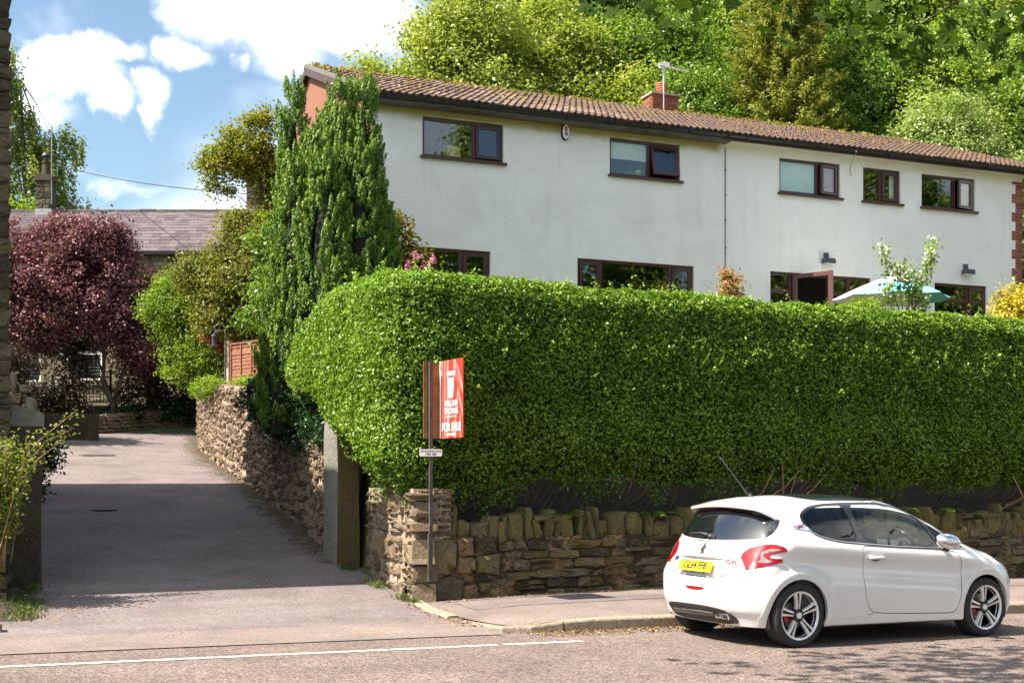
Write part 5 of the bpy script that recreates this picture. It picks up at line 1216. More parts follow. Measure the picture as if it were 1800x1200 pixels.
# ------------------------------------------------------------------ trees and shrubs
def yew():
    root = empty('yew_tree', (6.45, 20.65, 2.6), 0, 'tall dark upright yew with several pointed tops beside the house gable', 'tree')
    rng = rnd(201); Ps, Ns, Ts, Ax = [], [], [], []
    # upright plumes: (x, y, base z, height, radius)
    pl = []
    cols = [(-0.72, .25, .55, 5.35, .32), (-.80, -.15, .4, 4.2, .34), (-0.35, -.1, .6, 4.35, .45), (0.12, -.1, .6, 5.35, .36), (.15, .45, .6, 4.9, .5), (0.58, -.15, .5, 5.55, .36), (.75, .1, .5, 4.6, .40), (0.95, .2, .4, 3.9, .36), (.35, -.5, .4, 4.3, .42), (-.35, -.55, .3, 4.2, .42), (1.02, -.1, .3, 3.4, .36), (-.1, .1, .4, 4.6, .5), (.35, .1, .5, 4.8, .5), (-.55, -.2, .2, 3.9, .45), (.12, -.45, 0, 3.6, .45), (-.95, .1, -.2, 2.9, .40), (.75, -.35, 0, 3.2, .42), (-.95, .2, 0, 3.2, .36), (-.55, .3, .3, 4.2, .4), (.7, .55, .3, 4.6, .4), (-1.0, -.2, -.3, 2.2, .4), (-.2, -.75, -.3, 3.0, .4), (.55, -.75, -.3, 2.8, .4)]
    cols = [(x * .86, y, z, h, r) for x, y, z, h, r in cols]
    env = lambda c, zz: c[4] * np.clip(1 - (np.clip((zz - c[2]) / c[3], 0, 1)) ** 2.4 * .80, 0, 1)
    for ci, c in enumerate(cols):
        x, y, z, h, r = c
        for i in range(int(h * r * 190)):
            t = rng.random() ** .9 * 1.0; zz = z + h * t * .94; a = rng.random() * 2 * math.pi; rr = env(c, zz) * rng.uniform(.82, 1.06); px, py = x + rr * math.cos(a), y + rr * math.sin(a)
            if any(j != ci and q[2] < zz < q[2] + q[3] * .9 and math.hypot(px - q[0], py - q[1]) < env(q, zz) * .72 for j, q in enumerate(cols)): continue
            pl.append((px, py, zz, rng.uniform(.20, .42) * (1 - .15 * t), rng.uniform(.055, .095), rng.random(), math.cos(a), math.sin(a), rng.uniform(.12, .5)))
    for (x, y, z, h, r, c, ca, sa, ln) in pl:
        n = int(95 * h / .3); t = rng.random(n) ** .9; w = r * (1 - t) ** .55 * np.sqrt(.25 + .75 * rng.random(n)); a = rng.random(n) * 2 * math.pi
        Ps.append(np.stack([x + ca * ln * h * t + w * np.cos(a), y + sa * ln * h * t + w * np.sin(a), z + h * t], 1))
        Ns.append(np.stack([np.cos(a) + ca * .5, np.sin(a) + sa * .5, rng.normal(size=n) * .3 + .25], 1) + rng.normal(size=(n, 3)) * .25); Ts.append(.30 * c + .50 * t + .2 * rng.random(n)); Ax.append(np.stack([np.cos(a) * .45, np.sin(a) * .45, np.ones(n)], 1))
    P, N, T, A = map(np.concatenate, (Ps, Ns, Ts, Ax))
    o = link('crown', leaf_mesh('crown', P, N, .050, T, MATS['leaf_yew'], .40, .1, rng, A), root); o['kind'] = 'stuff'
    b = MB()
    for i in range(7): a = i * .9; b.tube([(math.cos(a) * .1, math.sin(a) * .1, -.6), (math.cos(a) * .35, math.sin(a) * .25, 1.5), (math.cos(a) * .5, math.sin(a) * .4, 3.6)], [.09, .06, .02], 6)
    b.build('trunk', MATS['bark'], root, smooth=True)
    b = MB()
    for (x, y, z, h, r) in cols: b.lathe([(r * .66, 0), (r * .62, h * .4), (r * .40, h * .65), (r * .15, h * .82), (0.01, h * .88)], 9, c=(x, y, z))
    b.build('dark_cores', MATS['inner_shade'], root, kind='stuff')  # solid dark cores between the plumes, shade put into their colour
yew()

TH = np.interp
def trunkpts(h, lean=0.0, rng=None, k=5, z0=-.3):
    rng = rng or rnd(0); return [(lean * (i / (k - 1)) ** 1.5 + (rng.normal() * .06 if i else 0), (rng.normal() * .06 if i else 0), z0 + (h - z0) * i / (k - 1)) for i in range(k)]

tree('copper_beech', (4.75, 38.6, 3.0), 'wide purple copper tree arching over the far end of the driveway', 'tree', MATS['leaf_copper'],
     [(-1.4, .5, 3.7, 1.7, 1.4, 1.75), (.1, .1, 3.9, 1.8, 1.4, 1.9), (1.35, -.2, 3.0, 1.25, 1.1, 1.5), (2.1, -.4, 2.9, .8, .8, 1.0), (2.5, -.7, 3.7, .85, .8, .8), (2.9, -.8, 2.5, .7, .7, .8), (-.6, .1, 5.3, 1.3, 1.1, .95), (-2.4, .8, 4.5, 1.2, 1.1, 1.5), (-1.7, .6, 2.55, 1.25, 1.0, .7), (1.75, -.3, 2.2, .9, .9, 1.1), (.5, 0, 5.2, .6, .6, .9)], 1300, 80, .28, .088,
     trunk=([(.55, -.2, -.2), (.5, -.2, .8), (.25, -.1, 1.4), (.3, 0, 2.2), (0, .1, 3.6)], .11), seed=211, shell=.35, up=.35, aspect=.65)
tree('copper_shrub', (2.2, 37.6, 2.7), 'low dark purple bush by the stone pier in deep shade', 'bush', MATS['leaf_copper_shade'], [(0, 0, 1.3, 1.1, .8, 1.4), (1.5, .6, .75, .9, .7, .9), (2.0, .9, 2.0, .6, .6, 1.0)], 220, 46, .25, .10, seed=212, shell=.3)
tree('beech_hedge', (6.3, 39.2, 3.3), 'dark shaded beech hedge above the low stone wall', 'hedge', MATS['leaf_copper_shade'], [(0, 0, 1.0, 1.0, .5, 1.5), (1.0, .5, 1.2, 1.1, .5, 1.9), (2.0, 1.0, 1.3, 1.1, .5, 2.0), (2.9, 1.6, 1.2, 1.0, .5, 1.8), (.5, .5, 2.4, .9, .6, .8)], 620, 46, .22, .10, seed=213, shell=.35, crown_name='foliage')
tree('ivy', (6.2, 38.9, 3.35), 'glossy ivy spilling over the top of the low stone wall', 'ivy', MATS['leaf_ivy'], [(-.6, -.35, .1, .7, .3, .28), (.6, .25, .25, .8, .3, .28), (1.6, .8, .4, .7, .3, .3)], 130, 40, .14, .10, seed=214, shell=.3, aspect=.85, crown_name='foliage')
tree('lime_shrub', (7.0, 33.8, 2.85), 'bright yellow green shrub between the copper tree and the fence', 'shrub', MATS['leaf_lime'], [(0, 0, 2.3, 1.15, .9, 1.35), (-.75, .3, 3.2, .8, .7, .9), (.55, -.3, 1.5, .8, .7, .9), (.3, 0, 3.2, .7, .7, .7)], 620, 80, .23, .075, seed=215, shell=.4, crown_name='foliage')
tree('olive_shrub', (7.35, 30.5, 3.6), 'big loose olive green shrub behind the fence left of the yew', 'shrub', MATS['leaf_olive'], [(0, 0, 2.9, 1.0, .9, 1.3), (-.5, .3, 2.2, .75, .7, 1.0), (.35, -.2, 3.7, .6, .6, .7), (-.2, .1, 4.1, .4, .4, .45), (.4, 0, 1.7, .8, .7, .9), (-1.1, .6, 2.9, .55, .5, .6)], 760, 76, .23, .078, seed=216, shell=.35, crown_name='foliage')
tree('golden_tree', (7.75, 31.3, 3.6), 'golden leaved tree standing between the far cottage chimney and the yew', 'tree', MATS['leaf_golden'], [(-.35, 0, 6.2, .62, .6, .65), (-.92, .2, 5.85, .40, .4, .36), (.12, 0, 6.75, .5, .45, .5), (.42, 0, 4.6, .25, .4, 1.1), (-1.15, .3, 5.8, .22, .25, .25), (.2, 0, 5.9, .4, .4, .5), (.35, 0, 5.3, .35, .4, .8), (-.85, .2, 5.35, .30, .3, .3), (-.25, 0, 5.7, .4, .4, .35)], 230, 66, .22, .088,
     trunk=(trunkpts(6.2, .2, rnd(7)), .09), twigs=2, seed=217, shell=.3)
tree('red_maple', (7.0, 32.2, 3.8), 'small red leaved maple beside the fence', 'maple', MATS['leaf_red'], [(0, 0, 1.55, .48, .4, .42), (.25, -.1, 1.2, .3, .3, .3)], 90, 40, .14, .085, trunk=(trunkpts(1.4, 0, rnd(3)), .03), seed=218, shell=.3, twigs=6)
tree('green_maple', (7.2, 26.7, 2.9), 'layered dark green maple overhanging the fence and wall', 'maple', MATS['leaf_mid'], [(-.35, 0, 2.1, .75, .6, .35), (.1, 0, 2.8, .9, .8, .6), (.2, 0, 1.4, .7, .6, .4), (-.1, 0, 3.6, .6, .6, .6), (.3, .1, 4.3, .7, .6, .6)], 300, 44, .22, .10, trunk=(trunkpts(3.2, 0, rnd(4)), .06), seed=219, shell=.3, flat=.35)
tree('hanging_shrub', (5.95, 20.6, 2.2), 'dark glossy shrub hanging over the retaining wall beside the gatepost', 'shrub', MATS['leaf_ivy'], [(-.15, 0, .55, .5, 1.0, .6), (-.35, 1.1, .75, .45, .9, .42), (.0, -1.2, .25, .42, .9, .6), (.15, -.3, 1.25, .55, 1.0, .5), (-.25, -2.2, .25, .30, .5, .55), (.1, .9, 1.3, .5, .8, .4)], 800, 46, .15, .075, seed=220, shell=.35, hang=.12, crown_name='foliage')
tree('rockery_plant', (6.55, 29.4, 3.62), 'low yellow green ground cover plant on top of the retaining wall', 'plant', MATS['leaf_lime'], [(-.15, .6, .12, .45, .9, .18), (.35, -1.0, .05, .35, .9, .16), (0, 2.0, .1, .4, .8, .18)], 200, 40, .12, .06, seed=221, shell=.3, crown_name='foliage')
tree('weeping_birch', (4.6, 60.5, 5.0), 'tall weeping birch against the sky at the far left', 'birch', MATS['leaf_birch'], [(-.9, 0, 13.0, 1.5, 1.3, 2.4), (.3, 0, 10.6, 1.9, 1.5, 2.0), (1.7, 0, 12.1, 1.1, .8, .8), (-1.2, 0, 15.2, 1.0, .9, 1.2), (1.7, 0, 8.6, 1.4, 1.1, 1.2), (-1.4, 0, 8.5, 1.6, 1.3, 2.4), (.6, 0, 6.5, 1.5, 1.2, 1.6)], 560, 46, .30, .17,
     trunk=(trunkpts(14.5, -.3, rnd(9), 6), .18), bark=MATS['bark_grey'], seed=222, shell=.3, hang=1.0, twigs=8)
tree('round_bush', (4.2, 55.5, 5.0), 'rounded green tree behind the left chimney of the cottage', 'tree', MATS['leaf_lime'], [(0, 0, 6.0, 1.8, 1.4, 2.0), (2.2, 0, 5.4, 1.4, 1.2, 1.5), (-1.5, 0, 5.5, 1.3, 1.2, 1.6)], 420, 46, .4, .18, seed=223, shell=.4, trunk=(trunkpts(5, 0, rnd(5)), .15))

# the wood on the hill behind the house: prototypes, copied with new size and turn
def hill_tree(proto_args, name, spots, labels, cat='tree'):
    first = None
    for i, (x, y, z, s, rz) in enumerate(spots):
        if first is None: first = o = tree(name, (0, 0, 0), labels[0], cat, **proto_args)
        else: o = copy_tree(first)
        o.location = (x, y, z); o.scale = (s, s, s); o.rotation_euler = (0, 0, rz); o['label'] = labels[i]; o['group'] = 'trees of the hillside wood'
hill_tree(dict(mat=MATS['leaf_willow'], blobs=[(0, 0, 7.0, 2.6, 2.2, 2.4), (-2.2, 0, 6.0, 1.5, 1.3, 1.6), (1.9, 0, 5.8, 1.7, 1.5, 1.7), (.3, 0, 9.3, 1.7, 1.5, 1.5), (-1.0, 0, 8.4, 1.4, 1.3, 1.2), (-3.3, 0, 6.9, .7, .7, .9), (0.5, 0, 4.2, 2.0, 1.6, 1.2)], nclump=900, per=70, cr=.40, size=.135, trunk=([(0, 0, -2), (.1, 0, 2), (0, 0, 4.2), (.2, .1, 6.5), (.1, 0, 8.6)], .20), bark=MATS['bark_grey'], seed=231, twigs=34, shell=.3), 'willow',
    [(19.6, 45.0, 7.9, 1.22, 0), (23.6, 46.0, 8.0, 1.25, 2.2), (25.2, 41.5, 7.2, .80, 3.9)], ['light yellow green willow with visible limbs, leftmost above the roof', 'light green willow right of the leftmost one above the roof', 'smaller light willow close behind the roof left of the chimney'])
hill_tree(dict(mat=MATS['leaf_mid'], blobs=[(0, 0, 6.5, 3.0, 2.6, 2.8), (-1.8, 0, 5.0, 1.7, 1.6, 1.8), (1.9, .3, 5.2, 1.8, 1.6, 1.9), (.5, 0, 9.0, 1.8, 1.7, 1.6), (0, -.5, 3.6, 2.2, 1.6, 1.6)], nclump=900, per=75, cr=.42, size=.14, trunk=(trunkpts(8, .2, rnd(8), 5, -2), .24), seed=232, twigs=20, shell=.45), 'broadleaf_tree',
    [(26.6, 40.5, 6.6, 1.0, 0), (29.0, 44.5, 8.0, 1.25, 2.0), (34.2, 40.5, 7.2, 1.15, 4.0), (33.2, 36.4, 4.6, .80, 1.1), (40.5, 36.0, 6.8, 1.15, 5.2), (39.6, 32.4, 4.0, .62, 2.7), (25.5, 52, 9.5, 1.35, 3.3), (37.5, 45.5, 9.5, 1.55, .6), (33.5, 49.0, 11, 1.55, 2.2), (26.4, 49.5, 12, 1.35, 5.0)],
    ['dark green broadleaf tree directly behind the brick chimney', 'tall green broadleaf tree behind the golden conifer', 'green broadleaf tree between the golden conifer and the pale shrub', 'low dark green broadleaf tree at the foot of the golden conifer', 'green broadleaf tree at the right edge above the pale shrub', 'dark green broadleaf tree at the right end of the roof', 'green broadleaf tree far behind the willows', 'green broadleaf tree farthest up the hill at the right', 'green broadleaf tree on the skyline behind the golden conifer', 'green broadleaf tree on the skyline above the brick chimney'])
hill_tree(dict(mat=MATS['leaf_fresh'], blobs=[(0, 0, 6.0, 2.8, 2.4, 2.6), (-1.7, 0, 4.8, 1.5, 1.4, 1.7), (1.8, 0, 4.9, 1.6, 1.5, 1.7), (.2, 0, 8.4, 1.6, 1.6, 1.5), (0, -.4, 3.0, 2.2, 1.6, 1.5)], nclump=850, per=75, cr=.40, size=.145, trunk=(trunkpts(7.5, -.2, rnd(6), 5, -2), .22), seed=233, twigs=18, shell=.45), 'sycamore_tree',
    [(26.4, 45.5, 8.6, 1.2, 0), (36.8, 38.0, 8.2, 1.15, 1.7), (33.0, 45.0, 9.5, 1.3, 3.0), (31.0, 48.0, 10.5, 1.35, 4.4), (43, 39.5, 10, 1.3, .5), (40.4, 42.5, 12.5, 1.35, 2.4)],
    ['fresh green tree left of the chimney above the roof', 'fresh green tree above the pale shrub', 'fresh green tree high behind the golden conifer', 'fresh green tree at the top edge left of the golden conifer', 'fresh green tree at the top right corner', 'fresh green tree on the skyline above the pale shrub'])
tree('pale_shrub', (34.9, 35.2, 6.2), 'pale grey green leafy shrub overhanging the right half of the roof', 'shrub', MATS['leaf_pale'], [(0, 0, 7.0, 2.4, 1.8, 2.6), (1.9, -.8, 5.2, 2.2, 1.6, 2.4), (-1.6, .4, 5.0, 1.6, 1.3, 1.9), (3.4, -1.4, 3.4, 1.9, 1.4, 2.0), (.2, 0, 3.6, 2.4, 1.5, 1.8)], 1500, 70, .34, .12, seed=234, shell=.45, crown_name='foliage', trunk=(trunkpts(5, 0, rnd(11), 5, -1), .12))['group'] = 'trees of the hillside wood'
def golden_conifer():
    root = empty('golden_conifer', (29.9, 38.8, 6.0), 0, 'golden brown feathery conifer standing tall behind the middle of the roof', 'conifer', 'trees of the hillside wood')
    rng = rnd(241); Ps, Ns, Ts, Ax = [], [], [], []
    for i in range(980):
        t = rng.random() ** .8; z = 0.5 + 15.5 * t; rm = 4.0 * (1 - t) ** .55 + .2; a = rng.random() * 2 * math.pi; L = rm * rng.uniform(.6, 1.05); n = int(50 + 110 * L / 2.5)
        s = rng.random(n) ** .6; c = rng.random(); tipup = .32 * L
        x = np.cos(a) * L * s; y = np.sin(a) * L * s; zz = z + tipup * s ** 2 - .25 * s * L * .4
        sp = rng.normal(size=(n, 3)) * np.array([.13, .13, .10]) * (1.2 - s * .6)[:, None]
        Ps.append(np.stack([x, y, zz], 1) + sp); Ns.append(rng.normal(size=(n, 3)) * .6 + np.array([math.cos(a) * .4, math.sin(a) * .4, .6])); Ts.append(.5 * c + .5 * rng.random(n)); Ax.append(np.tile([math.cos(a), math.sin(a), .6], (n, 1)))
    P, N, T, A = map(np.concatenate, (Ps, Ns, Ts, Ax)); o = link('crown', leaf_mesh('crown', P, N, .15, T, MATS['leaf_gold_conifer'], .38, .1, rng, A), root); o['kind'] = 'stuff'
    b = MB(); b.tube([(0, 0, -1), (0, 0, 6), (.1, 0, 15.6)], [.2, .13, .02], 8); b.build('trunk', MATS['bark'], root, smooth=True)
leafmat('leaf_gold_conifer', [(0.0842, 0.1133, 0.0144), (0.1474, 0.1734, 0.0192), (0.2211, 0.2334, 0.0264), (0.3054, 0.3134, 0.048)], 0.3, 0.55, 0.3)
golden_conifer()
def undergrowth():
    rng = rnd(251); n = 90000; t = rng.random(n); x = 13 + 34 * t + rng.normal(size=n) * .6; y = 49 - 15 * t + rng.normal(size=n) * 1.6 + 1.5
    z = zgarden(x, y) - .5 + rng.random(n) ** 1.2 * np.interp(t, [0, .25, .45, 1], [3.0, 3.6, 7.5, 8.0]) * (.7 + .3 * np.sin(x * 1.3) * np.sin(x * .47 + 2))
    P = np.stack([x, y, z], 1); c = np.floor(x * 1.2) + 7 * np.floor(z * 1.1); tone = .3 * rng.random(n) + .5 * (np.abs(np.sin(c * 12.9898) * 43758.5) % 1) * .9
    o = link('undergrowth', leaf_mesh('undergrowth', P, rng.normal(size=(n, 3)) * .7 + np.array([-.2, -.4, .5]), .16, tone, MATS['leaf_mid'], .6, .15, rng)); tag(o, 'green thicket filling the ground under the hillside trees behind the house', 'undergrowth', None, 'stuff')
undergrowth()

# trees on the other side of the road, behind the viewpoint: what the windows and the car reflect
hill_tree(dict(mat=MATS['leaf_fresh'], blobs=[(0, 0, 9.0, 3.8, 3.0, 4.2), (-2.4, 0, 6.5, 2.2, 2.0, 2.6), (2.5, 0, 7.0, 2.2, 2.0, 2.6), (.4, 0, 13.2, 2.0, 1.9, 2.4), (0, 0, 4.2, 3.0, 2.2, 2.0)], nclump=900, per=64, cr=.55, size=.22, trunk=(trunkpts(10, .3, rnd(12), 5, -.4), .3), seed=261, twigs=22, shell=.35), 'roadside_tree',
    [(21.5, -13, 0, 1.30, 0), (30, -14, 0, 1.0, 1.2), (38.5, -13, -.4, 1.12, 2.6), (47.5, -14, -.6, 1.35, 3.7), (57, -14, -.8, 1.25, 4.9), (12, -16, 0, .7, 5.6), (66, -16, -1, 1.4, .7)],
    ['smallest tree across the road at the left, only reflected in windows' if k == 5 else 'tree %s across the road, seen only reflected in windows' % w for k, w in enumerate(('opposite the sale sign', 'opposite the parked car', 'just past the parked car', 'beyond the end of the house', 'well beyond the house', '', 'farthest down the road'))])
for o in bpy.data.objects:
    if o.name.startswith('roadside_tree'): o['group'] = 'trees across the road reflected in the windows'

tree('ash_tree', (-3.2, 35.6, 2.5), 'ash tree hidden behind the dark stone building, shading the top of the driveway', 'tree', MATS['leaf_fresh'], [(0, 0, 7.2, 2.6, 1.7, 2.3), (2.2, -.3, 6.8, 1.4, 1.2, 1.4), (-1.6, .4, 6.2, 1.6, 1.4, 1.8)], 420, 40, .42, .24, trunk=(trunkpts(7, 0, rnd(13), 5, -.4), .2), seed=262, shell=.35, twigs=14)

def overhead_sycamore():
    root = empty('sycamore', (12.5, -1.2, 0), 0, 'sycamore whose shaded leafy boughs hang into the top right of the view', 'tree')
    O = np.array([12.5, -1.2, 0]); rng = rnd(271)
    def maple_leaf():
        pts = []; lob = [(-90, .12), (-60, .42), (-45, .26), (-15, .55), (5, .34), (30, .62), (58, .36), (90, .72), (122, .36), (150, .62), (175, .34), (195, .55), (225, .26), (240, .42)]
        return [(r * math.cos(R(a)), r * math.sin(R(a)) + .12) for a, r in lob]
    lf = np.array(maple_leaf()); k = len(lf)
    C = []
    for (u, v, z, r, n) in ((6.0, 10.35, 6.12, .28, 9), (6.55, 10.15, 5.98, .26, 20), (7.15, 9.9, 5.98, .26, 9), (7.9, 9.55, 6.0, .28, 18), (8.4, 9.35, 5.90, .28, 22), (8.9, 9.1, 5.84, .32, 40), (9.5, 8.8, 5.80, .32, 44), (8.75, 9.25, 5.62, .16, 9), (10.2, 8.4, 5.9, .5, 40), (7.4, 9.9, 6.5, .5, 34), (8.8, 9.2, 6.5, .5, 40), (9.7, 8.7, 6.5, .5, 40), (6.3, 10.3, 6.7, .4, 24)):
        c = rng.normal(size=(n, 3)) * np.array([r, r, r * .4]) + np.array([u, v, z]); C.append(c)
    # the bough that shades the road in front of the car
    n = 900; c = rng.normal(size=(1500, 3)) * np.array([1.5, 1.0, .45]) + np.array([4.0, 7.7, 7.0]); c = c[(c[:, 1] < 9.45 + .35 * rng.random(len(c))) & (c[:, 0] > .9)]; C.append(c); c2 = rng.normal(size=(420, 3)) * np.array([1.6, 1.4, .5]) + np.array([8.5, 5.5, 7.2]); c2 = c2[c2[:, 1] < 8.2]; C.append(c2)
    C.append(rng.normal(size=(1500, 3)) * np.array([2.4, 2.0, 1.3]) + np.array([15.0, 1.6, 9.2])); C = np.concatenate(C); n = len(C); N = rng.normal(size=(n, 3)) * .5 + np.array([0, -.45, .65]); N /= np.linalg.norm(N, axis=1)[:, None]; A = rng.normal(size=(n, 3)); A -= N * (A * N).sum(1)[:, None]; A /= np.linalg.norm(A, axis=1)[:, None]; B = np.cross(N, A); s = rng.uniform(.13, .22, n)
    V = C[:, None, :] + s[:, None, None] * (lf[None, :, :1] * B[:, None, :] + lf[None, :, 1:] * A[:, None, :]) - (s[:, None, None] * .35 * (lf[None, :, :1] ** 2)) * N[:, None, :] - O
    ctr = C[:, None, :] - O + s[:, None, None] * .12 * A[:, None, :]
    V = np.concatenate([V, ctr], 1).reshape(-1, 3); idx = np.arange(k); F = np.stack([idx, (idx + 1) % k, np.full(k, k)], 1); F = (F[None] + (np.arange(n) * (k + 1))[:, None, None]).reshape(-1, 3)
    me = bpy.data.meshes.new('crown'); me.from_pydata(V.tolist(), [], F.tolist()); at = me.attributes.new('tone', 'FLOAT', 'FACE'); at.data.foreach_set('value', np.repeat(rng.random(n), k).astype(np.float32)); me.materials.append(MATS['leaf_sycamore']); o = link('crown', me, root); o['kind'] = 'stuff'
    b = MB(); b.tube([Vector((0, 0, -.2)), Vector((-.1, .1, 3)), Vector((-.5, .8, 6.0)), Vector((-1.2, 2.2, 7.6)), Vector((-3.0, 5.0, 7.8))], [.28, .24, .2, .13, .06], 10)
    for tgt in ((6.0, 10.35, 6.35), (7.9, 9.5, 6.25), (8.7, 9.25, 5.9), (9.4, 8.9, 6.05), (3.2, 7.6, 7.0), (5.2, 7.2, 7.0), (9.9, 8.4, 6.2), (7.2, 9.9, 6.3)):
        s_ = Vector((-3.0, 5.0, 7.8)) if tgt[0] < 8 else Vector((-1.8, 3.3, 7.7)); e = Vector(tgt) - Vector(O); b.tube([s_, s_.lerp(e, .5) + Vector((0, 0, .25)), e], [.05, .025, .006], 6)
    b.build('trunk', MATS['bark'], root, smooth=True)
overhead_sycamore()

# ------------------------------------------------------------------ smaller plants
def rose():
    root = empty('rose_bush', (0.72, 15.05, 0.3), 0, 'straggly rose with long arching shoots over the boundary wall at the left edge', 'rose')
    rng = rnd(281); b = MB(); Ps = []; shoots = []
    for i in range(56):
        a = rng.uniform(-.2, 2.6); Lh = rng.uniform(.10, .40); h = rng.uniform(.9, 1.75); p0 = Vector((rng.normal() * .12, rng.normal() * .12, .3)); p2 = p0 + Vector((Lh * math.cos(a) * .8, Lh * math.sin(a) * .4 - .05, h * .85)); shoots.append((p0, p2))
    # the long shoot that leans over the drive, and its twin
    shoots += [(Vector((.1, .1, 1.1)), Vector((.98, .28, 2.06))), (Vector((.2, .1, 1.0)), Vector((.86, .2, 1.74))), (Vector((.3, .15, 1.3)), Vector((.95, .26, 1.85))), (Vector((.0, 0, 1.0)), Vector((.62, .1, 1.45)))]
    for j, (p0, p2) in enumerate(shoots):
        m = p0.lerp(p2, .5) + Vector((.02, 0, .12)); b.tube([p0, m, p2], [.008, .006, .003], 5)
        for t in np.linspace(.25 if j < 56 else .1, 1, 10 if j < 56 else 13):
            c = p0.lerp(m, t * 2) if t < .5 else m.lerp(p2, t * 2 - 1)
            for q in range(12 if j < 56 else 5): Ps.append(np.array(c) + rng.normal(size=3) * (.055 if j < 56 else .045))
    P = np.array(Ps); n = len(P); o = link('foliage', leaf_mesh('foliage', P, rng.normal(size=(n, 3)) * .6 + np.array([-.2, -.2, .8]),   .048, rng.random(n) * .8 + .2 * (rng.random(n) < .1), MATS['leaf_rose'], .6, .15, rng), root); o['kind'] = 'stuff'
    b.build('stems', MATS['twig_tan'], root)
rose()
tree('weed_bush', (1.52, 16.9, .35), 'small blue green shrub growing against the sooty gatepost', 'shrub', MATS['leaf_ivy'], [(0, 0, 1.5, .16, .2, .22), (-.1, .1, 1.1, .12, .15, .5)], 46, 40, .10, .06, seed=291, shell=.2, crown_name='foliage')
tree('rhododendron', (8.42, 21.9, 4.0), 'rhododendron with bronze leaves and pink blooms by the house corner', 'shrub', MATS['leaf_bronze'], [(-.1, 0, 1.3, .45, .4, .6), (-.35, .2, 2.0, .35, .3, .5), (.2, 0, .8, .4, .4, .4)], 130, 34, .16, .10, seed=292, shell=.3, crown_name='foliage')
def blooms():
    rng = rnd(293); Ps = []
    for (x, z) in ((8.30, 5.65), (8.44, 5.42), (8.60, 5.55), (8.25, 5.3), (8.42, 5.22), (8.68, 5.3), (8.15, 5.45)):
        Ps.append(rng.normal(size=(26, 3)) * .045 + np.array([x, 21.45, z]))
    P = np.concatenate(Ps) - np.array([8.42, 21.9, 4.0]); root = [o for o in bpy.data.objects if o.name == 'rhododendron'][0]
    o = link('blooms', leaf_mesh('blooms', P, unit(rng, len(P)), .065, rng.random(len(P)), MATS['leaf_pink'], .9, .2, rng), root); o['kind'] = 'stuff'
blooms()
tree('pieris', (15.35, 21.6, 4.1), 'small shrub with flame red new shoots in front of the white wall', 'shrub', MATS['leaf_pieris'], [(0, 0, .95, .26, .25, .55), (-.05, 0, 1.45, .2, .2, .35)], 90, 36, .12, .075, seed=294, shell=.3, crown_name='foliage')
tree('laurel', (17.1, 19.6, 3.6), 'light green bush poking above the hedge beside the parasol', 'shrub', MATS['leaf_lime'], [(0, 0, 1.0, .6, .5, .5), (-.4, 0, .8, .4, .4, .4), (.2, 0, 1.35, .2, .2, .2)], 120, 40, .14, .075, seed=295, shell=.3, crown_name='foliage')
tree('golden_shrub', (20.1, 18.1, 3.35), 'bright yellow leaved shrub above the hedge at the right edge', 'shrub', MATS['leaf_yellow'], [(0, 0, 1.35, .95, .6, .65), (1.0, 0, 1.45, .8, .6, .7), (-.6, 0, 1.1, .5, .4, .4)], 330, 44, .15, .085, seed=296, shell=.4, crown_name='foliage')
tree('tamarisk', (19.9, 18.5, 3.4), 'wispy green shrub left of the yellow shrub above the hedge', 'shrub', MATS['leaf_pale'], [(0, 0, 1.2, .35, .3, .5), (.15, 0, 1.75, .15, .15, .4)], 70, 36, .12, .055, seed=297, shell=.1, aspect=.3, crown_name='foliage')
def apple():
    root = empty('apple_tree', (17.35, 18.6, 3.3), 0, 'young apple tree with white blossom in front of the blue parasol', 'tree')
    rng = rnd(301); b = MB(); Ps = []; Bs = []; b.tube([(0, 0, -.2), (0, 0, 1.6)], [.03, .022], 6)
    for e in ((-.62, 0, 2.72), (-.18, 0, 2.35), (.1, .1, 2.4), (.62, 0, 2.75), (.72, .05, 2.95), (.3, 0, 2.2), (-.5, 0, 1.95), (.45, 0, 1.75), (.15, 0, 2.0)):
        e = Vector(e); s0 = Vector((0, 0, 1.1)); m = s0.lerp(e, .5) + Vector((.05 * (1 if e.x > 0 else -1), 0, -.05)); b.tube([s0, m, e], [.016, .011, .005], 5)
        for t in np.linspace(.35, 1, 8):
            c = np.array(m.lerp(e, t)); Ps.append(rng.normal(size=(14, 3)) * .075 + c)
            if t > .6 and rng.random() < .75: Bs.append(rng.normal(size=(9, 3)) * .05 + c)
    P = np.concatenate(Ps); o = link('crown', leaf_mesh('crown', P, rng.normal(size=P.shape) * .6 + np.array([0, -.3, .6]), .09, rng.random(len(P)), MATS['leaf_lime'], .55, .15, rng), root); o['kind'] = 'stuff'
    P = np.concatenate(Bs); o = link('blossom', leaf_mesh('blossom', P, unit(rng, len(P)), .065, rng.random(len(P)), MATS['leaf_white'], .9, .2, rng), root); o['kind'] = 'stuff'
    b.build('trunk', MATS['bark_grey'], root, smooth=True)
apple()
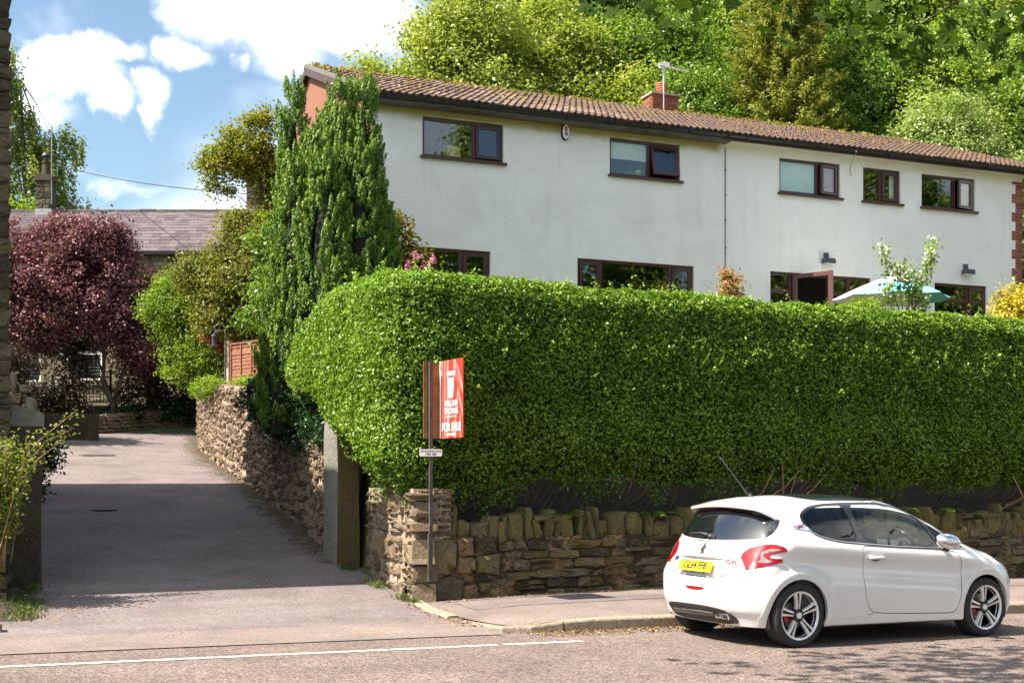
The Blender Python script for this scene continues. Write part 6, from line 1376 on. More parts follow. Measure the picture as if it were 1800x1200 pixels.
def parasol():
    root = empty('parasol', (18.6, 20.4, 3.75), R(10), 'open garden parasol with sunlit white and shaded turquoise painted on its pale blue panels in front of the french doors', 'parasol')
    n = 8; rr = 1.22; z0, z1 = 1.60, 2.08; c = (0, 0, z1)
    for i in range(n):
        a0, a1 = 2 * math.pi * i / n, 2 * math.pi * (i + 1) / n; m = MB(); k = 4; vs = []
        for j in range(k + 1):
            t = j / k; r = rr * t; z = z1 - (z1 - z0) * (t ** 1.25)
            for q in range(4): w = q / 3; a = a0 + (a1 - a0) * w; sag = -.03 * t * math.sin(math.pi * w); rad = r * (1 - .07 * math.sin(math.pi * w)); vs.append((rad * math.cos(a), rad * math.sin(a), z + sag))
        m.add(vs, [(j * 4 + q, j * 4 + q + 1, (j + 1) * 4 + q + 1, (j + 1) * 4 + q) for j in range(k) for q in range(3)])
        me = m.mesh('canopy_panel', [MATS['parasol_lit'], MATS['parasol_shade']], True); link('canopy_panel', me, root); me.polygons.foreach_set('material_index', np.array([1 if j >= 2 and i in (4, 5, 6, 7) else 0 for j in range(k) for q in range(3)], dtype=np.int32))  # one blue canopy; sunlit and shaded tones are put into the panel colours
        b = MB(); b.tube([(.05 * math.cos(a0), .05 * math.sin(a0), z1 - .05), (rr * .98 * math.cos(a0), rr * .98 * math.sin(a0), z0 - .01)], .008, 5); b.build('rib', MATS['aerial_metal'], root)
    b = MB(); b.tube([(0, 0, 0), (0, 0, z1 + .08)], .02, 8); b.build('pole', MATS['aerial_metal'], root)
    b = MB(); b.lathe([(.001, .0), (.22, .0), (.24, .06), (.05, .1), (.03, .2)], 16); b.build('base', MATS['concrete'], root)
parasol()
def litter():
    rng = rnd(311); Ps = []
    n = 900; u = rng.uniform(5.6, 9, n); Ps.append(np.stack([u, 11.42 - rng.random(n) ** 2 * .35, zr(u) + .012], 1))
    n = 260; a = rng.random(n); u = 5.20 + .25 * a + rng.normal(size=n) * .06; v = 12.0 + 1.9 * rng.random(n); Ps.append(np.stack([u, v, zdrive(u, v) + .012], 1))
    n = 900; v = rng.uniform(17, 33, n); u = ubase(v) - rng.random(n) ** 2 * .6 - .03; Ps.append(np.stack([u, v, zdrive(u, v) + .014], 1))
    n = 420; u = rng.uniform(5.6, 12, n); v = 14.1 - rng.random(n) ** 2 * .3; Ps.append(np.stack([u, v, zpave(u, v) + .012], 1))
    n = 240; u = rng.uniform(.9, 2.0, n); v = rng.uniform(13.6, 18, n); Ps.append(np.stack([u, v, zdrive(u, v) + .035], 1))
    P = np.concatenate(Ps); o = link('leaf_litter', leaf_mesh('leaf_litter', P, rng.normal(size=P.shape) * .25 + np.array([0, 0, 1]), .035, rng.random(len(P)), MATS['leaf_dead'], .7, .15, rng)); tag(o, 'dry brown leaf litter along the kerb and foot of the walls', 'leaf litter', None, 'stuff')
    Ps = []
    for (u, v, s, n) in ((5.36, 14.25, .10, 160), (5.34, 15.2, .12, 200), (5.35, 13.9, .05, 60), (5.32, 16.4, .1, 120), (1.1, 14.9, .22, 420), (1.25, 15.7, .12, 160), (1.0, 14.2, .2, 200)):
        q = rng.normal(size=(n, 2)) * s * np.array([.5, 1]) + np.array([u, v]); Ps.append(np.stack([q[:, 0], q[:, 1], zdrive(q[:, 0], q[:, 1]) + .04], 1))
    P = np.concatenate(Ps); A = np.tile([0, 0, 1.0], (len(P), 1)) + rng.normal(size=P.shape) * .3; o = link('weeds', leaf_mesh('weeds', P, rng.normal(size=P.shape) + np.array([0, 0, .1]), .075, rng.random(len(P)), MATS['leaf_grass'], .2, .1, rng, A)); tag(o, 'short grass and weeds at the foot of the wall end and gateposts', 'weeds', None, 'stuff')
litter()

# ------------------------------------------------------------------ the car
def carpaint():
    g = NG('car_white'); return g.done(g.pbr((0.68, 0.665, 0.65), 0.32, 0, 0.5, None, 0.9))
carpaint()
plain('car_black', (0.010, 0.010, 0.011), 0.28, var=0.1, coat=0.4)
plain('car_plastic', (0.030, 0.029, 0.029), 0.6, var=0.15)
plain('car_trim_grey', (0.10, 0.098, 0.095), 0.5, var=0.1)
plain('car_cabin', (0.035, 0.034, 0.036), 0.75, var=0.2)
plain('chrome', (0.85, 0.85, 0.86), 0.06, metal=1.0, var=0.02)
plain('alloy', (0.80, 0.78, 0.76), 0.25, metal=0.25, var=0.04)
plain('wheel_black', (0.012, 0.012, 0.013), 0.35, var=0.1)
plain('disc_steel', (0.22, 0.21, 0.20), 0.4, metal=0.8, var=0.1)
plain('caliper_red', (0.35, 0.02, 0.02), 0.4, var=0.05)
plain('lamp_red', (0.25, 0.002, 0.008), 0.15, var=0.25, scale=60, coat=0.3, spec=0.3)
plain('lamp_clear', (0.27, 0.22, 0.22), 0.15, metal=0.5, var=0.35, scale=45, coat=1.0)
plain('lamp_amber', (0.85, 0.28, 0.10), 0.2, var=0.1, coat=0.8)
plain('plate_yellow', (0.82, 0.60, 0.015), 0.45, var=0.03)
plain('glass_dark', (0.006, 0.007, 0.010), 0.02, var=0.05, spec=0.9, coat=1.0)
def tyre_mat():
    g = NG('tyre'); p = g.obj(); n1 = g.noise(p, 30, 4)
    return g.done(g.pbr(g.mix(n1, (0.016, 0.015, 0.015), (0.034, 0.032, 0.031)), 0.75, 0, 0.35, g.bump(g.noise(p, 120, 3), 0.15, 0.004)))
tyre_mat()
glassmat('car_glass', (0.80, 0.90, 0.85), 1.6, 0.005)
glassmat('quarter_glass', (0.16, 0.17, 0.17), 1.7, 0.005)

def tab(pts, lo, hi, n=1600, sg=0):
    p=np.array(pts,float); x,y=p[:,0],p[:,1]; h=np.diff(x); dl=np.diff(y)/h
    m=np.zeros(len(x)); m[0]=dl[0]; m[-1]=dl[-1]
    for i in range(1,len(x)-1):
        if dl[i-1]*dl[i]>0:
            w1=2*h[i]+h[i-1]; w2=h[i]+2*h[i-1]; m[i]=(w1+w2)/(w1/dl[i-1]+w2/dl[i])
    q=np.linspace(lo,hi,n); i=np.clip(np.searchsorted(x,q)-1,0,len(x)-2); t=np.clip((q-x[i])/h[i],0,1)
    v=(1+2*t)*(1-t)**2*y[i]+t*(1-t)**2*h[i]*m[i]+t*t*(3-2*t)*y[i+1]+t*t*(t-1)*h[i]*m[i+1]
    v+=np.where(q<x[0],(q-x[0])*m[0],0)+np.where(q>x[-1],(q-x[-1])*m[-1],0)
    if sg:
        s=sg/((hi-lo)/n); k=np.arange(-int(3*s)-1,int(3*s)+2); g=np.exp(-.5*(k/s)**2); g/=g.sum()
        e=len(k)//2; v=np.convolve(np.concatenate([v[0]+(v[0]-v[1:e+1][::-1]),v,v[-1]+(v[-1]-v[-e-1:-1][::-1])]),g,'valid')
    return lambda a:np.interp(a,q,v)
cT=tab([(0,1.30),(.3,1.375),(.6,1.418),(1.0,1.447),(1.5,1.46),(1.85,1.45),(2.12,1.415),(2.5,1.285),(2.92,1.085),(3.1,1.02),(3.38,.935),(3.67,.845),(3.85,.74),(3.96,.60)],-.5,4.6,sg=.04)
cR=tab([(.1,.16),(.2,.115),(.28,.075),(.34,.03),(.45,.003),(.6,.0),(.70,.018),(.78,.05),(.86,.078),(.95,.115),(1.0,.14),(1.1,.205),(1.2,.285),(1.3,.375),(1.4,.49),(1.6,.75)],-.2,2.,sg=.012)
cW=tab([(-.1,.74),(.0,.765),(.3,.818),(.7,.845),(1.3,.838),(2.3,.836),(2.8,.842),(3.16,.846),(3.5,.815),(3.8,.74),(4.0,.64)],-.5,4.6,sg=.05)
cS=tab([(.1,-.08),(.2,-.045),(.3,-.02),(.42,-.006),(.55,-.002),(.66,-.012),(.76,-.020),(.82,-.014),(.865,.000),(.905,.001),(.95,-.014),(1.0,-.045),(1.1,-.10),(1.2,-.155),(1.3,-.212),(1.4,-.272),(1.7,-.46)],-.3,2.2,sg=.010)
cF=tab([(.1,3.78),(.2,3.86),(.35,3.945),(.55,3.96),(.7,3.92),(.8,3.84),(.95,3.6),(1.2,3.2)],-.3,2.2,sg=.03)
WX=(.62,3.158)   # axle stations
def sm(a,b,k):
    h=np.maximum(k-np.abs(a-b),0)/k
    return np.maximum(a,b)+h*h*k*.25
def fcar(P):
    x,y,z=P[...,0],np.abs(P[...,1]),P[...,2]
    sh=.06*(np.clip(x,.3,3.0)-1.4)*np.clip((1.35-z)/.3,0,1)
    S=cW(x)+cS(z+sh)
    fl=0
    for a in WX:
        r=np.hypot(x-a,z-.305); fl=fl+.016*np.exp(-((r-.40)/.05)**2)*(z>.1)
    fs=(y-S-fl)*.97
    ft=(z-cT(x)+.05*(y/.5)**2)*.95
    q=np.clip((z-.6)/.4,0,1); fr=cR(z)+(.15+.11*q*q*(3-2*q))*(y/.8)**2.3-x
    fr=fr*.93
    ff=(x-cF(z)+.30*(y/.8)**2.4)*.9
    return sm(sm(sm(fs,ft,.16),fr,.14),ff,.22)
def march(o,d,T=4.,n=240):
    """first point along the rays where the body starts"""
    o=np.atleast_2d(o).astype(float); d=np.broadcast_to(np.atleast_2d(d),o.shape)
    ts=np.linspace(0,T,n); t0=np.full(len(o),T); prev=fcar(o)>0; done=np.zeros(len(o),bool); lo=np.zeros(len(o)); hi=np.full(len(o),float(T))
    for i in range(1,n):
        ins=fcar(o+d*ts[i])<0; new=ins&~done; lo[new]=ts[i-1]; hi[new]=ts[i]; done|=ins
        if done.all(): break
    for _ in range(26):
        m=(lo+hi)/2; ins=fcar(o+d*m[:,None])<0; hi=np.where(ins,m,hi); lo=np.where(ins,lo,m)
    return o+d*hi[:,None],done
def grad(P,e=.004):
    g=np.zeros_like(P)
    for i in range(3):
        D=np.zeros(3);D[i]=e; g[:,i]=fcar(P+D)-fcar(P-D)
    return g/np.linalg.norm(g,axis=1)[:,None]


def inpoly(pts, poly):
    x, y = pts[:, 0], pts[:, 1]; r = np.zeros(len(pts), bool); n = len(poly); j = n - 1
    for i in range(n):
        xi, yi = poly[i]; xj, yj = poly[j]
        c = ((yi > y) != (yj > y)); 
        with np.errstate(divide='ignore', invalid='ignore'): r ^= c & (x < (xj - xi) * (y - yi) / (yj - yi + 1e-30) + xi)
        j = i
    return r
def resample(poly, res, closed=True):
    P = [np.array(p, float) for p in poly]; out = []
    for i in range(len(P) if closed else len(P) - 1):
        a, b = P[i], P[(i + 1) % len(P)]; k = max(1, int(np.linalg.norm(b - a) / res)); out += [a + (b - a) * t / k for t in range(k)]
    if not closed: out.append(P[-1])
    return np.array(out)
def smoothpoly(poly, n=2):
    P = np.array(poly, float)
    for _ in range(n): Q = np.roll(P, -1, 0); P = np.stack([.75 * P + .25 * Q, .25 * P + .75 * Q], 1).reshape(-1, 2)
    return P
def grow(poly, d):
    """offset a simple polygon outward by d"""
    P = np.array(poly, float); a = np.roll(P, 1, 0); b = np.roll(P, -1, 0); t = b - a; t /= np.linalg.norm(t, axis=1)[:, None]; n = np.stack([t[:, 1], -t[:, 0]], 1)
    A = .5 * np.sum(P[:, 0] * np.roll(P[:, 1], -1) - np.roll(P[:, 0], -1) * P[:, 1])
    return P + n * (d if A > 0 else -d)
def pdist(pts, poly):
    best = np.full(len(pts), 9.)
    for i in range(len(poly)):
        a, b = poly[i], poly[(i + 1) % len(poly)]; d = b - a; l = d @ d
        if l < 1e-12: continue
        t = np.clip(((pts - a) @ d) / l, 0, 1); best = np.minimum(best, np.linalg.norm(pts - a - t[:, None] * d, axis=1))
    return best
class Frame:
    def __init__(s, o, a, b, d): s.o, s.a, s.b, s.d = [np.array(q, float) for q in (o, a, b, d)]
    def to2(s, P): q = np.array(P, float) - s.o; return np.stack([q @ s.a, q @ s.b], -1)
    def hit(s, Q): Q = np.atleast_2d(Q); return march(s.o + Q[:, :1] * s.a + Q[:, 1:] * s.b, s.d)[0]
FR_SIDE = Frame((0, 1.4, 0), (1, 0, 0), (0, 0, 1), (0, -1, 0))
FR_REAR = Frame((-1.0, 0, 0), (0, 1, 0), (0, 0, 1), (1, 0, 0))
FR_TOP = Frame((0, 0, 2.6), (1, 0, 0), (0, 1, 0), (0, 0, -1))
FR_FRONT = Frame((5.0, 0, 0), (0, 1, 0), (0, 0, 1), (-1, 0, 0))
_q = .70710678
FR_DIAG = Frame((-.9, 1.6, 0), (_q, _q, 0), (0, 0, 1), (_q, -_q, 0))     # looks at the rear right corner
FR_DIAGF = Frame((4.7, 1.6, 0), (-_q, _q, 0), (0, 0, 1), (-_q, -_q, 0))  # front right corner
def patch(fr, outline, holes=(), res=.03, off=0.0, skirt=0.0, exact=False):
    """surface patch of the car body seen along a frame, its outline cut exactly; returns vertices, faces, normals"""
    out = np.array(outline, float) if exact else resample(outline, res); hs = [resample(h, res) for h in holes]
    lo, hi = out.min(0), out.max(0); gx, gy = np.meshgrid(np.arange(lo[0], hi[0], res), np.arange(lo[1], hi[1], res)); G = np.stack([gx.ravel(), gy.ravel()], 1)
    G = G[inpoly(G, out)]; keep = pdist(G, out) > res * .45
    for h in hs: keep &= (~inpoly(G, h)) & (pdist(G, h) > res * .45)
    G = G[keep]; pts = list(G); edges = []
    for lp in [out] + hs:
        b = len(pts); pts += list(lp); edges += [(b + i, b + (i + 1) % len(lp)) for i in range(len(lp))]
    V, E_, F, *_r = delaunay_2d_cdt([Vector((float(p[0]), float(p[1]))) for p in pts], edges, [], 0, 1e-6)
    V = np.array([[p[0], p[1]] for p in V]); F = np.array([list(f) for f in F]); C = V[F].mean(1); ok = inpoly(C, out)
    for h in hs: ok &= ~inpoly(C, h)
    F = F[ok]; used, inv = np.unique(F.ravel(), return_inverse=True); V = V[used]; F = inv.reshape(-1, 3)
    P = fr.hit(V); N = grad(P); 
    fn = np.cross(P[F[:, 1]] - P[F[:, 0]], P[F[:, 2]] - P[F[:, 0]]); fl = np.sum(fn * N[F].mean(1), 1) < 0; F[fl] = F[fl][:, ::-1]
    P = P + N * off
    if skirt:
        cnt = {}
        for f in F:
            for i in range(3): e = (int(f[i]), int(f[(i + 1) % 3])); k = tuple(sorted(e)); cnt.setdefault(k, []).append(e)
        be = [v[0] for v in cnt.values() if len(v) == 1]; ids = sorted({i for e in be for i in e}); mp = {}; Pn = list(P); Nn = list(N)
        rim = {}
        for i in ids: rim[i] = len(Pn); Pn.append(P[i]); Nn.append(None); mp[i] = len(Pn); Pn.append(P[i] - N[i] * skirt); Nn.append(None)
        F2 = []
        for a, b in be: F2 += [(rim[b], rim[a], mp[a]), (rim[b], mp[a], mp[b])]
        P = np.array(Pn); N = [n if n is not None else None for n in Nn]; F = np.concatenate([F, np.array(F2)])
        nb = len(F) - len(F2)
        return P, F, N, nb
    return P, F, list(N), len(F)
def patch_obj(name, parts, mat, parent):
    """parts: list of (patch tuple, mirror?)"""
    V, F, NV = [], [], []; b = 0; loops = []
    for (P, f, N, nb), mir in parts:
        P = np.array(P); f = np.array(f)
        fn = np.cross(P[f[:, 1]] - P[f[:, 0]], P[f[:, 2]] - P[f[:, 0]]); fn /= np.maximum(np.linalg.norm(fn, axis=1), 1e-9)[:, None]
        for mm in ((False, True) if mir else (False,)):
            s = np.array([1, -1, 1]) if mm else np.array([1, 1, 1])
            V.append(P * s); ff = f[:, ::-1] if mm else f; F.append(ff + b)
            for i, t in enumerate(ff):
                for q in t: n = N[q] if N[q] is not None else fn[i]; loops.append(tuple(np.array(n) * s))
            b += len(P)
    V = np.concatenate(V); F = np.concatenate(F); me = bpy.data.meshes.new(name); me.from_pydata(V.tolist(), [], F.tolist()); me.materials.append(mat)
    me.polygons.foreach_set('use_smooth', np.ones(len(F), bool)); me.normals_split_custom_set(loops); me.update()
    return link(name, me, parent)

def build_car():
    C = empty('car', (0, 0, 0), 0, 'white three door hatchback parked at the kerb in front of the stone wall', 'car')
    # ---- seams between side, top, rear and front
    def seam(c0, c1, d0, d1, f, n):
        pts = []
        for t in np.linspace(0, 1, n):
            c, d = f(t); c = np.array(c, float); d = np.array(d, float)
            for (cq, dq, w) in ((c0, d0, max(0, 1 - t / .16)), (c1, d1, max(0, 1 - (1 - t) / .16))):
                if cq is not None: w = w * w * (3 - 2 * w); c = c * (1 - w) + np.array(cq) * w; d = d * (1 - w) + np.array(dq) * w
            d /= np.linalg.norm(d); o = c + d * 2.2; pts.append(march(o, -d)[0][0])
        return np.array(pts)
    Q0, D0 = (.80, .38, 1.08), (-1, 1, 1); Q1, D1 = (3.30, .42, .52), (1, 1, 1.1)
    q0 = march(np.array(Q0) + np.array(D0) / 3 ** .5 * 2.2, -np.array(D0) / 3 ** .5)[0][0]; d1n = np.array(D1) / np.linalg.norm(D1); q1 = march(np.array(Q1) + d1n * 2.2, -d1n)[0][0]
    ST = seam(Q0, Q1, D0, D1, lambda t: ((q0[0] + (q1[0] - q0[0]) * t, .36, float(cT(q0[0] + (q1[0] - q0[0]) * t)) - .34), (0, 1, 1)), 150)
    SR = seam(None, Q0, None, D0, lambda t: ((.62, .42, .19 + (q0[2] - .19) * t), (-1, 1, 0)), 60)
    TR = seam(None, Q0, None, D0, lambda t: ((.80, q0[1] * t, 1.12), (-1, 0, 1)), 30)
    SF = seam(None, Q1, None, D1, lambda t: ((3.25, .42, .19 + (q1[2] - .19) * t), (1, 1, 0)), 30)
    TF = seam(None, Q1, None, D1, lambda t: ((3.25, q1[1] * t, .45), (1, 0, 1.1)), 24)
    xz = lambda P: FR_SIDE.to2(P)
    side_out = np.concatenate([xz(SR), xz(ST)[1:], xz(SF)[::-1][1:]])
    bl = resample([side_out[-1], side_out[0]], .03, False)[1:-1]; side_out = np.concatenate([side_out, bl])
    # ---- openings
    QG = smoothpoly([(.765, 1.235), (.80, 1.262), (.92, 1.315), (1.06, 1.338), (1.2, 1.349), (1.385, 1.356), (1.38, 1.17), (1.395, 1.003), (1.2, 1.013), (1.07, 1.030), (.95, 1.056), (.85, 1.093), (.785, 1.155)], 1)
    DG = smoothpoly([(1.455, 1.357), (1.70, 1.366), (1.905, 1.362), (2.10, 1.335), (2.28, 1.272), (2.40, 1.205), (2.425, 1.08), (2.53, .938), (2.339, .940), (1.9, .962), (1.485, .990), (1.450, 1.17)], 1)
    FG = [(2.46, 1.165), (2.60, 1.083), (2.77, .995), (2.885, .934), (2.57, .937), (2.475, 1.065)]
    DLO = smoothpoly([(.735, 1.235), (.79, 1.285), (.92, 1.338), (1.06, 1.360), (1.2, 1.372), (1.45, 1.382), (1.70, 1.388), (1.92, 1.383), (2.13, 1.350), (2.32, 1.270), (2.50, 1.165), (2.65, 1.080), (2.80, .995), (2.925, .918), (2.53, .917), (1.9, .940), (1.485, .968), (1.2, .990), (1.07, 1.007), (.93, 1.035), (.82, 1.078), (.75, 1.15)], 1)
    door = smoothpoly([(1.425, .94), (1.43, .80), (1.445, .60), (1.475, .44), (1.52, .345), (1.60, .300), (2.0, .283), (2.60, .268), (2.70, .275), (2.755, .40), (2.79, .60), (2.785, .75), (2.745, .86), (2.71, .893), (2.3, .915), (1.9, .932), (1.6, .948), (1.46, .958)], 1)
    arches = [np.array([(a + .352 * math.cos(t), .305 + .352 * math.sin(t)) for t in np.linspace(-.45, math.pi + .45, 40)]) for a in WX]
    body_parts = [(patch(FR_SIDE, side_out, [DLO, grow(door, .007)] + arches, .032, exact=True), True)]
    # ---- roof, bonnet (top) with windscreen hole
    sy = FR_TOP.to2(ST); tr = FR_TOP.to2(TR); tf = FR_TOP.to2(TF)
    half = np.concatenate([tr, sy[1:], tf[::-1][1:]])          # from the rear centre round to the front centre, +y side
    top_out = np.concatenate([half, (half * np.array([1, -1]))[::-1][1:-1]])
    ws = smoothpoly([(2.10, -.50), (2.07, 0), (2.10, .50), (2.45, .60), (2.80, .665), (2.90, .64), (2.985, .3), (3.0, 0), (2.985, -.3), (2.90, -.64), (2.80, -.665), (2.45, -.60)], 1)
    body_parts.append((patch(FR_TOP, top_out, [ws], .035, exact=True), False))
    sr = FR_REAR.to2(SR); trr = FR_REAR.to2(TR)
    halfr = np.concatenate([sr, trr[::-1][1:]]); rear_out = np.concatenate([halfr, (halfr * np.array([-1, 1]))[::-1][1:]]); rear_out = np.concatenate([rear_out, resample([rear_out[-1], rear_out[0]], .03, False)[1:-1]])
    rg = smoothpoly([(-.655, 1.03), (-.35, 1.007), (0, .998), (.35, 1.007), (.655, 1.03), (.695, 1.08), (.69, 1.14), (.655, 1.21), (.60, 1.275), (.3, 1.29), (0, 1.295), (-.3, 1.29), (-.60, 1.275), (-.655, 1.21), (-.69, 1.14), (-.695, 1.08)], 1)
    rg = np.array([p for p in rg])
    body_parts.append((patch(FR_REAR, rear_out, [], .03, exact=True), False))
    sf = FR_FRONT.to2(SF); tff = FR_FRONT.to2(TF); halff = np.concatenate([sf, tff[::-1][1:]]); fo = np.concatenate([halff, (halff * np.array([-1, 1]))[::-1][1:]]); fo = np.concatenate([fo, resample([fo[-1], fo[0]], .03, False)[1:-1]])
    body_parts.append((patch(FR_FRONT, fo, [], .035, exact=True), False))
    W = MATS['car_white']; body = patch_obj('body', body_parts, W, C)
    # ---- doors, each a mesh of its own; gap shows the dark inner shell
    for m in (1, -1):
        d = patch_obj('door', [(patch(FR_SIDE, door, [], .03, 0.0, .004), False)], W, C)
        if m < 0:
            d.data.transform(Matrix.Diagonal((1, -1, 1, 1))); d.data.flip_normals()
        # window surround and panes
        fr_ = patch_obj('window_frame', [(patch(FR_SIDE, grow(DLO, .001), [QG, DG, np.array(FG)], .03, .002, .012), False)], MATS['car_black'], C)
        pg = patch_obj('door_window', [(patch(FR_SIDE, grow(DG, .006), [], .05, -.004), False), (patch(FR_SIDE, grow(np.array(FG), .006), [], .05, -.004), False)], MATS['car_glass'], C)
        qg = patch_obj('quarter_window', [(patch(FR_SIDE, grow(QG, .006), [], .05, -.004), False)], MATS['quarter_glass'], C)
        # chrome line along the foot of the windows
        low = np.array([(.775, 1.14), (.82, 1.092), (.93, 1.047), (1.07, 1.018), (1.2, 1.001), (1.485, .979), (1.9, .951), (2.53, .928), (2.90, .922)]); low = resample(low, .04, False); P = FR_SIDE.hit(low); P = P + grad(P) * .004
        cb = MB(); cb.tube(P.tolist(), .006, 6); cs = cb.build('chrome_strip', MATS['chrome'], C, smooth=True)
        # handle over a flat patch; the scoop's shade is in its grey
        hp = FR_SIDE.hit(np.array([(1.485, .845), (1.56, .847), (1.64, .846), (1.70, .843)])); hb = MB(); hb.tube([tuple(hp[0] + [0, .012, 0]), tuple(hp[1] + [0, .040, 0]), tuple(hp[2] + [0, .040, 0]), tuple(hp[3] + [0, .010, 0])], [.016, .017, .015, .010], 10)
        hd = hb.build('handle', W, d if m > 0 else C, smooth=True)
        sc = patch_obj('scoop_shade', [(patch(FR_SIDE, smoothpoly([(1.53, .862), (1.66, .862), (1.675, .84), (1.62, .806), (1.56, .806), (1.52, .84)], 2), [], .02, .0015), False)], MATS['car_trim_grey'], C)
        # arch lips: raised bands round the wheel openings
        lips = []
        for a in WX:
            ro, ri = .405, .347; ang = np.linspace(-.30, math.pi + .30, 44)
            poly = [(a + ro * math.cos(t), .305 + ro * math.sin(t)) for t in ang] + [(a + ri * math.cos(t), .305 + ri * math.sin(t)) for t in ang[::-1]]
            poly = [(x, max(z, .205)) for x, z in poly]; lips.append((patch(FR_SIDE, np.array(poly), [], .03, .009, .05), False))
        lp = [patch_obj('wheel_arch', [l], W, C) for l in lips]
        # sill skirt
        sk = patch_obj('side_skirt', [(patch(FR_SIDE, np.array([(1.00, .205), (2.79, .205), (2.77, .255), (2.6, .262), (1.6, .285), (1.02, .292)]), [], .03, .014, .03), False)], W, C)
        # tail lamp wraps the rear corner
        lampP = [(.156, .514, .846), (.15, .565, .79), (.150, .596, .735), (.20, .66, .752), (.244, .724, .768), (.32, .78, .790), (.412, .806, .815), (.418, .807, .849), (.36, .775, .847), (.322, .765, .850), (.300, .747, .867), (.315, .762, .884), (.349, .779, .893), (.40, .81, .905), (.455, .83, .917), (.445, .825, .942), (.422, .813, .960), (.36, .767, .980), (.283, .677, .972), (.217, .573, .938), (.175, .53, .895)]
        L2 = FR_DIAG.to2(np.array(lampP)); lamp = patch_obj('tail_lamp', [(patch(FR_DIAG, L2, [], .018, .010, .016), False)], MATS['lamp_red'], C)
        cl = [(.32, .765, .938), (.400, .806, .930), (.402, .807, .924), (.33, .77, .914), (.268, .731, .890), (.258, .726, .862), (.280, .742, .836), (.335, .775, .820), (.295, .752, .804), (.245, .715, .800), (.222, .682, .808), (.240, .70, .828), (.244, .704, .850), (.240, .698, .880), (.262, .715, .915)]
        C2 = FR_DIAG.to2(np.array(cl)); lc = patch_obj('lamp_lens', [(patch(FR_DIAG, smoothpoly(C2, 1), [], .015, .013, .004), False)], MATS['lamp_clear'], C)
        pl = patch_obj('pillar_badge', [(patch(FR_SIDE, [(.60, 1.150), (.74, 1.176), (.795, 1.125), (.775, 1.108), (.61, 1.128)], [], .02, .006, .006), False)], MATS['chrome'], C)
        pr_ = patch_obj('pillar_badge_red', [(patch(FR_SIDE, [(.655, 1.145), (.715, 1.155), (.72, 1.138), (.66, 1.132)], [], .02, .009), False)], MATS['lamp_red'], C)
        hl = [(3.35, .80, .80), (3.45, .80, .885), (3.55, .72, .88), (3.75, .62, .80), (3.88, .50, .70), (3.86, .52, .66), (3.70, .70, .70)]
        H2 = FR_DIAGF.to2(np.array(hl)); hlo = patch_obj('headlight', [(patch(FR_DIAGF, smoothpoly(H2, 1), [], .025, .006, .02), False)], MATS['lamp_clear'], C)
        am = patch_obj('indicator', [(patch(FR_DIAGF, FR_DIAGF.to2(np.array([(3.70, .70, .745), (3.80, .60, .715), (3.87, .52, .61), (3.90, .49, .48), (3.87, .53, .46), (3.83, .58, .58), (3.76, .66, .66)])), [], .03, .010, .01), False)], MATS['lamp_amber'], C)
        # door mirror: chrome cap on a black foot
        mb = MB(); n = 14; rings = []
        for i in range(9):
            t = i / 8; yy = .868 + .150 * t; s = [.80, .95, 1.0, .99, .95, .87, .74, .52, .12][i]
            ring = []
            for k in range(n): a = 2 * math.pi * k / n; ring.append((2.475 + .125 * s * math.cos(a) + .03 * t, yy + .02 * math.cos(a), 1.005 + .084 * s * math.sin(a) - .008 * t - .012 * math.cos(a)))
            rings += ring
        mb.add(rings, [(i * n + k, i * n + (k + 1) % n, (i + 1) * n + (k + 1) % n, (i + 1) * n + k) for i in range(8) for k in range(n)] + [tuple(8 * n + k for k in range(n))]); me = mb.mesh('mirror', MATS['chrome'], True); fix_normals(me); mo = link('mirror', me, C)
        mf = MB(); mf.add([rings[k] for k in range(n)], [tuple(range(n))]); mf.build('mirror_glass', MATS['glass_dark'], mo)
        ft = MB(); ft.tube([(2.56, .79, .935), (2.54, .85, .93), (2.50, .90, .925), (2.44, .92, .93)], [.035, .032, .03, .02], 8); fo_ = ft.build('mirror_foot', MATS['car_plastic'], mo, smooth=True)
        if m < 0:
            for o in (fr_, pg, qg, cs, hd, sc, sk, lamp, lc, pl, pr_, hlo, am, mo, fo_, mo.children[0]) + tuple(lp):
                if not o.get('mirrored'):
                    o.data.transform(Matrix.Diagonal((1, -1, 1, 1))); o.data.flip_normals(); o['mirrored'] = 1
    for o in list(C.children_recursive):
        if o.get('mirrored'): del o['mirrored']
    # ---- windscreen, panoramic roof, rear window
    patch_obj('windscreen', [(patch(FR_TOP, grow(ws, .006), [], .05, -.004), False)], MATS['car_glass'], C)
    patch_obj('roof_panel', [(patch(FR_TOP, smoothpoly([(1.02, -.46), (.96, -.25), (.96, .25), (1.02, .46), (1.3, .485), (2.02, .47), (2.04, 0), (2.02, -.47), (1.3, -.485)], 2), [], .05, .004, .004), False)], MATS['car_black'], C)
    rw = patch_obj('rear_window', [(patch(FR_REAR, rg, [], .03, .003, .004), False)], MATS['glass_dark'], C)
    # ---- spoiler: a tray over the rear window with down-turned ends, its underside dark
    n = 25; ys = np.linspace(-.66, .66, n); tops, tes, bots, roots = [], [], [], []
    for y in ys:
        a = abs(y) / .66; drop = .012 * a ** 2 + .10 * max(0, (a - .78) / .22) ** 1.8
        xt = .30 + .05 * a ** 2.2 + .17 * max(0, (a - .80) / .20) ** 1.6; ht = 1.348 - .035 * a ** 2 - drop
        xr = .66 + .0 * a; zr_ = float(cT(.66)) - .05 * (y / .5) ** 2
        p = march(np.array([[xr, y, 2.2]]), np.array([[0, 0, -1.]]))[0][0]; tops.append((xr, y, p[2] + .002)); tes.append((xt, y, ht)); bots.append((xt + .012, y, ht - .028))
        q = march(np.array([[-.8, y, max(1.20, 1.285 - .05 * a - drop * .6)]]), np.array([[1., 0, 0]]))[0][0]; roots.append((q[0] + .01, y, q[2]))
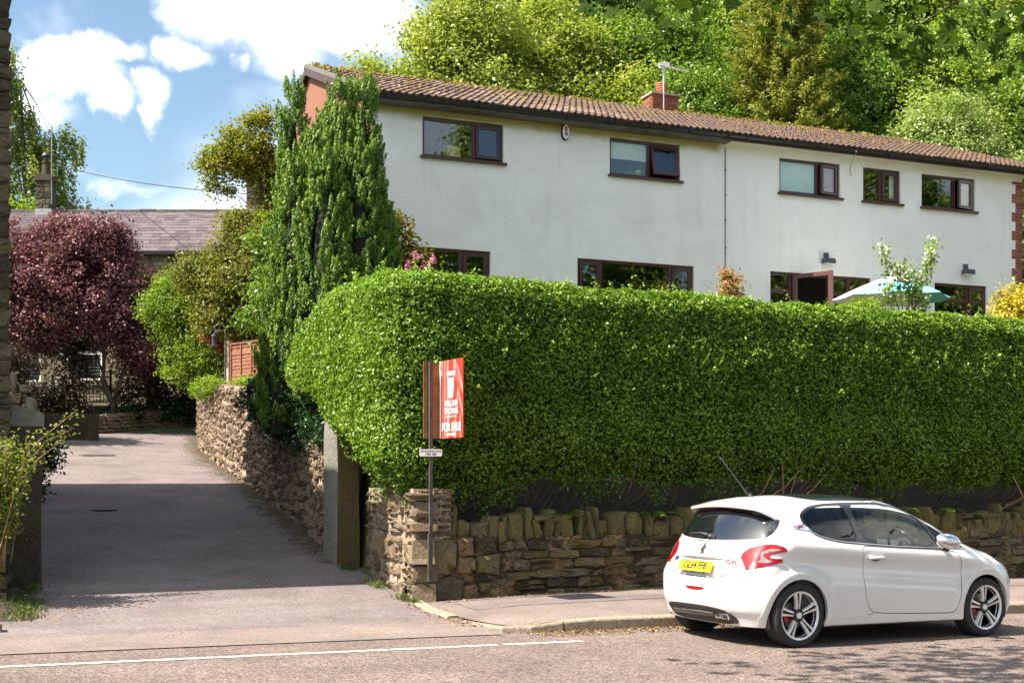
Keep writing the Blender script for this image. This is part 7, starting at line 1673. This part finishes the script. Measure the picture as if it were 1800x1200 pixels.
    mids = [((t[0] * .5 + e[0] * .5), t[1], (t[2] + e[2]) / 2 + .012) for t, e in zip(tops, tes)]
    sb = MB(); A = tops + mids + tes + bots; sb.add(A, [(k * n + i, k * n + i + 1, (k + 1) * n + i + 1, (k + 1) * n + i) for k in range(3) for i in range(n - 1)]); me = sb.mesh('spoiler', W, True); me.set_sharp_from_angle(angle=R(50)); fix_normals(me); sp = link('spoiler', me, C)
    # end blades closing the spoiler down to the body
    for sgn, idx in ((1, n - 1), (-1, 0)):
        e, b_, r_, t_ = tes[idx], bots[idx], roots[idx], tops[idx]
        bd = MB(); bd.add([t_, e, b_, r_, (t_[0], t_[1] + .014 * sgn, t_[2] - .03), (e[0], e[1] + .014 * sgn, e[2] - .01), (b_[0], b_[1] + .014 * sgn, b_[2]), (r_[0], r_[1] + .014 * sgn, r_[2])], [(0, 1, 2, 3), (7, 6, 5, 4), (0, 4, 5, 1), (1, 5, 6, 2), (2, 6, 7, 3)]); me = bd.mesh('spoiler_blade', W, True); fix_normals(me); link('spoiler_blade', me, sp)
    ub = MB(); ub.add(bots + roots, [(i, n + i, n + i + 1, i + 1) for i in range(n - 1)]); me = ub.mesh('spoiler_underside', MATS['car_black'], True); fix_normals(me); link('spoiler_underside', me, sp)
    m_ = n // 2; bl = MB(); bl.add([(bots[i][0] + (roots[i][0] - bots[i][0]) * f - .004, bots[i][1], bots[i][2] + (roots[i][2] - bots[i][2]) * f - .004) for f in (.04, .16) for i in range(m_ - 5, m_ + 6)], [(i, i + 1, 12 + i, 11 + i) for i in range(10)]); bl.build('brake_light', MATS['lamp_red'], sp)
    # ---- rear fittings
    def rear(name, poly, mat, off=.004, skirt=.006, res=.02): return patch_obj(name, [(patch(FR_REAR, poly, [], res, off, skirt), False)], MATS[mat], C)
    hl_ = [(-.615, .765), (-.50, .700), (-.35, .655), (-.2, .642), (0, .640), (.2, .642), (.35, .655), (.50, .700), (.615, .765)]
    P = FR_REAR.hit(resample(hl_, .03, False)); P += grad(P) * .0012; sm_ = MB(); sm_.tube(P.tolist(), .0042, 4); sm_.build('hatch_seam', MATS['car_plastic'], C)
    for sgn in (1, -1):
        P = FR_REAR.hit(resample([(sgn * .60, 1.015), (sgn * .605, .985)], .02, False)); P += grad(P) * .001; sm_ = MB(); sm_.tube(P.tolist(), .004, 4); sm_.build('hatch_seam', MATS['car_plastic'], C)
    rear('plate_strip', smoothpoly([(-.345, .832), (.345, .832), (.30, .800), (-.30, .800)], 1), 'car_trim_grey', .0015, .002)  # flat grey strip above the plate, no hollow modelled
    pc = FR_REAR.hit(np.array([[0, .745]]))[0]; pn = FR_REAR.hit(np.array([[0, .70], [0, .79]])); tilt = math.atan2(pn[1][0] - pn[0][0], pn[1][2] - pn[0][2]); px_ = min(pn[0][0], pc[0]) - .012
    pb = MB(); pb.box((-.006, -.26, -.0555), (.004, .26, .0555)); pbo = pb.build('number_plate', MATS['plate_yellow'], C, (px_, 0, .742)); pbo.rotation_euler = (0, tilt, 0)
    me = text_mesh('GL64 FFB', .108, MATS['print_black'], 'plate_lettering', sx=.84)
    bb = MB()
    for q in range(5): bb.add([(v.co.x + (q - 2) * .0022, v.co.y + (.0012 if q % 2 else -.0012), .0002 * q) for v in me.vertices], [tuple(f.vertices) for f in me.polygons])
    me = bb.mesh('plate_lettering', MATS['print_black']); tx = link('plate_lettering', me, C)
    TX = Matrix(((0, 0, -1, 0), (1, 0, 0, 0), (0, 1, 0, 0), (0, 0, 0, 1)))
    tx.matrix_local = Matrix.Translation((px_, 0, .742)) @ Matrix.Rotation(tilt, 4, 'Y') @ Matrix.Translation((-.0075, 0, 0)) @ TX
    kb = MB(); kb.box((-.010, -.17, -.070), (.002, .17, -.057)); kbo = kb.build('plate_holder', MATS['car_plastic'], C, (px_, 0, .742)); kbo.rotation_euler = (0, tilt, 0)
    def badge(s, size, y, z, mat, sx):
        p = FR_REAR.hit(np.array([[y, z]]))[0]; nn = grad(p[None])[0]; me = text_mesh(s, size, MATS[mat], 'badge', .002, sx=sx, bold=.0012); o = link('badge', me, C)
        zax = Vector(nn); xax = Vector((0, 1, 0)); xax = (xax - zax * xax.dot(zax)).normalized(); yax = xax.cross(zax); o.matrix_local = Matrix.Translation(Vector(p) + zax * .004) @ Matrix((xax, yax, zax)).transposed().to_4x4()
    # seen from behind, left in the picture is -y
    TX2 = TX
    badge('GTi', .060, .43, .795, 'lamp_red', 1.35); badge('208', .058, -.44, .79, 'car_plastic', 1.1)
    lion = [(-.010, -.060), (.004, -.060), (.008, -.035), (.022, -.045), (.034, -.060), (.042, -.055), (.030, -.030), (.022, -.012), (.026, .006), (.044, .000), (.050, .010), (.034, .018), (.028, .026), (.046, .030), (.048, .040), (.028, .038), (.020, .046), (.014, .062), (.000, .066), (-.010, .056), (-.006, .044), (-.012, .034), (-.022, .020), (-.024, .000), (-.034, .010), (-.044, .022), (-.050, .018), (-.042, .000), (-.030, -.016), (-.018, -.022), (-.024, -.040)]
    rear('emblem', np.array([(y * 1.0, .905 + z * .95) for y, z in lion]), 'car_plastic', .004, .003, .012)
    rear('fog_lamp', smoothpoly([(-.18, .535), (-.05, .541), (.15, .541), (.13, .512), (0, .503), (-.11, .506)], 1), 'lamp_red', .003, .003)
    # black valance, silver lip and twin exhaust
    rear('valance', smoothpoly([(-.60, .330), (-.40, .352), (0, .362), (.24, .356), (.42, .330), (.515, .255), (.48, .20), (0, .195), (-.48, .20), (-.60, .25)], 1), 'car_plastic', .006, .008)
    rear('diffuser_lip', [(-.50, .285), (0, .305), (.22, .300), (.22, .268), (0, .262), (-.48, .245)], 'car_trim_grey', .016, .012)
    ex = FR_REAR.hit(np.array([[.34, .275]]))[0]
    for k in (0, 1):
        y = .285 + .105 * k; eb = MB(); o_ = [(y - .045, .247), (y + .045, .247), (y + .048, .285), (y + .040, .297), (y - .045, .297)]; i_ = [(y - .036, .256), (y + .036, .256), (y + .038, .283), (y + .033, .288), (y - .036, .288)]; m5 = 5; xx = ex[0] - .025
        vs = [(xx, a, b_) for a, b_ in o_] + [(xx, a, b_) for a, b_ in i_] + [(xx + .12, a, b_) for a, b_ in o_] + [(xx + .10, a, b_) for a, b_ in i_]
        eb.add(vs, [(i, (i + 1) % 5, 5 + (i + 1) % 5, 5 + i) for i in range(5)] + [(10 + i, 10 + (i + 1) % 5, (i + 1) % 5, i) for i in range(5)] + [(5 + i, 5 + (i + 1) % 5, 15 + (i + 1) % 5, 15 + i) for i in range(5)]); me = eb.mesh('exhaust_tip', MATS['chrome']); fix_normals(me); eo = link('exhaust_tip', me, C)
        MB().add([(xx + .095, a, b_) for a, b_ in i_], [(0, 1, 2, 3, 4)]).build('bore', MATS['iron_black'], eo)
    # wiper
    P = FR_REAR.hit(np.array([(.02, 1.03), (-.10, 1.045), (-.33, 1.035)])); P += grad(P) * .022; wb = MB(); wb.tube(P.tolist(), [.020, .013, .007], 8); P2 = FR_REAR.hit(np.array([(.045, 1.025)]))[0]; wb.lathe([(0, -.03), (.03, -.02), (.032, .01)], 10, 'x', tuple(P2)); P3 = FR_REAR.hit(np.array([(-.02, 1.024), (-.35, 1.022)])); P3 += grad(P3) * .008; wb.tube(P3.tolist(), .005, 5); wb.build('rear_wiper', MATS['car_plastic'], C, smooth=True)
    rear('washer_panel', [(-.22, .997), (.06, .990), (.05, .978), (-.20, .982)], 'car_trim_grey', .003, .003)
    # aerial
    a0 = march(np.array([[.68, .0, 2.2]]), np.array([[0, 0, -1.]]))[0][0]; ab = MB(); ab.tube([tuple(a0), (a0[0] - .05, 0, a0[2] + .045), (a0[0] - .40, 0, a0[2] + .40)], [.014, .008, .004], 6); ab.lathe([(.035, 0), (.025, .02), (.008, .035)], 10, c=tuple(a0)); ab.build('aerial', MATS['car_plastic'], C, smooth=True)
    # ---- underbody, wheel housings, cabin
    b = MB(); b.box((.95, -.74, .17), (2.8, .74, .30)); b.box((.30, -.36, .21), (3.7, .36, .34)); b.build('underbody', MATS['car_plastic'], C)
    for a in WX:
        for s in (1, -1):
            hb = MB(); n = 22; vs = []
            for k in range(n): t = -.35 + (math.pi + .7) * k / (n - 1); vs += [(a + .350 * math.cos(t), s * .80, .305 + .350 * math.sin(t)), (a + .350 * math.cos(t), s * .50, .305 + .350 * math.sin(t))]
            hb.add(vs, [(2 * k, 2 * k + 1, 2 * k + 3, 2 * k + 2) for k in range(n - 1)] + [tuple(2 * k + 1 for k in range(n))]); hb.build('wheel_housing', MATS['wheel_black'], C)
    b = MB(); b.box((.55, -.62, .50), (3.05, .62, .54)); 
    for s in (1, -1): b.box((.60, s * .765 - .02, .35), (2.95, s * .765 + .02, .885))
    b.box((.45, -.60, .50), (.55, .60, .95)); b.build('cabin_tub', MATS['car_cabin'], C)
    b = MB(); b.prism([(2.62, .50), (3.0, .50), (3.0, .94), (2.80, .975), (2.62, .94), (2.55, .80)], -.70, .70); b.box((2.60, .12, .94), (2.72, .58, 1.005)); b.build('dashboard', MATS['car_cabin'], C)
    for y in (.36, -.36):
        s = MB(); s.prism([(1.95, .52), (2.38, .55), (2.40, .64), (1.98, .62)], y - .24, y + .24); s.prism([(1.82, .55), (1.96, .56), (1.80, 1.12), (1.68, 1.12)], y - .23, y + .23); s.prism([(1.70, 1.14), (1.78, 1.14), (1.74, 1.30), (1.66, 1.30)], y - .12, y + .12); s.build('seat', MATS['car_cabin'], C)
    s = MB(); s.prism([(1.0, .52), (1.45, .54), (1.45, .64), (1.02, .64)], -.58, .58); s.prism([(.92, .55), (1.04, .56), (.90, 1.05), (.80, 1.05)], -.58, .58); s.build('rear_seat', MATS['car_cabin'], C)
    sw = MB(); n = 22; cx, cy, cz = 2.43, .36, .93; tl = R(24); vs = []
    ring = [(cx - .18 * math.sin(t) * math.sin(tl), cy + .18 * math.cos(t), cz + .18 * math.sin(t) * math.cos(tl)) for t in np.linspace(0, 2 * math.pi, n)]
    sw.tube(ring, .016, 8); sw.tube([ring[0], (cx + .03, cy, cz), ring[n // 2]], .018, 6); sw.tube([(cx + .03, cy, cz), ring[3 * n // 4]], .018, 6); sw.lathe([(0, -.02), (.06, -.01), (.06, .03), (0, .05)], 12, 'x', (cx + .02, cy, cz)); sw.build('steering_wheel', MATS['car_black'], C, smooth=True)
    iv = MB(); iv.prism([(2.20, 1.305), (2.24, 1.295), (2.23, 1.24), (2.19, 1.25)], -.12, .12); iv.build('rear_view_mirror', MATS['car_black'], C)
    # ---- wheels
    def wheel(x, y, flip):
        w = empty('wheel', (x, y, .305), 0, parent=C); w.rotation_euler = (0, 0, R(180) if flip else 0)
        # local: outside faces +y ; tyre width .205
        T = MB(); T.lathe([(.225, .085), (.235, .100), (.268, .108), (.292, .100), (.303, .086), (.308, .070), (.304, .064), (.308, .058), (.309, .022), (.305, .018), (.309, .012), (.309, -.012), (.305, -.018), (.309, -.024), (.308, -.065), (.303, -.086), (.29, -.10), (.235, -.10), (.225, -.085)], 60, 'y'); me = T.mesh('tyre', MATS['tyre'], 'auto'); fix_normals(me); link('tyre', me, w)
        Rm = MB(); Rm.lathe([(.224, .100), (.232, .104), (.234, .094), (.226, .085), (.212, .070), (.206, .055)], 60, 'y'); Rm.lathe([(.214, .096), (.224, .102)], 60, 'y')
        for k in range(5):
            a0 = math.pi / 2 + 2 * math.pi * k / 5 + .10
            for sd in (-1, 1):
                vs = []
                for (r, c0, c1, yy) in ((.040, .007, .026, .072), (.10, .010, .025, .090), (.16, .014, .032, .096), (.218, .019, .046, .098)):
                    for (c, dy) in ((c0, 0), (c1, -.006), (c1, -.035), (c0, -.03)):
                        t = sd * c; vs.append((r * math.cos(a0) - t * math.sin(a0), yy + dy, r * math.sin(a0) + t * math.cos(a0)))
                Rm.add(vs, [(i * 4 + j, (i + 1) * 4 + j, (i + 1) * 4 + (j + 1) % 4, i * 4 + (j + 1) % 4) for i in range(3) for j in range(4)] + [(0, 1, 2, 3), (15, 14, 13, 12)])
        Rm.lathe([(.0, .100), (.022, .099), (.029, .094), (.032, .080)], 20, 'y'); me = Rm.mesh('rim', MATS['alloy'], 'auto'); fix_normals(me); link('rim', me, w)
        In = MB()
        for k in range(5):
            a0 = math.pi / 2 + 2 * math.pi * k / 5 + .10; vs = []
            for (r, c, yy) in ((.040, .012, .060), (.12, .014, .078), (.215, .022, .086)):
                for t in (-c, c): vs.append((r * math.cos(a0) - t * math.sin(a0), yy, r * math.sin(a0) + t * math.cos(a0)))
            In.add(vs, [(0, 1, 3, 2), (2, 3, 5, 4)])
            a1 = a0 + math.pi / 5; In.lathe([(0, .088), (.011, .088), (.013, .06)], 10, 'y', (.058 * math.cos(a1), 0, .058 * math.sin(a1)))
        In.lathe([(.075, .060), (.062, .078), (.034, .080)], 24, 'y'); In.lathe([(.212, .085), (.205, .03), (.200, -.05), (.09, -.055), (.0, -.05)], 40, 'y'); In.build('rim_inner', MATS['wheel_black'], w, smooth='auto')
        Di = MB(); Di.lathe([(.05, .01), (.135, .01), (.135, -.012)], 40, 'y'); Di.build('brake_disc', MATS['disc_steel'], w)
        Ca = MB(); vs = []; aa = np.linspace(math.pi * .88, math.pi * 1.18, 6)
        for a in aa:
            for (r, yy) in ((.085, .035), (.145, .035), (.145, -.03), (.085, -.03)): vs.append((r * math.cos(a), yy, r * math.sin(a)))
        Ca.add(vs, [(i * 4 + j, (i + 1) * 4 + j, (i + 1) * 4 + (j + 1) % 4, i * 4 + (j + 1) % 4) for i in range(5) for j in range(4)] + [(0, 1, 2, 3), (23, 22, 21, 20)]); Ca.build('caliper', MATS['caliper_red'], w)
        return w
    for x in WX:
        wheel(x, .735, False); wheel(x, -.735, True)
    # place on the road
    u0, v0, th = 7.560, 10.411, 0.0530; ct, st = math.cos(th), math.sin(th)
    # car axes: x forward, y to the right of the car (towards the viewpoint)
    flip = Matrix(((1, 0, 0, 0), (0, -1, 0, 0), (0, 0, 1, 0), (0, 0, 0, 1)))
    for o in list(C.children_recursive):
        pass
    M = Matrix.Translation((u0, v0, zr(u0))) @ Matrix.Rotation(math.atan(.017), 4, 'Y') @ Matrix.Rotation(th, 4, 'Z') @ Matrix.Translation((-.62, 0, 0))
    # the parts were built right-handed with y to the right, so turn them over once
    bpy.context.view_layer.update()
    for o in list(C.children):
        o.matrix_local = flip @ o.matrix_local
    C.matrix_basis = M
build_car()
